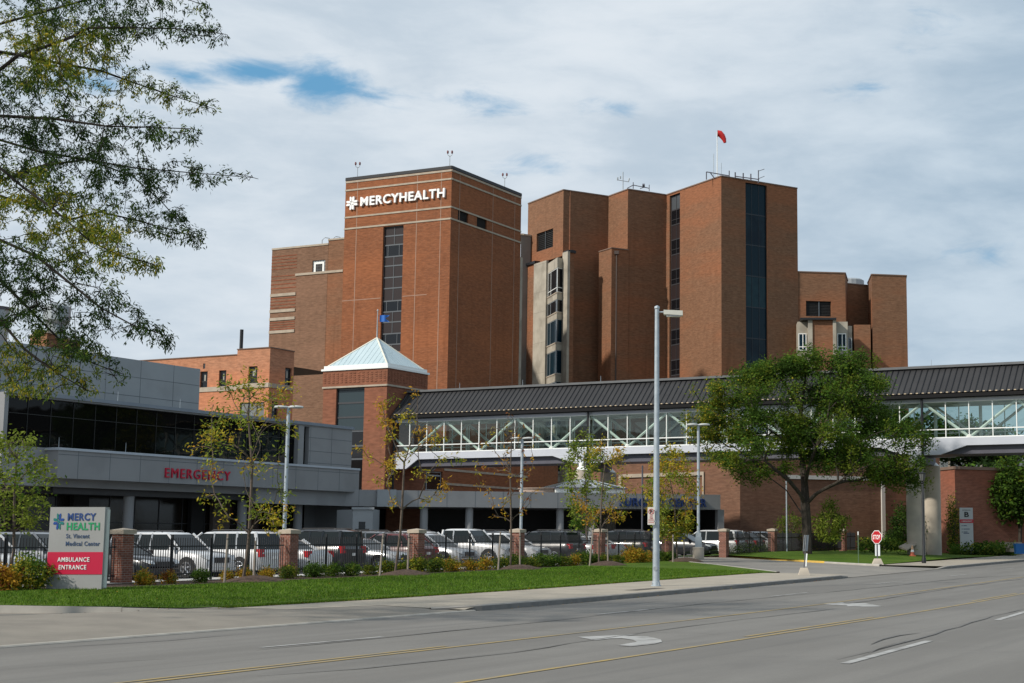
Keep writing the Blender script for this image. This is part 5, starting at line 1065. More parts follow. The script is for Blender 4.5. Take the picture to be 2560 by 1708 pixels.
def blobpts(rs, lobes, n_):
    """random points inside ellipsoid lobes (centre, radii, weight), denser towards the shell"""
    out = []; W_ = np.array([l[2] for l in lobes], float); W_ /= W_.sum()
    for i in rs.choice(len(lobes), n_, p=W_):
        c_, r, _ = lobes[i]; d = rs.normal(0, 1, 3); d /= np.linalg.norm(d); out.append(np.array(c_)+d*np.array(r)*rs.uniform(.15, 1)**.45)
    return out
V3 = lambda p: np.array((p.x, p.y, p.z))
# --- big honeylocust on the mound
YT = 98.; bt = at(2019, 1381, YT); bz = bt.z; Pt = lambda px, py, dy=0: V3(at(px, py, YT+dy))
big_l = [[None, [Pt(2019, 1388), Pt(2018, 1345), Pt(2016, 1300), Pt(2013, 1262)]], [3, [Pt(2000, 1235, -.5), Pt(1975, 1205, -1.2), Pt(1945, 1180, -2), Pt(1910, 1150, -2.5)]], [3, [Pt(2012, 1215, .6), Pt(2006, 1160, 1), Pt(1995, 1100, 1.2), Pt(1975, 1040, 1.5)]],
         [3, [Pt(2040, 1235, -.6), Pt(2062, 1222, -1.2), Pt(2095, 1205, -2.2), Pt(2135, 1180, -3), Pt(2180, 1160, -3.5)]], [7+2, [Pt(2030, 1110, 2), Pt(2055, 1060, 2.4), Pt(2085, 1010, 2.6)]], [2, [Pt(1995, 1270, 1.5), Pt(1965, 1225, 2.8), Pt(1925, 1195, 4), Pt(1880, 1150, 4.6)]],
         [8, [Pt(2022, 1170, -.8), Pt(2040, 1120, -2), Pt(2075, 1070, -3.2), Pt(2120, 1035, -4)]], [9, [Pt(2002, 1030, .2), Pt(2010, 970, 0)]]]
rs = np.random.RandomState(5); K_ = YT/3832
def lobe(px, py, rx, rz, ry, w_, dy=0): c_ = Pt(px, py, dy); return (c_, (rx*K_, ry, rz*K_), w_)
lobes = [lobe(2000, 960, 150, 75, 3.5, 2.2), lobe(1870, 990, 115, 70, 3.2, 1.7), lobe(2130, 990, 110, 75, 3.2, 1.6), lobe(1820, 1080, 85, 60, 2.8, 1.2), lobe(1950, 1070, 130, 80, 4, 2.2, -1), lobe(2090, 1090, 130, 80, 4, 2.2, -1), lobe(2220, 1100, 90, 60, 3, 1.3), lobe(2235, 1165, 65, 40, 2.5, .6), lobe(2150, 1160, 100, 45, 3, .9), lobe(1880, 1150, 90, 40, 3, .8), lobe(2010, 905, 60, 40, 2, .45), lobe(2130, 915, 45, 30, 1.5, .3), lobe(1760, 1020, 40, 40, 1.6, .3), lobe(2275, 1225, 25, 25, 1.0, .10), lobe(1835, 1190, 25, 30, 1.2, .15)]
# the crown is layered: flat pads of foliage inside the overall outline, sky between them
pc = blobpts(rs, lobes, 84); PADS = blobpts(rs, lobes, 170)
for c_ in pc: sc_ = rs.uniform(.7, 1.3); PADS += blobpts(rs, [(c_, (1.3*sc_, 1.1*sc_, .40*sc_), 1)], 10)
tree('large green honeylocust with thick dark trunk on the grassy mound', 'honeylocust_tree', bt, big_l, PADS, dict(per=42, spread=.25, size=.18, aspect=.42, droop=.15), .30, [lf_dk, lf_md, lf_ol, lf_yl], [1.8, 3.8, 2.4, .02], seg=.55, r_tip=.010, seed=11, expo=.56, tw=.42, west=True, droop=.02, sides=8)
# --- foreground honeylocust: crown hangs in from the upper left, trunk stands outside the frame
YF = 33.
def PF(px, py, dy=0): return V3(at(px, py, YF+dy))
rs = np.random.RandomState(21); tb = at(-620, 1560, YF); tb.z = .35
limbs_px = [((-560, 640), [(0, 174, -1), (45, 139, -1.2), (110, 118, -1.4), (180, 93, -1.5), (222, 70, -1.6), (330, 69, -1.8), (450, 72, -2), (555, 84, -2.2)]),
            ((-560, 640), [(0, 130, 1), (60, 140, 1.2), (150, 159, 1.3), (252, 177, 1.5), (315, 200, 1.6), (420, 236, 1.8), (522, 268, 2)]),
            ((-560, 760), [(0, 290, -2), (135, 297, -2.4), (261, 315, -2.6), (360, 318, -2.8), (478, 322, -3)]),
            ((-560, 760), [(0, 453, .2), (102, 415, 0), (216, 399, -.2), (339, 420, -.3), (480, 432, -.5), (632, 444, -.7)]),
            ((-560, 860), [(0, 490, 2), (90, 520, 2.2), (180, 548, 2.4), (250, 530, 2.6), (330, 548, 2.6), (420, 572, 2.8), (490, 592, 3)]),
            ((-560, 860), [(0, 600, -1.5), (90, 640, -1.7), (180, 712, -2), (255, 772, -2.2), (330, 812, -2.4), (412, 838, -2.6)]),
            ((-560, 940), [(0, 700, .6), (72, 772, .7), (150, 850, .8), (225, 905, .9), (296, 932, 1)]), ((-560, 940), [(0, 800, -1), (60, 872, -1), (130, 925, -1.1), (215, 975, -1.2)]),
            ((-560, 560), [(0, 60, .5), (90, 35, .5), (180, 10, .6), (300, -25, .6), (420, -20, .6), (500, 10, .5)]), ((-560, 560), [(0, -60, -1), (150, -40, -1), (300, -70, -1)]),
            ((-560, 860), [(0, 420, -3), (60, 470, -3), (130, 520, -3.2), (220, 600, -3.4), (300, 640, -3.4), (380, 660, -3.6)]), ((-560, 760), [(0, 350, 3), (100, 380, 3), (220, 400, 3.2), (330, 440, 3.2), (400, 500, 3.3), (440, 545, 3.4)])]
fl_ = [[None, [V3(tb), PF(-600, 1300), PF(-590, 1100), PF(-575, 960), PF(-570, 860), PF(-566, 760), PF(-562, 660), PF(-560, 560)]]]
yk = {940: 3, 860: 4, 760: 5, 640: 6, 560: 7}; TG = []
for (rt, pl) in limbs_px:
    st_n = yk[rt[1]]; p0 = PF(*pl[0]); mid_ = [np.array(PF(rt[0]*.6, rt[1]*.6+pl[0][1]*.4, pl[0][2]*.4)), np.array(PF(rt[0]*.25, rt[1]*.25+pl[0][1]*.75, pl[0][2]*.8))]
    fl_.append([st_n, mid_+[PF(*q) for q in pl]])
    # side twig targets sprouting along the limb, alternately up and down, shorter towards the tip
    L = len(pl)-1
    for i in range(L):
        for f in np.arange(0, 1, .125):
            x = pl[i][0]+(pl[i+1][0]-pl[i][0])*f; y = pl[i][1]+(pl[i+1][1]-pl[i][1])*f; dy = pl[i][2]; q = (i+f)/L; reach = (1-q)*72+26
            for _ in range(3 if q < .8 else 2):
                a = rs.uniform(-1, 1); TG.append(PF(x+reach*(.55+rs.uniform(-.3, .6)), y+reach*a*.8+8, dy+rs.uniform(-1, 1)*reach*.012))
    TG.append(PF(pl[-1][0]+14, pl[-1][1]+3, pl[-1][2]))
for _ in range(620):                                    # inner mass near the left edge
    y = rs.uniform(-40, 985); xm = np.interp(y, [0, 60, 180, 300, 450, 560, 640, 720, 800, 880, 985], [430, 430, 330, 330, 360, 400, 330, 270, 330, 270, 120]); TG.append(PF(rs.uniform(-60, 1)*1.0+rs.uniform(0, 1)**1.2*xm, y, rs.uniform(-3, 3)))
for _ in range(330): TG.append(PF(rs.uniform(-600, -50), rs.uniform(-150, 900), rs.uniform(-4, 4)))     # the part of the crown outside the frame
for _ in range(170): TG.append(PF(rs.uniform(-1150, -600), rs.uniform(-250, 520), rs.uniform(-4, 4)))
def fore_tree():
    rs = np.random.RandomState(8); o = thing('overhanging_honeylocust', 'feathery honeylocust branches reaching in from the upper left corner', 'tree', tb); nodes = []
    for l in fl_:
        j = l[0]
        for p in l[1]: nodes.append((np.array(p, float), -1 if not nodes else j)); j = len(nodes)-1
    pos, par, tips = skeleton(nodes, TG, .16, rs, .05, .03)
    wood_mesh('trunk', pos, par, .0045, .17, bark_fore, o, .64, 6)
    P = pos[len(nodes):]; dirs = P-pos[par[len(nodes):]]; fld = np.sin(P[:, 0]*3.1+P[:, 2]*1.7)+np.sin(P[:, 0]*1.3-P[:, 2]*4.3+2)+np.sin(P[:, 1]*2.1+P[:, 2]*2.9); keep = rs.rand(len(P)) < np.clip(.70+.34*fld, .10, 1); P, dirs = P[keep], dirs[keep]
    per = 31; V = leaves_np(rs, P, per, .060, .098, .26, 1.15, dirs=dirs*3)-np.array(tb); mi = rock_leaf_mats(rs, P, per, [1.8, 2.6, 2.0, .45], .9)
    mesh_np('crown', V, 4, [lf_bk, lf_dk, lf_md if False else lf_ol, lf_yl], mi, o)
fore_tree()
# --- staked saplings along the fence
def sapling(label, name, px, base_y, n_, crown, leaf, mats, w_, ntg, seed, r0=.05, wood=bark_thin, lean=0, group='young trees with stakes along the fence', tw=.3, up=.18):
    t = tpx(px, n_); b_ = site(t, n_); rs = np.random.RandomState(seed); yd = b_.y; K = yd/3832
    P = lambda x, y, dy=0: V3(at(x, y, yd+dy)); (x0, x1, y0, y1) = crown; cx = (x0+x1)/2
    trunk = [V3(b_)-np.array((0, 0, .1)), P(px+(cx-px)*.15+rs.uniform(-2, 2), base_y-(base_y-y1)*.6), P(px+(cx-px)*.3, y1+5), P(px+(cx-px)*.5+rs.uniform(-5, 5), y1*.6+y0*.4), P(cx+lean, y0*.75+y1*.25)]
    tg = [np.array(P(cx+lean*.5, y0))]
    for i in range(ntg):
        f = rs.uniform(.04, .97); y = y0+(y1-y0)*f; prof = math.sin(math.pi*min(1, .12+f*.80))**.7; a = rs.uniform(0, 2*math.pi); rr = (x1-x0)/2*prof*rs.uniform(.25, 1)**.5; tg.append(np.array(P(cx+math.cos(a)*rr, y, math.sin(a)*rr*K)))
    return tree(label, name, b_, [[None, trunk]], tg, leaf, r0, mats, w_, wood, .22, .006, group, seed, .55, tw, .0, .35), t
def stake(px, base_y, n_, hgt, lean, label):
    t = tpx(px, n_); b_ = site(t, n_, -.1); o = thing('wooden_stake', label, 'stake', b_, 0, 'wooden stakes tied to young trees'); m_ = MB(); m_.tube([b_, b_+Vector((lean, 0, hgt))], [.042, .035], 7); m_.build('post', wood, o)
    m_ = MB(); p = b_+Vector((lean*.9, 0, hgt*.9)); m_.tube([p+Vector((-.055, 0, 0)), p+Vector((0, -.05, 0)), p+Vector((.055, 0, 0)), p+Vector((0, .05, 0)), p+Vector((-.055, 0, 0))], .014, 4); m_.build('strap', black_metal, o)
Lf = dict(per=8, spread=.10, size=.17, aspect=.32, droop=.6)
saps = [('yellowing sapling in front of the red emergency lettering', 618, 1441, 36.3, (478, 790, 935, 1330), dict(per=18, spread=.17, size=.15, aspect=.36, droop=.4), [lf_lg, lf_ol, lf_yl, lf_or], [1.6, 1.8, 2.4, .4], 62, 31, .055, -14, .10),
        ('sparse orange-leaved sapling in front of the stair tower', 994, 1428, 36.2, (895, 1165, 985, 1270), dict(per=15, spread=.13, size=.16, aspect=.34, droop=.6), [lf_ol, lf_yl, lf_or], [.5, 2.4, 2.2], 36, 32, .052, 14, .06),
        ('nearly leafless reddish sapling left of the white pier', 1280, 1422, 36.2, (1185, 1360, 1040, 1300), dict(per=3, spread=.08, size=.19, aspect=.32, droop=.6), [lf_yl, lf_or, lf_br], [.8, 2, 1], 52, 33, .045, 6, .12),
        ('thin orange and green sapling beside the concrete bridge pier', 1499, 1412, 36.2, (1420, 1590, 1100, 1320), dict(per=14, spread=.14, size=.17, aspect=.34, droop=.6), [lf_ol, lf_yl, lf_or], [1.0, 2, 1.6], 46, 34, .05, 8, .12),
        ('bushy golden green sapling right of the street lamp', 1694, 1398, 36.2, (1612, 1752, 1120, 1345), dict(per=22, spread=.20, size=.19, aspect=.42, droop=.4), [lf_lg, lf_ol, lf_yl, lf_or], [1.4, 1.2, 2.4, .5], 80, 35, .05, -12, .25)]
for (lab, px, by, n_, cr, lf, ms, w_, nt_, sd, r0, ln, tw) in saps: sapling(lab, 'young_tree', px, by, n_, cr, lf, ms, w_, nt_, sd, r0, lean=ln, tw=tw)
sapling('upright bright green young tree against the concrete bridge pier', 'young_tree', 1469, 1390, 41.5, (1405, 1515, 1085, 1330), dict(per=18, spread=.16, size=.18, aspect=.45, droop=.2), [lf_md, lf_lg, lf_ol], [.8, 2.6, 1], 70, 36, .05, group=None, tw=.25)
sapling('light yellow-green young tree left of the entrance sign', 'young_tree', 32, 1450, 39.4, (-55, 138, 1085, 1325), dict(per=13, spread=.13, size=.12, aspect=.55, droop=.1), [lf_md, lf_lg, lf_ol], [.5, 3, .8], 110, 37, .045, group=None, tw=.3)
stakes = [(573, 1455, 35.9, 1.75, .06, 'left stake of the sapling before the emergency lettering'), (645, 1448, 36.4, 1.5, .03, 'right stake of the sapling before the emergency lettering'), (957, 1446, 35.5, 1.75, .10, 'left stake of the sparse orange sapling by the stair tower'),
          (1026, 1434, 36.2, 1.75, .02, 'right stake of the sparse orange sapling by the stair tower'), (1250, 1431, 35.9, 1.8, .08, 'left stake of the nearly leafless sapling'), (1304, 1420, 36.2, 1.75, -.02, 'right stake of the nearly leafless sapling'),
          (1476, 1417, 35.5, 2.1, .18, 'leaning left stake of the sapling by the bridge pier'), (1522, 1412, 36.2, 1.9, -.04, 'right stake of the sapling by the bridge pier'), (1683, 1408, 35.6, 1.6, .0, 'left stake of the golden sapling by the street lamp'), (1711, 1404, 36.4, 1.55, -.02, 'right stake of the golden sapling by the street lamp'),
          (3, 1475, 36.2, 2.2, .04, 'stake of the yellow-green young tree at the left edge')]
for s_ in stakes: stake(*s_)
# mulch rings round the saplings
for (lab, px, by, n_, *_r) in saps:
    t = tpx(px, n_); m_ = MB(); rs = np.random.RandomState(int(px)); k = 26; rings = [(1.25, -.02), (.95, .07), (.5, .16), (.12, .2)]
    vs = [T(t+r*math.cos(2*math.pi*i/k)*(1+.1*rs.rand()), n_-.5+r*.75*math.sin(2*math.pi*i/k), H(t, n_-.5)+z+.0+.03*rs.rand()) for r, z in rings for i in range(k)]
    fs = [(j*k+i, j*k+(i+1) % k, (j+1)*k+(i+1) % k, (j+1)*k+i) for j in range(3) for i in range(k)]+[tuple(range(3*k, 4*k))]; m_.add(vs, fs); m_.build('mulch_mound', mulch_m, None, True, 80)['kind'] = 'structure'
# --- shrubs
def shrub_mesh(seed, mats, w_, rx, rz, n_=170, leafs=.075, per=9, tall=False):
    rs = np.random.RandomState(seed); d = rs.normal(0, 1, (n_, 3)); d /= np.linalg.norm(d, axis=1)[:, None]; r = rs.uniform(.35, 1, (n_, 1))**.5*(1+.22*np.sin(d[:, :1]*5+seed)+.15*np.sin(d[:, 2:3]*7)); P = d*r*np.array((rx, rx, rz)); P[:, 2] = np.abs(P[:, 2]+rz*.75)+.03
    V = leaves_np(rs, P, per, leafs*.9, leafs, .5, -.3 if tall else -.1); mi = rock_leaf_mats(rs, P, per, w_, 3)
    return V, mi
def shrub_kind(name, label, seed, mats, w_, rx, rz, **k):
    o = thing(name, label, 'shrub', (0, 0, 0), 0, 'low shrubs in the mulch bed along the fence'); V, mi = shrub_mesh(seed, mats, w_, rx, rz, **k); mesh_np('foliage', V, 4, mats, mi, o)
    m_ = MB(); rs = np.random.RandomState(seed)
    for _ in range(7): a = rs.uniform(0, 6.28); m_.tube([(0, 0, -.05), (math.cos(a)*rx*.4, math.sin(a)*rx*.4, rz*.7), (math.cos(a)*rx*.8, math.sin(a)*rx*.8, rz*1.3)], [.014, .009, .004], 4)
    m_.build('stems', bark_thin, o); return o
kinds = {'green': ([lf_dk, lf_md, lf_ol], [1.3, 1.6, 1]), 'olive': ([lf_dk, lf_ol, lf_yl], [1.2, 2, .5]), 'orange': ([lf_ol, lf_or, lf_yl], [.9, 1.8, 1]), 'russet': ([lf_ol, lf_or, lf_br], [.8, 1.2, 1.6])}
rowS = [(372, 'orange', .33), (386, 'russet', .27), (436, 'russet', .27), (515, 'green', .36), (580, 'orange', .28), (625, 'orange', .28), (677, 'orange', .36), (730, 'olive', .34), (795, 'green', .46), (842, 'green', .40), (888, 'green', .40), (931, 'olive', .36), (974, 'olive', .44), (1010, 'olive', .34), (1047, 'olive', .50),
        (1097, 'olive', .46), (1137, 'orange', .42), (1181, 'orange', .36), (1216, 'orange', .42), (1256, 'olive', .40), (1290, 'green', .40), (1325, 'olive', .46), (1352, 'green', .50), (1383, 'green', .46), (1412, 'olive', .46), (1437, 'orange', .42), (1464, 'green', .44), (1490, 'green', .42), (1514, 'olive', .40), (1545, 'olive', .42), (1577, 'orange', .50), (1599, 'orange', .55), (1621, 'orange', .48), (1655, 'green', .42), (1676, 'green', .40)]
protoS = {}
adj = {'green': 'green', 'olive': 'olive-green', 'orange': 'orange-tinged', 'russet': 'sparse russet'}
pxp = [-999]+[305, 727, 1046, 1298, 1500, 1665, 2000]; cnt = {}
where = ['left of the sign-side brick pillar', 'right of the brick pillar beside the entrance sign', 'right of the pillar near the boxy black car', 'right of the pillar behind the sparse orange sapling', 'right of the pillar by the leafless sapling', 'right of the pillar just left of the street lamp', 'right of the pillar just right of the street lamp']
for i, (px, kd_, sz) in enumerate(rowS):
    z_ = sum(px > q for q in pxp[1:]); cnt[z_] = cnt.get(z_, 0)+1; lab = f"{adj[kd_]} low shrub, {ORD[cnt[z_]-1]} {where[z_]}"
    n_ = 36.75+rnd.uniform(-.15, .2); t = tpx(px, n_); sc = sz/.36*rnd.uniform(.85, 1.12)*.92
    if kd_ not in protoS: o = protoS[kd_] = shrub_kind('shrub', lab, 40+i, *kinds[kd_], .33, .25); cache_kids(o); o['label'] = lab
    else: o = copy_tree(protoS[kd_], label=lab)
    o.location = site(t, n_, .0); o.rotation_euler = (0, 0, rnd.uniform(0, 6.28)); o.scale = (sc, sc, sc*rnd.uniform(.9, 1.15))
o = shrub_kind('tall_shrub', 'tall yellow-flecked green shrub touching the left side of the entrance sign', 90, [lf_md, lf_lg, lf_yl, lf_dk], [1.5, 1.5, 1.1, .8], .62, .52, n_=420, leafs=.09); o.location = site(tpx(88, 36.6), 36.6); o['group'] = ''; del o['group']
o = shrub_kind('dry_grass_clump', 'tan dry ornamental grass clump at the far left of the bed', 91, [lf_or, lf_br, lf_yl], [1.5, 1.2, .5], .42, .30, n_=260, leafs=.12, tall=True); o.location = site(tpx(17, 36.6), 36.6); del o['group']
def big_bush(label, px, y_base, n_or_Y, rx, rz, mats, w_, n_=500, leafs=.2, name='bush', lift=0, per=9):
    p = at(px, y_base, n_or_Y); o = thing(name, label, 'bush', p); V, mi = shrub_mesh(int(px), mats, w_, rx, rz, n_, leafs, per); V = V+np.array((0, 0, lift)); mesh_np('foliage', V, 4, mats, mi, o)
    m_ = MB(); rs = np.random.RandomState(int(px))
    for _ in range(6): a = rs.uniform(0, 6.28); m_.tube([(p.x, p.y, p.z-.1), (p.x+math.cos(a)*rx*.25, p.y+math.sin(a)*rx*.25, p.z+lift+rz*.6), (p.x+math.cos(a)*rx*.6, p.y+math.sin(a)*rx*.6, p.z+lift+rz*1.3)], [.05, .035, .01], 5)
    m_.build('stems', bark_thin, o); return o
big_bush('bright yellow-green bush against the brick wall right of the big trunk', 2075, 1352, 112, 1.35, 1.5, [lf_md, lf_lg, lf_ol], [1, 3, 1.2], 420, .17)
big_bush('thin olive bush against the brick wall left of the big trunk', 1975, 1352, 112, 1.1, 1.3, [lf_md, lf_ol], [1, 2], 150, .15)
big_bush('small dark green tree between the white post and the pier', 2265, 1372, 108, 1.25, 1.3, [lf_bk, lf_dk, lf_md], [1, 2, 1.2], 420, .17, 'small_tree', .6)
big_bush('low round dark hedge ball under the white post', 2240, 1350, 111, .95, .4, [lf_bk, lf_dk], [1.5, 1], 200, .12, 'hedge_ball')
hb = thing('hedge', 'low dark clipped hedge between the fence and the big tree', 'hedge', site(100, 37)); rs = np.random.RandomState(4); P = np.array([V3(T(t, n_+rs.uniform(-.5, .5), mound(t, n_)+rs.uniform(0, .55))) for t in np.arange(90.4, 116, .055) for n_ in (38.0+(t-90)*.09,)]); V = leaves_np(rs, P, 9, .11, .12, .5, -.1)-np.array(hb.location); mesh_np('foliage', V, 4, [lf_bk, lf_dk, lf_ol], rock_leaf_mats(rs, P, 9, [1, 1.6, .8], 2), hb)
hb['kind'] = ''; del hb['kind']
gc = []; rs = np.random.RandomState(14)
for _ in range(900): x = rs.uniform(2376, 2535); y = rs.uniform(1360, 1388); gc.append(V3(at(x, y, 113+rs.uniform(-1, 4)*(1388-y)/9)))
for _ in range(500): x = rs.uniform(2150, 2290); y = rs.uniform(1352, 1372); gc.append(V3(at(x, y, 103+(1372-y)*.35)))
P = np.array(gc); V = leaves_np(rs, P, 8, .12, .2, .5, -.3); o = mesh_np('ground_cover', V, 4, [lf_md, lf_lg, lf_dk, lf_yl], rock_leaf_mats(rs, P, 8, [2, 1.2, 1.6, .15], 1.5)); tag(o, 'leafy green ground cover round the pier and the B entrance sign', 'ground cover', kind='stuff')
# dark trees at the right edge
def park_tree(label, px, py, Yd, rx, rz, h, seed, mats, w_, nt_=170, name='shade_tree', leafs=.34):
    b_ = at(px, py, Yd); rs = np.random.RandomState(seed); c_ = np.array((b_.x, b_.y, b_.z+h)); tg = blobpts(rs, [(c_, (rx, rx*.8, rz), 2), (c_+np.array((rx*.5, 0, -rz*.3)), (rx*.6, rx*.6, rz*.6), 1), (c_+np.array((-rx*.5, 0, -rz*.2)), (rx*.6, rx*.6, rz*.6), 1)], nt_)
    tree(label, name, b_, [[None, [V3(b_), V3(b_)+np.array((.05, 0, h*.3)), V3(b_)+np.array((-.1, .1, h*.65))]]], tg, dict(per=16, spread=.28, size=leafs, aspect=.5, droop=.1), .16, mats, w_, bark, .5, .012, None, seed, .5, .5)
park_tree('dark green shade tree at the right edge beside the B sign', 2490, 1372, 125, 3.0, 2.6, 4.6, 51, [lf_bk, lf_dk, lf_md], [1.4, 2, 1], 260)
park_tree('shade tree with a pale trunk cut by the right edge', 2550, 1363, 119, 2.2, 2.6, 4.3, 52, [lf_dk, lf_md, lf_ol], [1.5, 2, .6], 240)
park_tree('small dark tree in front of the brick wall right of the pier', 2440, 1365, 122, 1.3, 1.9, 3.1, 53, [lf_bk, lf_dk], [2, 1], 130)
park_tree('tall dark tree seen through the bridge glazing near the right pier', 2275, 1362, 150, 6.2, 2.6, 10.6, 54, [lf_bk, lf_dk, lf_md], [1.4, 2, .8], 240, leafs=.42)
park_tree('tall dark tree seen through the bridge glazing at the right edge', 2440, 1362, 152, 5.6, 2.2, 10.2, 55, [lf_bk, lf_dk, lf_md], [1.4, 2, .8], 220, leafs=.42)
big_bush('dark hedge block at the foot of the right edge trees', 2500, 1364, 128, 4.2, .9, [lf_bk], [1], 500, .22, 'hedge')
big_bush('climbing vine on the brick corner behind the pier', 2384, 1368, 116, .55, 2.2, [lf_md, lf_yl, lf_dk], [1.5, .8, 1], 260, .14, 'climbing_plant')
# trees reflected in the ribbon window and closing the view beyond the road
# grass blades
rs = np.random.RandomState(3); k = 70000; tt = rs.uniform(27, 66, k); nn = rs.uniform(25.7, 35.6, k); ok = (nn > 26.6-0*(tt)) & (nn < 35.5) & ((tt-26.9)*1.9 > (30.4-nn)*1.0*.95) & (nn-25.6 > (tt-66)*.84); tt, nn = tt[ok], nn[ok]
e_t = rs.uniform(29.5, 64.5, 16000); e_n = 25.66+rs.rand(16000)**2*.4; tt = np.concatenate([tt, e_t]); nn = np.concatenate([nn, e_n])
bs = np.array([V3(T(a, b_, H(a, b_)+.012)) for a, b_ in zip(tt, nn)]); hgt_ = rs.uniform(.03, .075, (len(bs), 1)); sd = rs.normal(0, 1, (len(bs), 3)); sd[:, 2] = 0; sd /= np.linalg.norm(sd, axis=1)[:, None]; lean_ = rs.normal(0, .35, (len(bs), 3)); lean_[:, 2] = 1
V = np.stack([bs-sd*.012, bs+sd*.012, bs+lean_*hgt_], axis=1).reshape(-1, 3); o = mesh_np('grass', V, 3, [leafmat('grass_blade', (.085, .168, .013), .3), leafmat('grass_pale', (.17, .25, .035), .3), leafmat('grass_deep', (.06, .125, .010), .3)], rs.choice(3, len(bs), p=[.55, .15, .3])); tag(o, 'bright green mown grass along the pavement', 'grass', kind='stuff')

# ------------------------------------------------------------------ signs, lamps and street things
def lerp(a, b_, k): return a+(b_-a)*k
# entrance sign
sgp = at(183, 1484, 45.8); sb = H(*tn(sgp)); S0, S1 = P2(115, 1473, 45.8), P2(253, 1473, 45.75); sl = (S1-S0).length; sd_ = (S1-S0).normalized(); sn = Vector((sd_.y, -sd_.x, 0)); zb_ = zc(S0, 115, 1474); zt_ = zc(S0, 124, 1268)
sg = thing('hospital_sign', 'grey freestanding sign with the cross logo and a red ambulance band', 'sign', (S0.x, S0.y, sb))
m_ = MB(); m_.obox(S0+Vector((0, 0, zb_)), sd_*sl, -sn*.34, Vector((0, 0, zt_-zb_))); m_.build('panel', noisy('sign_grey', (.335, .335, .335), (.305, .305, .305), .8, .4), sg)
m_ = MB(); m_.obox(S1+sd_*.004-sn*.09+Vector((0, 0, zb_+.05)), sd_*.05, -sn*.16, Vector((0, 0, zt_-zb_-.12))); m_.build('side_channel', principled('sign_side', (.55, .58, .58), .4), sg)
m_ = MB(); m_.obox(S0+sd_*.08-sn*.05+Vector((0, 0, sb-.1)), sd_*(sl-.12), -sn*.24, Vector((0, 0, zb_-sb+.1-.003))); m_.build('plinth', principled('sign_plinth', (.025, .025, .03), .6), sg)
Hs = zt_-zb_; SP = lambda x, f: S0+sd_*(x*sl)+Vector((0, 0, zb_+Hs*f))+sn*.0
m_ = MB(); m_.obox(SP(-.004, .183)+sn*.001, sd_*(sl*1.008), sn*.012, Vector((0, 0, Hs*.27))); m_.build('red_band', principled('sign_red', (.52, .008, .05), .4), sg)
navy = principled('sign_navy', (.018, .055, .20), .4); tgreen = principled('sign_green', (.02, .30, .12), .4); slate = principled('sign_slate', (.04, .075, .16), .4); sgw = principled('sign_white', (.80, .80, .80), .4)
text_mesh('lettering', 'MERCY', SP(.325, .835), sd_, sl*.515, Hs*.092, .01, navy, sg, bold=.03); text_mesh('lettering', 'HEALTH', SP(.315, .72), sd_, sl*.60, Hs*.092, .01, tgreen, sg, bold=.03)
text_mesh('lettering', 'St. Vincent', SP(.315, .620), sd_, sl*.425, Hs*.055, .008, slate, sg, bold=.015); text_mesh('lettering', 'Medical Center', SP(.315, .528), sd_, sl*.62, Hs*.055, .008, slate, sg, bold=.015)
text_mesh('lettering', 'AMBULANCE', SP(.185, .335), sd_, sl*.58, Hs*.055, .026, sgw, sg, bold=.012); text_mesh('lettering', 'ENTRANCE', SP(.215, .242), sd_, sl*.50, Hs*.055, .026, sgw, sg, bold=.012)
ribbon_cross('emblem', SP(.165, .825), sd_, Hs*.20, [principled('logo_teal', (.01, .17, .16), .4), principled('logo_blue', (.012, .06, .28), .4)], sg, .012, .68)
# street lamp
LP_ = at(1640, 1466, 53.8); zb_ = H(*tn(LP_)); tp = at(1655, 772, 53.8); sl_ = thing('street_lamp', 'tall grey street lamp with a boxy head on the pavement', 'street lamp', (LP_.x, LP_.y, zb_)); lx = LP_.x
m_ = MB(); m_.lathe(lx, LP_.y, [(.125, zb_), (.12, zb_+.8), (.075, tp.z)], 18); m_.build('pole', galv, sl_, True)
m_ = MB(); m_.lathe(lx, LP_.y, [(.19, zb_), (.19, zb_+.03), (.15, zb_+.05), (.14, zb_+.16), (.127, zb_+.17)], 18)
for a in range(4): m_.lathe(lx+.15*math.cos(a*1.57+.7), LP_.y+.15*math.sin(a*1.57+.7), [(.022, zb_), (.022, zb_+.13)], 8)
m_.build('base', galv, sl_); m_ = MB(); m_.lathe(lx, LP_.y, [(.08, tp.z-.02), (.10, tp.z+.02), (.09, tp.z+.08), (.01, tp.z+.12)], 14); m_.tube([(lx, LP_.y, tp.z-.12), (lx+.42, LP_.y+.05, tp.z-.12)], .03, 8); m_.build('bracket', galv, sl_)
m_ = MB(); z = tp.z-.17; x0, x1 = lx+.24, lx+.92; m_.add([(x0, -.16, z-.05), (x1, -.16, z-.09), (x1, .16, z-.09), (x0, .16, z-.05), (x0, -.16, z+.11), (x1, -.16, z+.08), (x1, .16, z+.08), (x0, .16, z+.11)], [(3, 2, 1, 0), (4, 5, 6, 7), (0, 1, 5, 4), (1, 2, 6, 5), (2, 3, 7, 6), (3, 0, 4, 7)]); m_.v = [(a, b_+LP_.y, c_) for a, b_, c_ in m_.v]; m_.build('lamp_head', noisy('lamp_cream', (.56, .56, .50), (.5, .5, .45), 2, .5), sl_)
m_ = MB(); m_.box(x0+.1, x1-.08, LP_.y-.12, LP_.y+.12, z-.12, z-.09); m_.build('lens', lamp_lens, sl_)
m_ = MB(); m_.tube([(lx-.02, LP_.y-.125, zb_+.62), (lx-.02, LP_.y-.14, zb_+.62)], .075, 12); m_.build('hand_hole', galv_dark, sl_)
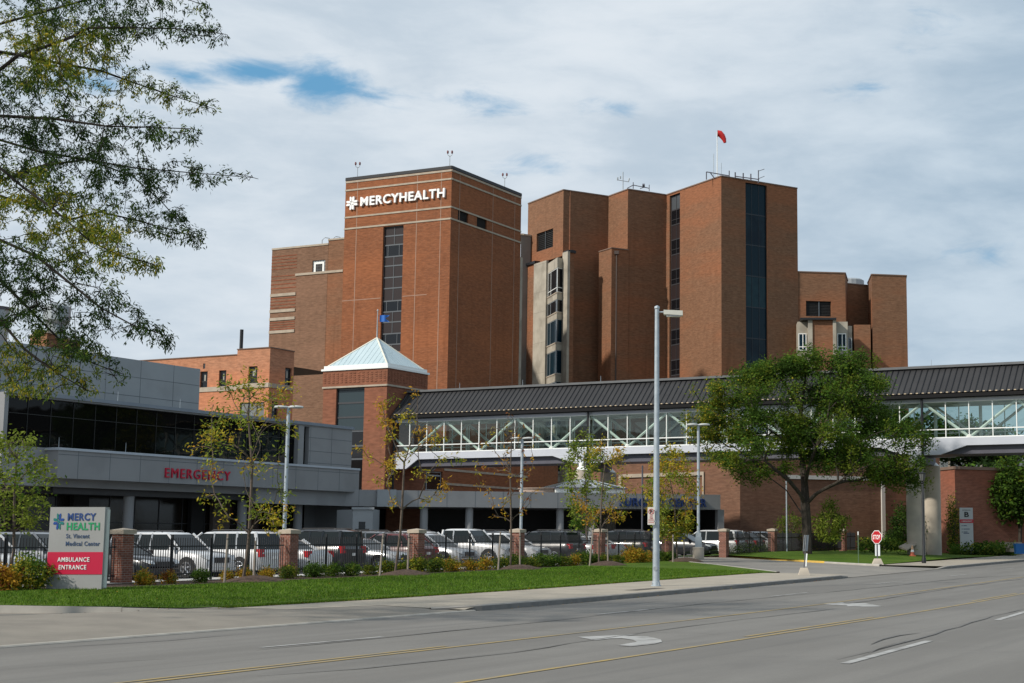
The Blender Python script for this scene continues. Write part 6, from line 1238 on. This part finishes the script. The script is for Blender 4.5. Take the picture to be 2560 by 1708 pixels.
# parking sign fixed to the lamp post
a = at(1619, 1312, 53.6); b_ = at(1637, 1268, 53.6); ps = thing('parking_sign', 'small white no-parking sign fixed beside the street lamp post', 'sign', (a.x, a.y, a.z)); m_ = MB(); m_.obox(a, Vector((b_.x-a.x, 0, 0)), Vector((0, .01, 0)), Vector((0, 0, b_.z-a.z))); m_.build('plate', noisy('plate_white', (.66, .63, .58), (.6, .57, .52), 4, .4), ps)
m_ = MB(); m_.box(b_.x-.02, lx, 53.60, 53.63, a.z+.1, a.z+.14); m_.box(b_.x-.02, lx, 53.60, 53.63, b_.z-.14, b_.z-.1); m_.build('clamp', galv, ps)
w_s = b_.x-a.x; h_s = b_.z-a.z; rdm = principled('sign_crimson', (.42, .03, .03), .5); X1 = Vector((1, 0, 0)); cc = Vector((a.x+w_s*.5, a.y-.004, a.z+h_s*.74)); m_ = MB(); r_ = w_s*.36
m_.tube([cc+Vector((r_*math.cos(q), 0, r_*math.sin(q))) for q in np.linspace(0, 2*math.pi, 21)], .011, 4); m_.tube([cc+Vector((-r_*.7, -.004, r_*.7)), cc+Vector((r_*.7, -.004, -r_*.7))], .010, 4); m_.build('symbol', rdm, ps)
text_mesh('lettering', 'P', cc+Vector((-.045, -.001, -.06)), X1, .09, .12, .004, principled('ink', (.02, .02, .02), .5), ps, bold=.04); text_mesh('lettering', 'ANY', a+Vector((w_s*.28, -.002, h_s*.46)), X1, w_s*.44, .045, .003, rdm, ps); text_mesh('lettering', 'TIME', a+Vector((w_s*.26, -.002, h_s*.34)), X1, w_s*.48, .045, .003, rdm, ps)
m_ = MB(); m_.box(a.x+w_s*.1, a.x+w_s*.9, a.y-.006, a.y-.001, a.z+h_s*.29, a.z+h_s*.305)
for q in range(2):
    for i in range(5): m_.box(a.x+w_s*(.12+.16*i), a.x+w_s*(.22+.16*i), a.y-.006, a.y-.001, a.z+h_s*(.2-.1*q), a.z+h_s*(.24-.1*q))
m_.build('small_print', rdm, ps)
# car park lamps with round disc heads
def disc_lamp(px, ytop, t_n, label, base=False):
    t = tpx(px, t_n); b_ = site(t, t_n, -.03); zt_ = zc(b_, px, ytop); o = thing('parking_lamp', label, 'lamp', b_, 0, 'slim car park lamp posts'); m_ = MB(); z0 = b_.z
    if base: c_ = MB(); c_.lathe(b_.x, b_.y, [(.34, z0), (.34, z0+.70), (.30, z0+.74)], 20); c_.build('footing', concrete, o); z0 += .7; c_ = MB(); c_.box(b_.x-.2, b_.x+.2, b_.y-.2, b_.y+.2, z0, z0+.62); c_.box(b_.x-.16, b_.x+.16, b_.y-.16, b_.y+.16, z0+.62, z0+.9); c_.build('sleeve', galv, o)
    m_.lathe(b_.x, b_.y, [(.095, z0), (.085, zt_)], 14); m_.build('pole', galv, o, True)
    h_ = MB()
    for s in (-1, 1): h_.lathe(b_.x+s*.36, b_.y, [(.02, zt_-.03), (.33, zt_-.04), (.35, zt_+.0), (.30, zt_+.05), (.02, zt_+.08)], 20)
    h_.tube([(b_.x-.3, b_.y, zt_), (b_.x+.3, b_.y, zt_)], .04, 6); h_.build('lamp_head', noisy('disc_white', (.55, .57, .56), (.5, .52, .51), 2, .4), o); return o
disc_lamp(717, 1018, 47, 'slim lamp post with flat disc head in front of the emergency fascia'); disc_lamp(1305, 1096, 47, 'slim lamp post in front of the bridge glazing'); disc_lamp(1746, 1062, 37.4, 'lamp post on a round concrete footing left of the big tree', True)
m_ = MB()
# black lantern post
p = at(2310, 1414, 89); zb_ = H(*tn(p)); lp = thing('lantern_post', 'black lantern lamp post standing before the concrete pier', 'street lamp', (p.x, p.y, zb_)); m_ = MB(); zt_ = zc(p, 2310, 1202); m_.lathe(p.x, p.y, [(.13, zb_), (.13, zb_+.25), (.075, zb_+.4), (.065, zt_-.25), (.05, zt_-.2), (.10, zt_-.12), (.05, zt_-.05), (.12, zt_)], 12); m_.build('pole', black_metal, lp, True)
m_ = MB(); zz1 = zc(p, 2310, 1181); m_.lathe(p.x, p.y, [(.12, zt_), (.22, zt_+.40)], 6); m_.build('lantern_glass', principled('lantern_pane', (.12, .125, .12), .2), lp); m_ = MB(); m_.lathe(p.x, p.y, [(.25, zt_+.40), (.26, zt_+.44), (.10, zz1-.02), (.02, zz1+.06)], 6)
for q in range(6): a_ = q*math.pi/3; m_.tube([(p.x+.105*math.cos(a_), p.y+.105*math.sin(a_), zt_), (p.x+.195*math.cos(a_), p.y+.195*math.sin(a_), zt_+.39)], .012, 4)
m_.build('lantern_frame', black_metal, lp)
# stop sign on its concrete block
def block(p, z0, w0, w1, h, o): m_ = MB(); a, b_ = w0/2, w1/2; m_.add([(p.x-a, p.y-a, z0), (p.x+a, p.y-a, z0), (p.x+a, p.y+a, z0), (p.x-a, p.y+a, z0), (p.x-b_, p.y-b_, z0+h), (p.x+b_, p.y-b_, z0+h), (p.x+b_, p.y+b_, z0+h), (p.x-b_, p.y+b_, z0+h)], [(3, 2, 1, 0), (4, 5, 6, 7), (0, 1, 5, 4), (1, 2, 6, 5), (2, 3, 7, 6), (3, 0, 4, 7)]); m_.build('concrete_block', concrete, o)
p = at(2194, 1417, 85); zb_ = H(*tn(p))-.02; so = thing('stop_sign', 'red stop sign on a white-sleeved post and concrete block', 'stop sign', (p.x, p.y, zb_)); block(p, zb_, .64, .34, .36, so); zc1_ = zc(p, 2194, 1343); m_ = MB(); m_.tube([(p.x, p.y, zb_+.33), (p.x, p.y, zc1_)], .03, 8); m_.build('post', dark_steel, so)
dS = Vector((math.cos(.82), -math.sin(.82), 0)); nS = Vector((-math.sin(.82), -math.cos(.82), 0)); m_ = MB(); oc = lambda r, y: [tuple(Vector((p.x, p.y, zc1_))+dS*(r*math.cos(q*math.pi/4+math.pi/8))+nS*(p.y-y)+Vector((0, 0, r*math.sin(q*math.pi/4+math.pi/8)))) for q in range(8)]
R8 = .40*.98; f = oc(R8, p.y-.045); b_ = oc(R8, p.y-.035); m_.add(f+b_, [tuple(range(8)), tuple(range(8, 16))[::-1]]+[(i+8, (i+1) % 8+8, (i+1) % 8, i) for i in range(8)]); zscale = 1.15
m_.build('border', sgw, so); m_ = MB(); m_.add(oc(R8*.91, p.y-.052)+oc(R8*.91, p.y-.044), [tuple(range(8)), tuple(range(8, 16))[::-1]]+[(i+8, (i+1) % 8+8, (i+1) % 8, i) for i in range(8)]); m_.build('face', principled('stop_red', (.42, .012, .02), .4), so)
text_mesh('lettering', 'STOP', Vector((p.x, p.y, zc1_-.125))-dS*.26+nS*.053, dS, .52, .25, .006, sgw, so, bold=.02)
m_ = MB(); z0, z1 = zc(p, 2194, 1390), zc(p, 2194, 1361); m_.box(p.x-.13, p.x-.05, p.y-.05, p.y-.03, z0, z1); m_.box(p.x+.03, p.x+.14, p.y-.05, p.y-.03, z0, z1); m_.build('reflector_strip', principled('reflect_white', (.85, .88, .88), .3), so)
# the leaning back-to-front sign on its block left of it
p = at(2010, 1434, 66.5); zb_ = H(*tn(p)); bo = thing('leaning_sign_post', 'sign seen edge-on above a concrete block beside the exit drive', 'sign', (p.x, p.y, zb_)); block(p, zb_-.01, .50, .30, .33, bo); m_ = MB(); z1 = zc(p, 2016, 1338); m_.tube([(p.x, p.y, zb_+.3), (p.x+.13, p.y, z1)], .022, 8); m_.build('post', dark_steel, bo)
m_ = MB(); za_, zb2 = zc(p, 2012, 1378), zc(p, 2012, 1338); m_.obox((p.x+.045, p.y-.05, za_), Vector((.13, .20, 0)), Vector((-.012, .008, 0)), Vector((.06, 0, zb2-za_))); m_.obox((p.x-.03, p.y-.05, za_), Vector((.05, .12, 0)), Vector((-.012, .008, 0)), Vector((.06, 0, zb2-za_))); m_.build('plate', galv_dark, bo); m_ = MB(); m_.obox((p.x+.055, p.y-.03, zb_+.38), Vector((.06, 0, 0)), Vector((0, .01, 0)), Vector((.04, 0, .55))); m_.build('reflector_strip', MATS['reflect_white'], bo)
# B entrance monolith
p = at(2416, 1371, 113); w0 = P2(2400.5, 1300, 113); w1 = P2(2432.5, 1300, 113); zt_ = zc(w0, 2400, 1269.5); zb_ = zc(p, 2416, 1374); eo_ = thing('entrance_b_sign', 'tall pale grey sign with a black letter B and red band', 'sign', (w0.x, w0.y, zb_)); ww = (w1-w0).length; hh = zt_-zb_; m_ = MB(); m_.obox(Vector((w0.x, w0.y, zb_-.3)), X1*ww, Vector((0, .3, 0)), Vector((0, 0, hh+.3))); m_.build('panel', noisy('b_sign_grey', (.60, .62, .64), (.55, .57, .59), 1, .4), eo_)
SB = lambda x, f: Vector((w0.x+ww*x, w0.y, zb_+hh*f)); m_ = MB(); m_.obox(SB(-.03, .635)-Vector((0, .02, 0)), X1*(ww*1.06), Vector((0, .018, 0)), Vector((0, 0, hh*.085))); m_.build('red_band', principled('band_red', (.55, .01, .03), .4), eo_)
ink = MATS['ink']; text_mesh('lettering', 'B', SB(.33, .775), X1, ww*.36, hh*.125, .01, ink, eo_, bold=.03); text_mesh('lettering', 'ENTRANCE', SB(.2, .93), X1, ww*.6, hh*.022, .01, ink, eo_); text_mesh('lettering', '< EMERGENCY', SB(.06, .66), X1, ww*.88, hh*.032, .012, sgw, eo_).location.y -= .02
m_ = MB()
for (x0, x1, f) in ((.1, .18, .56), (.24, .5, .56), (.1, .18, .48), (.24, .72, .48), (.1, .18, .41), (.24, .55, .41), (.24, .68, .38)): a = SB(x0, f); m_.obox(a-Vector((0, .01, 0)), X1*(ww*(x1-x0)), Vector((0, .008, 0)), Vector((0, 0, hh*.017)))
m_.build('small_print', slate, eo_)
# cone, slabs, blue bin, camera, markers
p = at(2281, 1387, 100); z = mound(*tn(p)); co_ = thing('traffic_cone', 'faded orange traffic cone on the lawn by the pier', 'traffic cone', (p.x, p.y, z)); m_ = MB(); m_.box(p.x-.2, p.x+.2, p.y-.2, p.y+.2, z, z+.05); m_.lathe(p.x, p.y, [(.15, z+.05), (.12, z+.28)], 16); orange = principled('cone_orange', (.42, .10, .05), .6); m_.build('base', orange, co_)
m_ = MB(); m_.lathe(p.x, p.y, [(.121, z+.28), (.09, z+.42)], 16); m_.build('white_collar', sgw, co_); m_ = MB(); m_.lathe(p.x, p.y, [(.09, z+.42), (.045, z+.68), (.02, z+.7)], 16); m_.build('tip', principled('cone_pale', (.55, .33, .2), .6), co_)
m_ = MB(); a = at(2247, 1372, 101.5); sb_ = thing('tilted_slab', 'tilted pale concrete slab in the planting left of the pier', 'slab', a); m_.add([tuple(at(*q)) for q in ((2247, 1366, 101), (2266, 1373, 100), (2296, 1356, 104), (2268, 1355.5, 106))]+[tuple(at(q[0], q[1]+4, q[2])) for q in ((2247, 1366, 101), (2266, 1373, 100), (2296, 1356, 104), (2268, 1355.5, 106))], [(0, 1, 2, 3), (7, 6, 5, 4), (0, 4, 5, 1), (1, 5, 6, 2), (2, 6, 7, 3), (3, 7, 4, 0)]); m_.build('slab', limestone, sb_)
m_ = MB(); a = at(2525, 1372, 112); sb_ = thing('stacked_slabs', 'pale stone slabs beside the blue bin at right', 'slab', a)
for k, (x, y, w_, h) in enumerate(((2512, 1362, 1.3, .18), (2520, 1370, 1.0, .22), (2526, 1380, .8, .26))): q = at(x, y, 112.5-k*.4); m_ = MB(); m_.obox(q, Vector((w_, .2, 0)), Vector((-.2, .7, 0)), Vector((0, 0, h))); m_.build('slab', limestone, sb_)
q0_ = at(2539, 1385, 108); q1_ = at(2562, 1359, 108); z = q0_.z; bb = thing('blue_bin', 'bright blue plastic bin cut by the right edge', 'bin', q0_); m_ = MB(); x0, x1 = q0_.x, q1_.x; m_.add([(x0+.04, q0_.y, z), (x1, q0_.y, z), (x1, q0_.y+.6, z), (x0+.04, q0_.y+.6, z), (x0, q0_.y-.03, q1_.z-.08), (x1+.04, q0_.y-.03, q1_.z-.08), (x1+.04, q0_.y+.63, q1_.z-.08), (x0, q0_.y+.63, q1_.z-.08)], [(3, 2, 1, 0), (4, 5, 6, 7), (0, 1, 5, 4), (1, 2, 6, 5), (2, 3, 7, 6), (3, 0, 4, 7)]); blu = principled('bin_blue', (.01, .14, .42), .4); m_.build('tub', blu, bb); m_ = MB(); m_.box(x0-.03, x1+.06, q0_.y-.06, q0_.y+.66, q1_.z-.078, q1_.z); m_.build('lid', blu, bb)
cmr = at(2290, 1207, 110); cw = thing('security_camera', 'white dome security camera on the brick wall left of the pier', 'camera', cmr); m_ = MB(); m_.lathe(cmr.x, cmr.y, [(.02, cmr.z-.12), (.13, cmr.z-.02), (.14, cmr.z+.1), (.06, cmr.z+.22)], 12); m_.build('dome', galv, cw); m_ = MB(); m_.tube([(cmr.x, cmr.y, cmr.z+.18), (cmr.x, cmr.y+9, cmr.z+.2)], .05, 6); m_.build('arm', dark_steel, cw)
p = at(2146, 1402, 87); z = H(*tn(p)); mk = thing('marker_stake', 'thin green metal marker stake on the island lawn', 'stake', (p.x, p.y, z)); m_ = MB(); m_.box(p.x-.022, p.x+.022, p.y-.01, p.y+.01, z-.1, zc(p, 2147, 1330)); m_.build('post', principled('stake_green', (.10, .16, .10), .6), mk); m_ = MB(); m_.box(p.x-.03, p.x+.03, p.y-.014, p.y+.014, zc(p, 2147, 1338), zc(p, 2147, 1329)); m_.build('tip', white_paint, mk)
p = at(1967, 1345, 106); cp_ = thing('conduit_post', 'thin pale vertical pole left of the big trunk', 'pole', (p.x, p.y, 1)); m_ = MB(); m_.cyl(p.x, p.y, .8, zc(p, 1967, 1205), .05, .05, 8); m_.build('pole', galv, cp_); m_ = MB(); m_.cyl(p.x, p.y, zc(p, 1967, 1205), zc(p, 1967, 1203), .07, .07, 8); m_.build('cap', galv, cp_)
p = at(1606, 1180, 100); dp = thing('dark_pole', 'dark slim pole beneath the bridge left of the street lamp', 'pole', (p.x, p.y, .8)); m_ = MB(); m_.cyl(p.x, p.y, .7, zc(p, 1606, 1164), .055, .055, 8); m_.build('pole', dark_steel, dp); m_ = MB(); m_.cyl(p.x, p.y, .7, .9, .12, .12, 8); m_.build('base', dark_steel, dp)
a = at(1540, 1477, 51.5); mh = band('utility_cover', noisy('iron_cover', (.10, .085, .07), (.07, .06, .05), 5), [(tn(a)[0]-1.0, 22.45), (tn(a)[0]+1.2, 22.45)], .45, .0); 
for v in mh.data.vertices: v.co.z = H(*tn(v.co))+.014
mh['kind'] = 'structure'
# ------------------------------------------------------------------ cars
paints = {'white': (.60, .61, .62), 'silver': (.45, .47, .49), 'grey': (.16, .17, .185), 'black': (.008, .009, .012), 'navy': (.010, .014, .030), 'maroon': (.10, .018, .018)}
def paint(c_):
    n_ = 'paint_'+c_
    if n_ in MATS: return MATS[n_]
    m_ = principled(n_, paints[c_], .28, .35 if c_ in ('silver', 'grey', 'navy') else 0, .5); m_.node_tree.nodes['Principled BSDF'].inputs['Coat Weight'].default_value = .7; m_.node_tree.nodes['Principled BSDF'].inputs['Coat Roughness'].default_value = .06; return m_
trim = principled('car_trim', (.02, .02, .022), .5)
SPEC = {  # L, W, hood z, belt z, roof z, windscreen base/top x, rear top/base x, wheel x front/rear, tail z, nose drop
    'suv': dict(L=4.75, W=1.9, hood=1.02, belt=1.08, H=1.74, xf=(1.10, .35), xr=(-1.95, -2.25), tail=1.08, r=.37),
    'boxy_suv': dict(L=4.6, W=1.86, hood=1.10, belt=1.12, H=1.82, xf=(.85, .55), xr=(-2.12, -2.22), tail=1.12, r=.38),
    'crossover': dict(L=4.6, W=1.85, hood=.98, belt=1.04, H=1.64, xf=(1.15, .25), xr=(-1.45, -2.15), tail=1.06, r=.36),
    'sedan': dict(L=4.8, W=1.82, hood=.90, belt=.95, H=1.44, xf=(1.05, .20), xr=(-.90, -1.65), tail=1.0, r=.33),
    'minivan': dict(L=5.0, W=1.95, hood=1.0, belt=1.06, H=1.76, xf=(1.55, .60), xr=(-2.15, -2.42), tail=1.06, r=.35),
    'pickup': dict(L=5.6, W=1.98, hood=1.15, belt=1.18, H=1.86, xf=(1.15, .60), xr=(-.95, -1.10), tail=1.17, r=.40)}
def make_car(kind, col, label, rack=False):
    S = SPEC[kind]; L, W_, hw = S['L'], S['W'], S['W']/2; o = thing('parked_'+kind.replace('boxy_', ''), label, {'sedan': 'car', 'pickup': 'pickup', 'minivan': 'minivan'}.get(kind, 'SUV'), (0, 0, 0), 0, 'cars in the hospital car park'); pt = paint(col)
    xN, xT = L/2, -L/2; fb = S['xf'][0]; rb_ = S['xr'][1]
    st_ = [(xN, S['hood']*.60, hw*.76, .36), (xN-.06, S['hood']*.76, hw*.86, .24), (xN-.22, S['hood']*.88, hw*.94, .20), (xN-.6, S['hood']*.95, hw, .19), (fb+.1, S['hood'], hw, .19), (fb-.15, S['belt'], hw, .2), (0, S['belt']+.01, hw, .2), (S['xr'][0], S['belt']+.02, hw, .2), (rb_+.05, S['tail'], hw*.99, .21)]
    if kind in ('sedan',): st_ += [(xT+.35, S['tail']-.01, hw*.97, .24), (xT+.12, S['tail']-.04, hw*.93, .28), (xT, S['tail']-.22, hw*.84, .38)]
    elif kind == 'pickup': st_ += [(xT+.2, S['tail'], hw*.99, .30), (xT+.03, S['tail']-.01, hw*.97, .34), (xT, S['tail']-.06, hw*.94, .42)]
    else: st_ += [(xT+.1, S['tail']-.03, hw*.96, .26), (xT, S['tail']-.14, hw*.88, .36)]
    m_ = MB(); k = 12; vs = []
    for (x, zt_, h_, zb_) in st_:
        half = [(h_*.55, zb_), (h_*.93, zb_+.03), (h_*.985, zb_+.16), (h_, zb_+(zt_-zb_)*.5), (h_*.965, zb_+(zt_-zb_)*.82), (h_*.89, zt_-.03), (h_*.80, zt_)]
        vs += [(x, -y, z) for y, z in half]+[(x, y, z) for y, z in half[::-1]]
    k = 14; fs = []
    for i in range(len(st_)-1):
        for j in range(k): fs.append((i*k+j, i*k+(j+1) % k, (i+1)*k+(j+1) % k, (i+1)*k+j))
    fs += [tuple(range(k))[::-1], tuple(range((len(st_)-1)*k, len(st_)*k))]; m_.add(vs, fs)
    bd = m_.build('body', pt, o, True, 32)
    # glasshouse: windscreen, rear window, side windows, then painted roof and pillars
    def ring(z, x0, x1, h_, c_=.14): return [(x0, -h_+c_, z), (x0-c_, -h_, z), (x1+c_, -h_, z), (x1, -h_+c_, z), (x1, h_-c_, z), (x1+c_, h_, z), (x0-c_, h_, z), (x0, h_-c_, z)]
    zb_ = S['belt']-.02; zt_ = S['H']-.09; f0, f1 = S['xf']; r1, r0 = S['xr'][0], S['xr'][1]; a = ring(zb_, f0, r0+.03, hw*.89); b_ = ring(zt_, f1, r1, hw*.74)
    nm = {7: 'windscreen', 3: 'rear_window'}
    def face(name, js, mat):
        q = MB()
        for j in js: q.quad(a[j], b_[j], b_[(j+1) % 8], a[(j+1) % 8])
        return q.build(name, mat, o)
    face('windscreen', (7, 0), car_glass); face('rear_window', (3,), car_glass); face('side_window', (1, 2), car_glass); face('side_window', (4, 5), car_glass); face('pillar', (6,), pt) if False else face('side_window', (6,), car_glass)
    m_ = MB(); t0 = ring(S['H']-.09, f1+.015, r1-.015, hw*.75); t1 = ring(S['H']-.03, f1-.10, r1+.10, hw*.69); t2 = ring(S['H'], f1-.35, r1+.3, hw*.55); m_.add(t0+t1+t2, [(j, j+8, (j+1) % 8+8, (j+1) % 8) for j in range(8)]+[(j+8, j+16, (j+1) % 8+16, (j+1) % 8+8) for j in range(8)]+[tuple(range(16, 24))[::-1]])
    for s in (-1, 1):
        yb, yt = s*hw*.895, s*hw*.748
        def pil_(xb, xt, w_): m_.tube([(xb, yb, zb_), (xt, yt, zt_+.03)], w_, 4)
        m_.tube([(f0-.06, s*(hw*.87), zb_), (f1-.04, s*hw*.735, zt_+.03)], .045, 5); m_.tube([(r0+.12, s*(hw*.87), zb_), (r1+.05, s*hw*.735, zt_+.03)], .075 if kind != 'sedan' else .09, 5)
        pil_((f0+f1)/2-1.15, (f0+f1)/2-1.15, .04)
        if kind in ('suv', 'boxy_suv', 'minivan'): pil_(r0+1.15, r1+.95, .05)
        elif kind != 'pickup': pil_(r0+.75, r1+.35, .06)
    m_.build('roof', pt, o, True, 40)
    if rack:
        for s in (-1, 1): q = MB(); y = s*hw*.62; q.tube([(f1-.4, y, S['H']-.01), (f1-.5, y, S['H']+.055), (r1+.5, y, S['H']+.055), (r1+.35, y, S['H']-.01)], .02, 5); q.build('roof_rail', trim, o)
    for s in (-1, 1): q = MB(); q.obox((f0-.22, s*hw*.93, S['belt']-.02), Vector((-.11, 0, 0)), Vector((0, s*.22, .01)), Vector((0, 0, .15))); q.build('mirror', pt, o)
    for s in (-1, 1):
        q = MB(); q.add([(xN-.005, s*hw*.50, S['hood']*.66), (xN-.02, s*hw*.80, S['hood']*.68), (xN-.30, s*hw*.965, S['hood']*.80), (xN-.24, s*hw*.93, S['hood']*.86), (xN-.075, s*hw*.55, S['hood']*.80)], [(0, 1, 2, 3, 4)]); 
        for v in range(len(q.v)): q.v[v] = (q.v[v][0]+.03, q.v[v][1]*1.008, q.v[v][2])
        q.build('headlight', lamp_lens, o)
        q = MB(); zt2 = S['tail']-.05; hh_ = .62 if kind in ('boxy_suv', 'minivan') else .2; q.obox((xT-.012+(.03 if kind == 'sedan' else .0), s*hw*.62, zt2-.26), Vector((.2, 0, 0)), Vector((0, s*hw*.315, 0)), Vector((.03, 0, .26 if hh_ < .5 else .3))); q.build('taillight', red_lens, o)
    q = MB(); q.box(xN-.03, xN+.012, -hw*.42, hw*.42, S['hood']*.56, S['hood']*.76)
    q.build('grille', trim, o); 
    for xa, xb in ((xN-.05, xN+.03), (xT-.03, xT+.05)): q = MB(); q.box(xa, xb, -hw*.8, hw*.8, .30, .40); q.build('bumper', trim if col in ('silver', 'black', 'grey') else pt, o)
    q = MB(); q.box(xT-.022, xT+.02, -.16, .16, S['tail']*.62, S['tail']*.62+.12); q.build('blank_plate', sgw, o)
    for x in (L/2-.88, -L/2+.95):
        for s in (-1, 1):
            r = S['r']; y = s*(hw+.004); q = MB(); kk = 20
            q.tube([(x, y-s*.25, r), (x, y-s*.05, r), (x, y+s*.012, r)], [r*.97, r, r*.93], 22); ty = q.build('wheel', tyre_m, o, True, 50)
            q = MB(); q.tube([(x, y-s*.02, r), (x, y+s*.018, r)], [r*.62, r*.62], 18)
            ri = q.build('rim', principled('rim_dark', (.06, .06, .065), .4, .5), ty); q = MB()
            for w_ in range(5): an = w_*2*math.pi/5+.3; q.tube([(x, y+s*.024, r), (x+math.cos(an)*r*.6, y+s*.024, r+math.sin(an)*r*.6)], [.05, .035], 5)
            q.tube([(x+math.cos(t_)*r*.62, y+s*.02, r+math.sin(t_)*r*.62) for t_ in np.linspace(0, 6.2832, 21)], .022, 5); q.build('spokes', rim_m, ty)
            q = MB(); R_ = r+.07; pts = [(x+math.cos(t_)*R_, s*(hw+.0015), r+math.sin(t_)*R_) for t_ in np.linspace(-.25, math.pi+.25, 15)]+[(x-R_*.9, s*(hw+.0015), .2)]; pts = pts if s < 0 else pts[::-1]
            q.add(pts, [tuple(range(len(pts)))]); q.build('wheel_arch', trim, o)
    return o
protoC = {}
def park(t, n_, kind, col, head, label, rack=False, dz=0):
    """head 'in': nose towards the fence (and the road); 'out': tail towards the fence"""
    kk = (kind, col, rack)
    if kk not in protoC: o = protoC[kk] = make_car(kind, col, label, rack); 
    else: o = copy_car(protoC[kk]); o['label'] = label
    o.location = T(t, n_, gz(t)+.345+dz); d = -V1 if head == 'in' else V1; o.rotation_euler = (0, 0, math.atan2(d.y, d.x)+rnd.uniform(-.03, .03)); return o
KC = {}
def copy_car(o):
    if o.name not in KC: KC[o.name] = {x.name: children_of(x) for x in [o]+children_of(o)}
    K_ = KC[o.name]; c_ = o.copy(); C.objects.link(c_)
    for ch in K_[o.name]:
        a = ch.copy(); C.objects.link(a); a.parent = c_
        for g in K_.get(ch.name, []): b_ = g.copy(); C.objects.link(b_); b_.parent = a
    return c_
N1 = 42.6; N2 = 48.3
cars = [(33.2, N1, 'suv', 'navy', 'out', 'dark blue SUV at the left picture edge', 0), (36.6, N1, 'suv', 'white', 'in', 'white SUV half hidden behind the entrance sign', 1), (42.6, N1-.2, 'sedan', 'black', 'in', 'black sedan nose just right of the sign-side brick pillar', 0), (46.0, N1+.2, 'suv', 'white' , 'in', 'large white SUV side-on behind the fence right of the entrance sign', 1),
        (49.1, N1+.4, 'minivan', 'white', 'out', 'white van with red tail lights left of the second brick pillar', 1), (52.0, N1+.2, 'sedan', 'white', 'out', 'white sedan tail just right of the second brick pillar', 0), (54.9, N1+.6, 'boxy_suv', 'black', 'out', 'boxy black SUV with pale roof rack', 1), (57.7, N1, 'sedan', 'silver', 'in', 'silver car nose between the boxy black and maroon SUVs', 0),
        (60.4, N1+.5, 'crossover', 'maroon', 'out', 'maroon SUV behind the trunk of the orange sapling', 1), (63.2, N1, 'crossover', 'silver', 'in', 'silver crossover side-on right of the third brick pillar', 0), (66.9, N1+.3, 'pickup', 'white', 'in', 'white pickup behind the silver crossover', 0), (70.4, N1, 'crossover', 'white', 'in', 'white car partly hidden by the leafless sapling', 0),
        (74.0, N1, 'suv', 'black', 'out', 'black SUV with glossy side left of the golden sapling stakes', 1), (77.2, N1+.2, 'sedan', 'white', 'out', 'white car seen between the fourth and fifth brick pillars', 0), (83.2, N1, 'suv', 'black', 'out', 'black SUV behind the fence just left of the street lamp', 1), (80.2, N1+.6, 'sedan', 'white', 'out', 'white car left of the black SUV by the street lamp', 0),
        (92.3, N1-.2, 'crossover', 'black', 'in', 'dark hatchback standing in the car park exit', 0), (95.0, N1+3.6, 'suv', 'black', 'in', 'black SUV with pale roof right of the exit lamp', 0), (97.4, N1, 'minivan', 'white', 'out', 'pale van right of the exit pillar', 0), (101.2, N1, 'crossover', 'black', 'out', 'black car with red tail light near the small fence pillar', 0),
        (105.5, N1+.6, 'sedan', 'white', 'out', 'white sedan left of the big tree trunk', 0), (109.5, N1+.6, 'crossover', 'silver', 'in', 'silver car behind the fence right of the big tree trunk', 0),
        (44.6, N2+.2, 'minivan', 'grey', 'in', 'grey van roof showing above the large white SUV', 0), (47.8, N2+2.6, 'suv', 'white', 'in', 'white SUV highest behind the large white SUV', 1), (51.3, N2, 'minivan', 'silver', 'in', 'silver minivan behind the large white SUV', 0), (56.0, N2, 'crossover', 'grey', 'in', 'dark grey car behind the white van with red tail lights', 1),
        (61.8, N2+.5, 'suv', 'grey', 'in', 'grey SUV roof above the boxy black SUV', 1), (65.0, N2, 'suv', 'grey', 'out', 'dark grey SUV roof above the maroon SUV', 1), (70.6, N2-.4, 'suv', 'white', 'in', 'white SUV roof above the silver crossover', 1), (76.6, N2, 'suv', 'black', 'out', 'black SUV roof behind the black glossy SUV', 1), (80.0, N2+.3, 'crossover', 'grey', 'out', 'grey car roof left of the concrete bridge pier', 0), (88.0, N2, 'suv', 'black', 'in', 'black SUV roof right of the concrete bridge pier', 1)]
for (t, n_, kd_, cl_, hd, lab, rk) in cars: park(t, n_, kd_, cl_, hd, lab, bool(rk))

# leaf litter along the pavement edge and in the gutter
rs = np.random.RandomState(77); q = []
for _ in range(1500): t = rs.uniform(29, 64); q.append(V3(T(t, 25.62+abs(rs.normal(0, .10)), H(t, 25.7)+.03)))
for _ in range(500): t = rs.uniform(16, 28.6); n_ = np.interp(t, [16, 22, 26.75, 28.1, 28.85], [50, 41, 30.4, 27.6, 26.3])-abs(rs.normal(0, .12))-.05; q.append(V3(T(t, n_, apron_z(t, n_)+.03)))
for _ in range(260): t = rs.uniform(35, 62); q.append(V3(T(t, 21.3-abs(rs.normal(0, .08)), gz(t)+.02)))
for _ in range(420): t = rs.uniform(30, 78); n_ = rs.uniform(26, 36); q.append(V3(T(t, n_, H(t, n_)+.06)))
P = np.array(q); D = rs.normal(0, 1, (len(P), 3)); D[:, 2] *= .15; D /= np.linalg.norm(D, axis=1)[:, None]; S_ = np.cross(D, [0, 0, 1.]); l = rs.uniform(.03, .075, (len(P), 1))
V = np.stack([P, P+D*l*.5+S_*l*.3, P+D*l, P+D*l*.5-S_*l*.3], axis=1).reshape(-1, 3); o = mesh_np('fallen_leaves', V, 4, [lf_or, lf_br, lf_yl], rs.choice(3, len(P), p=[.35, .45, .2])); tag(o, 'brown and yellow fallen leaves along the lawn edge and gutter', 'fallen leaves', kind='stuff')
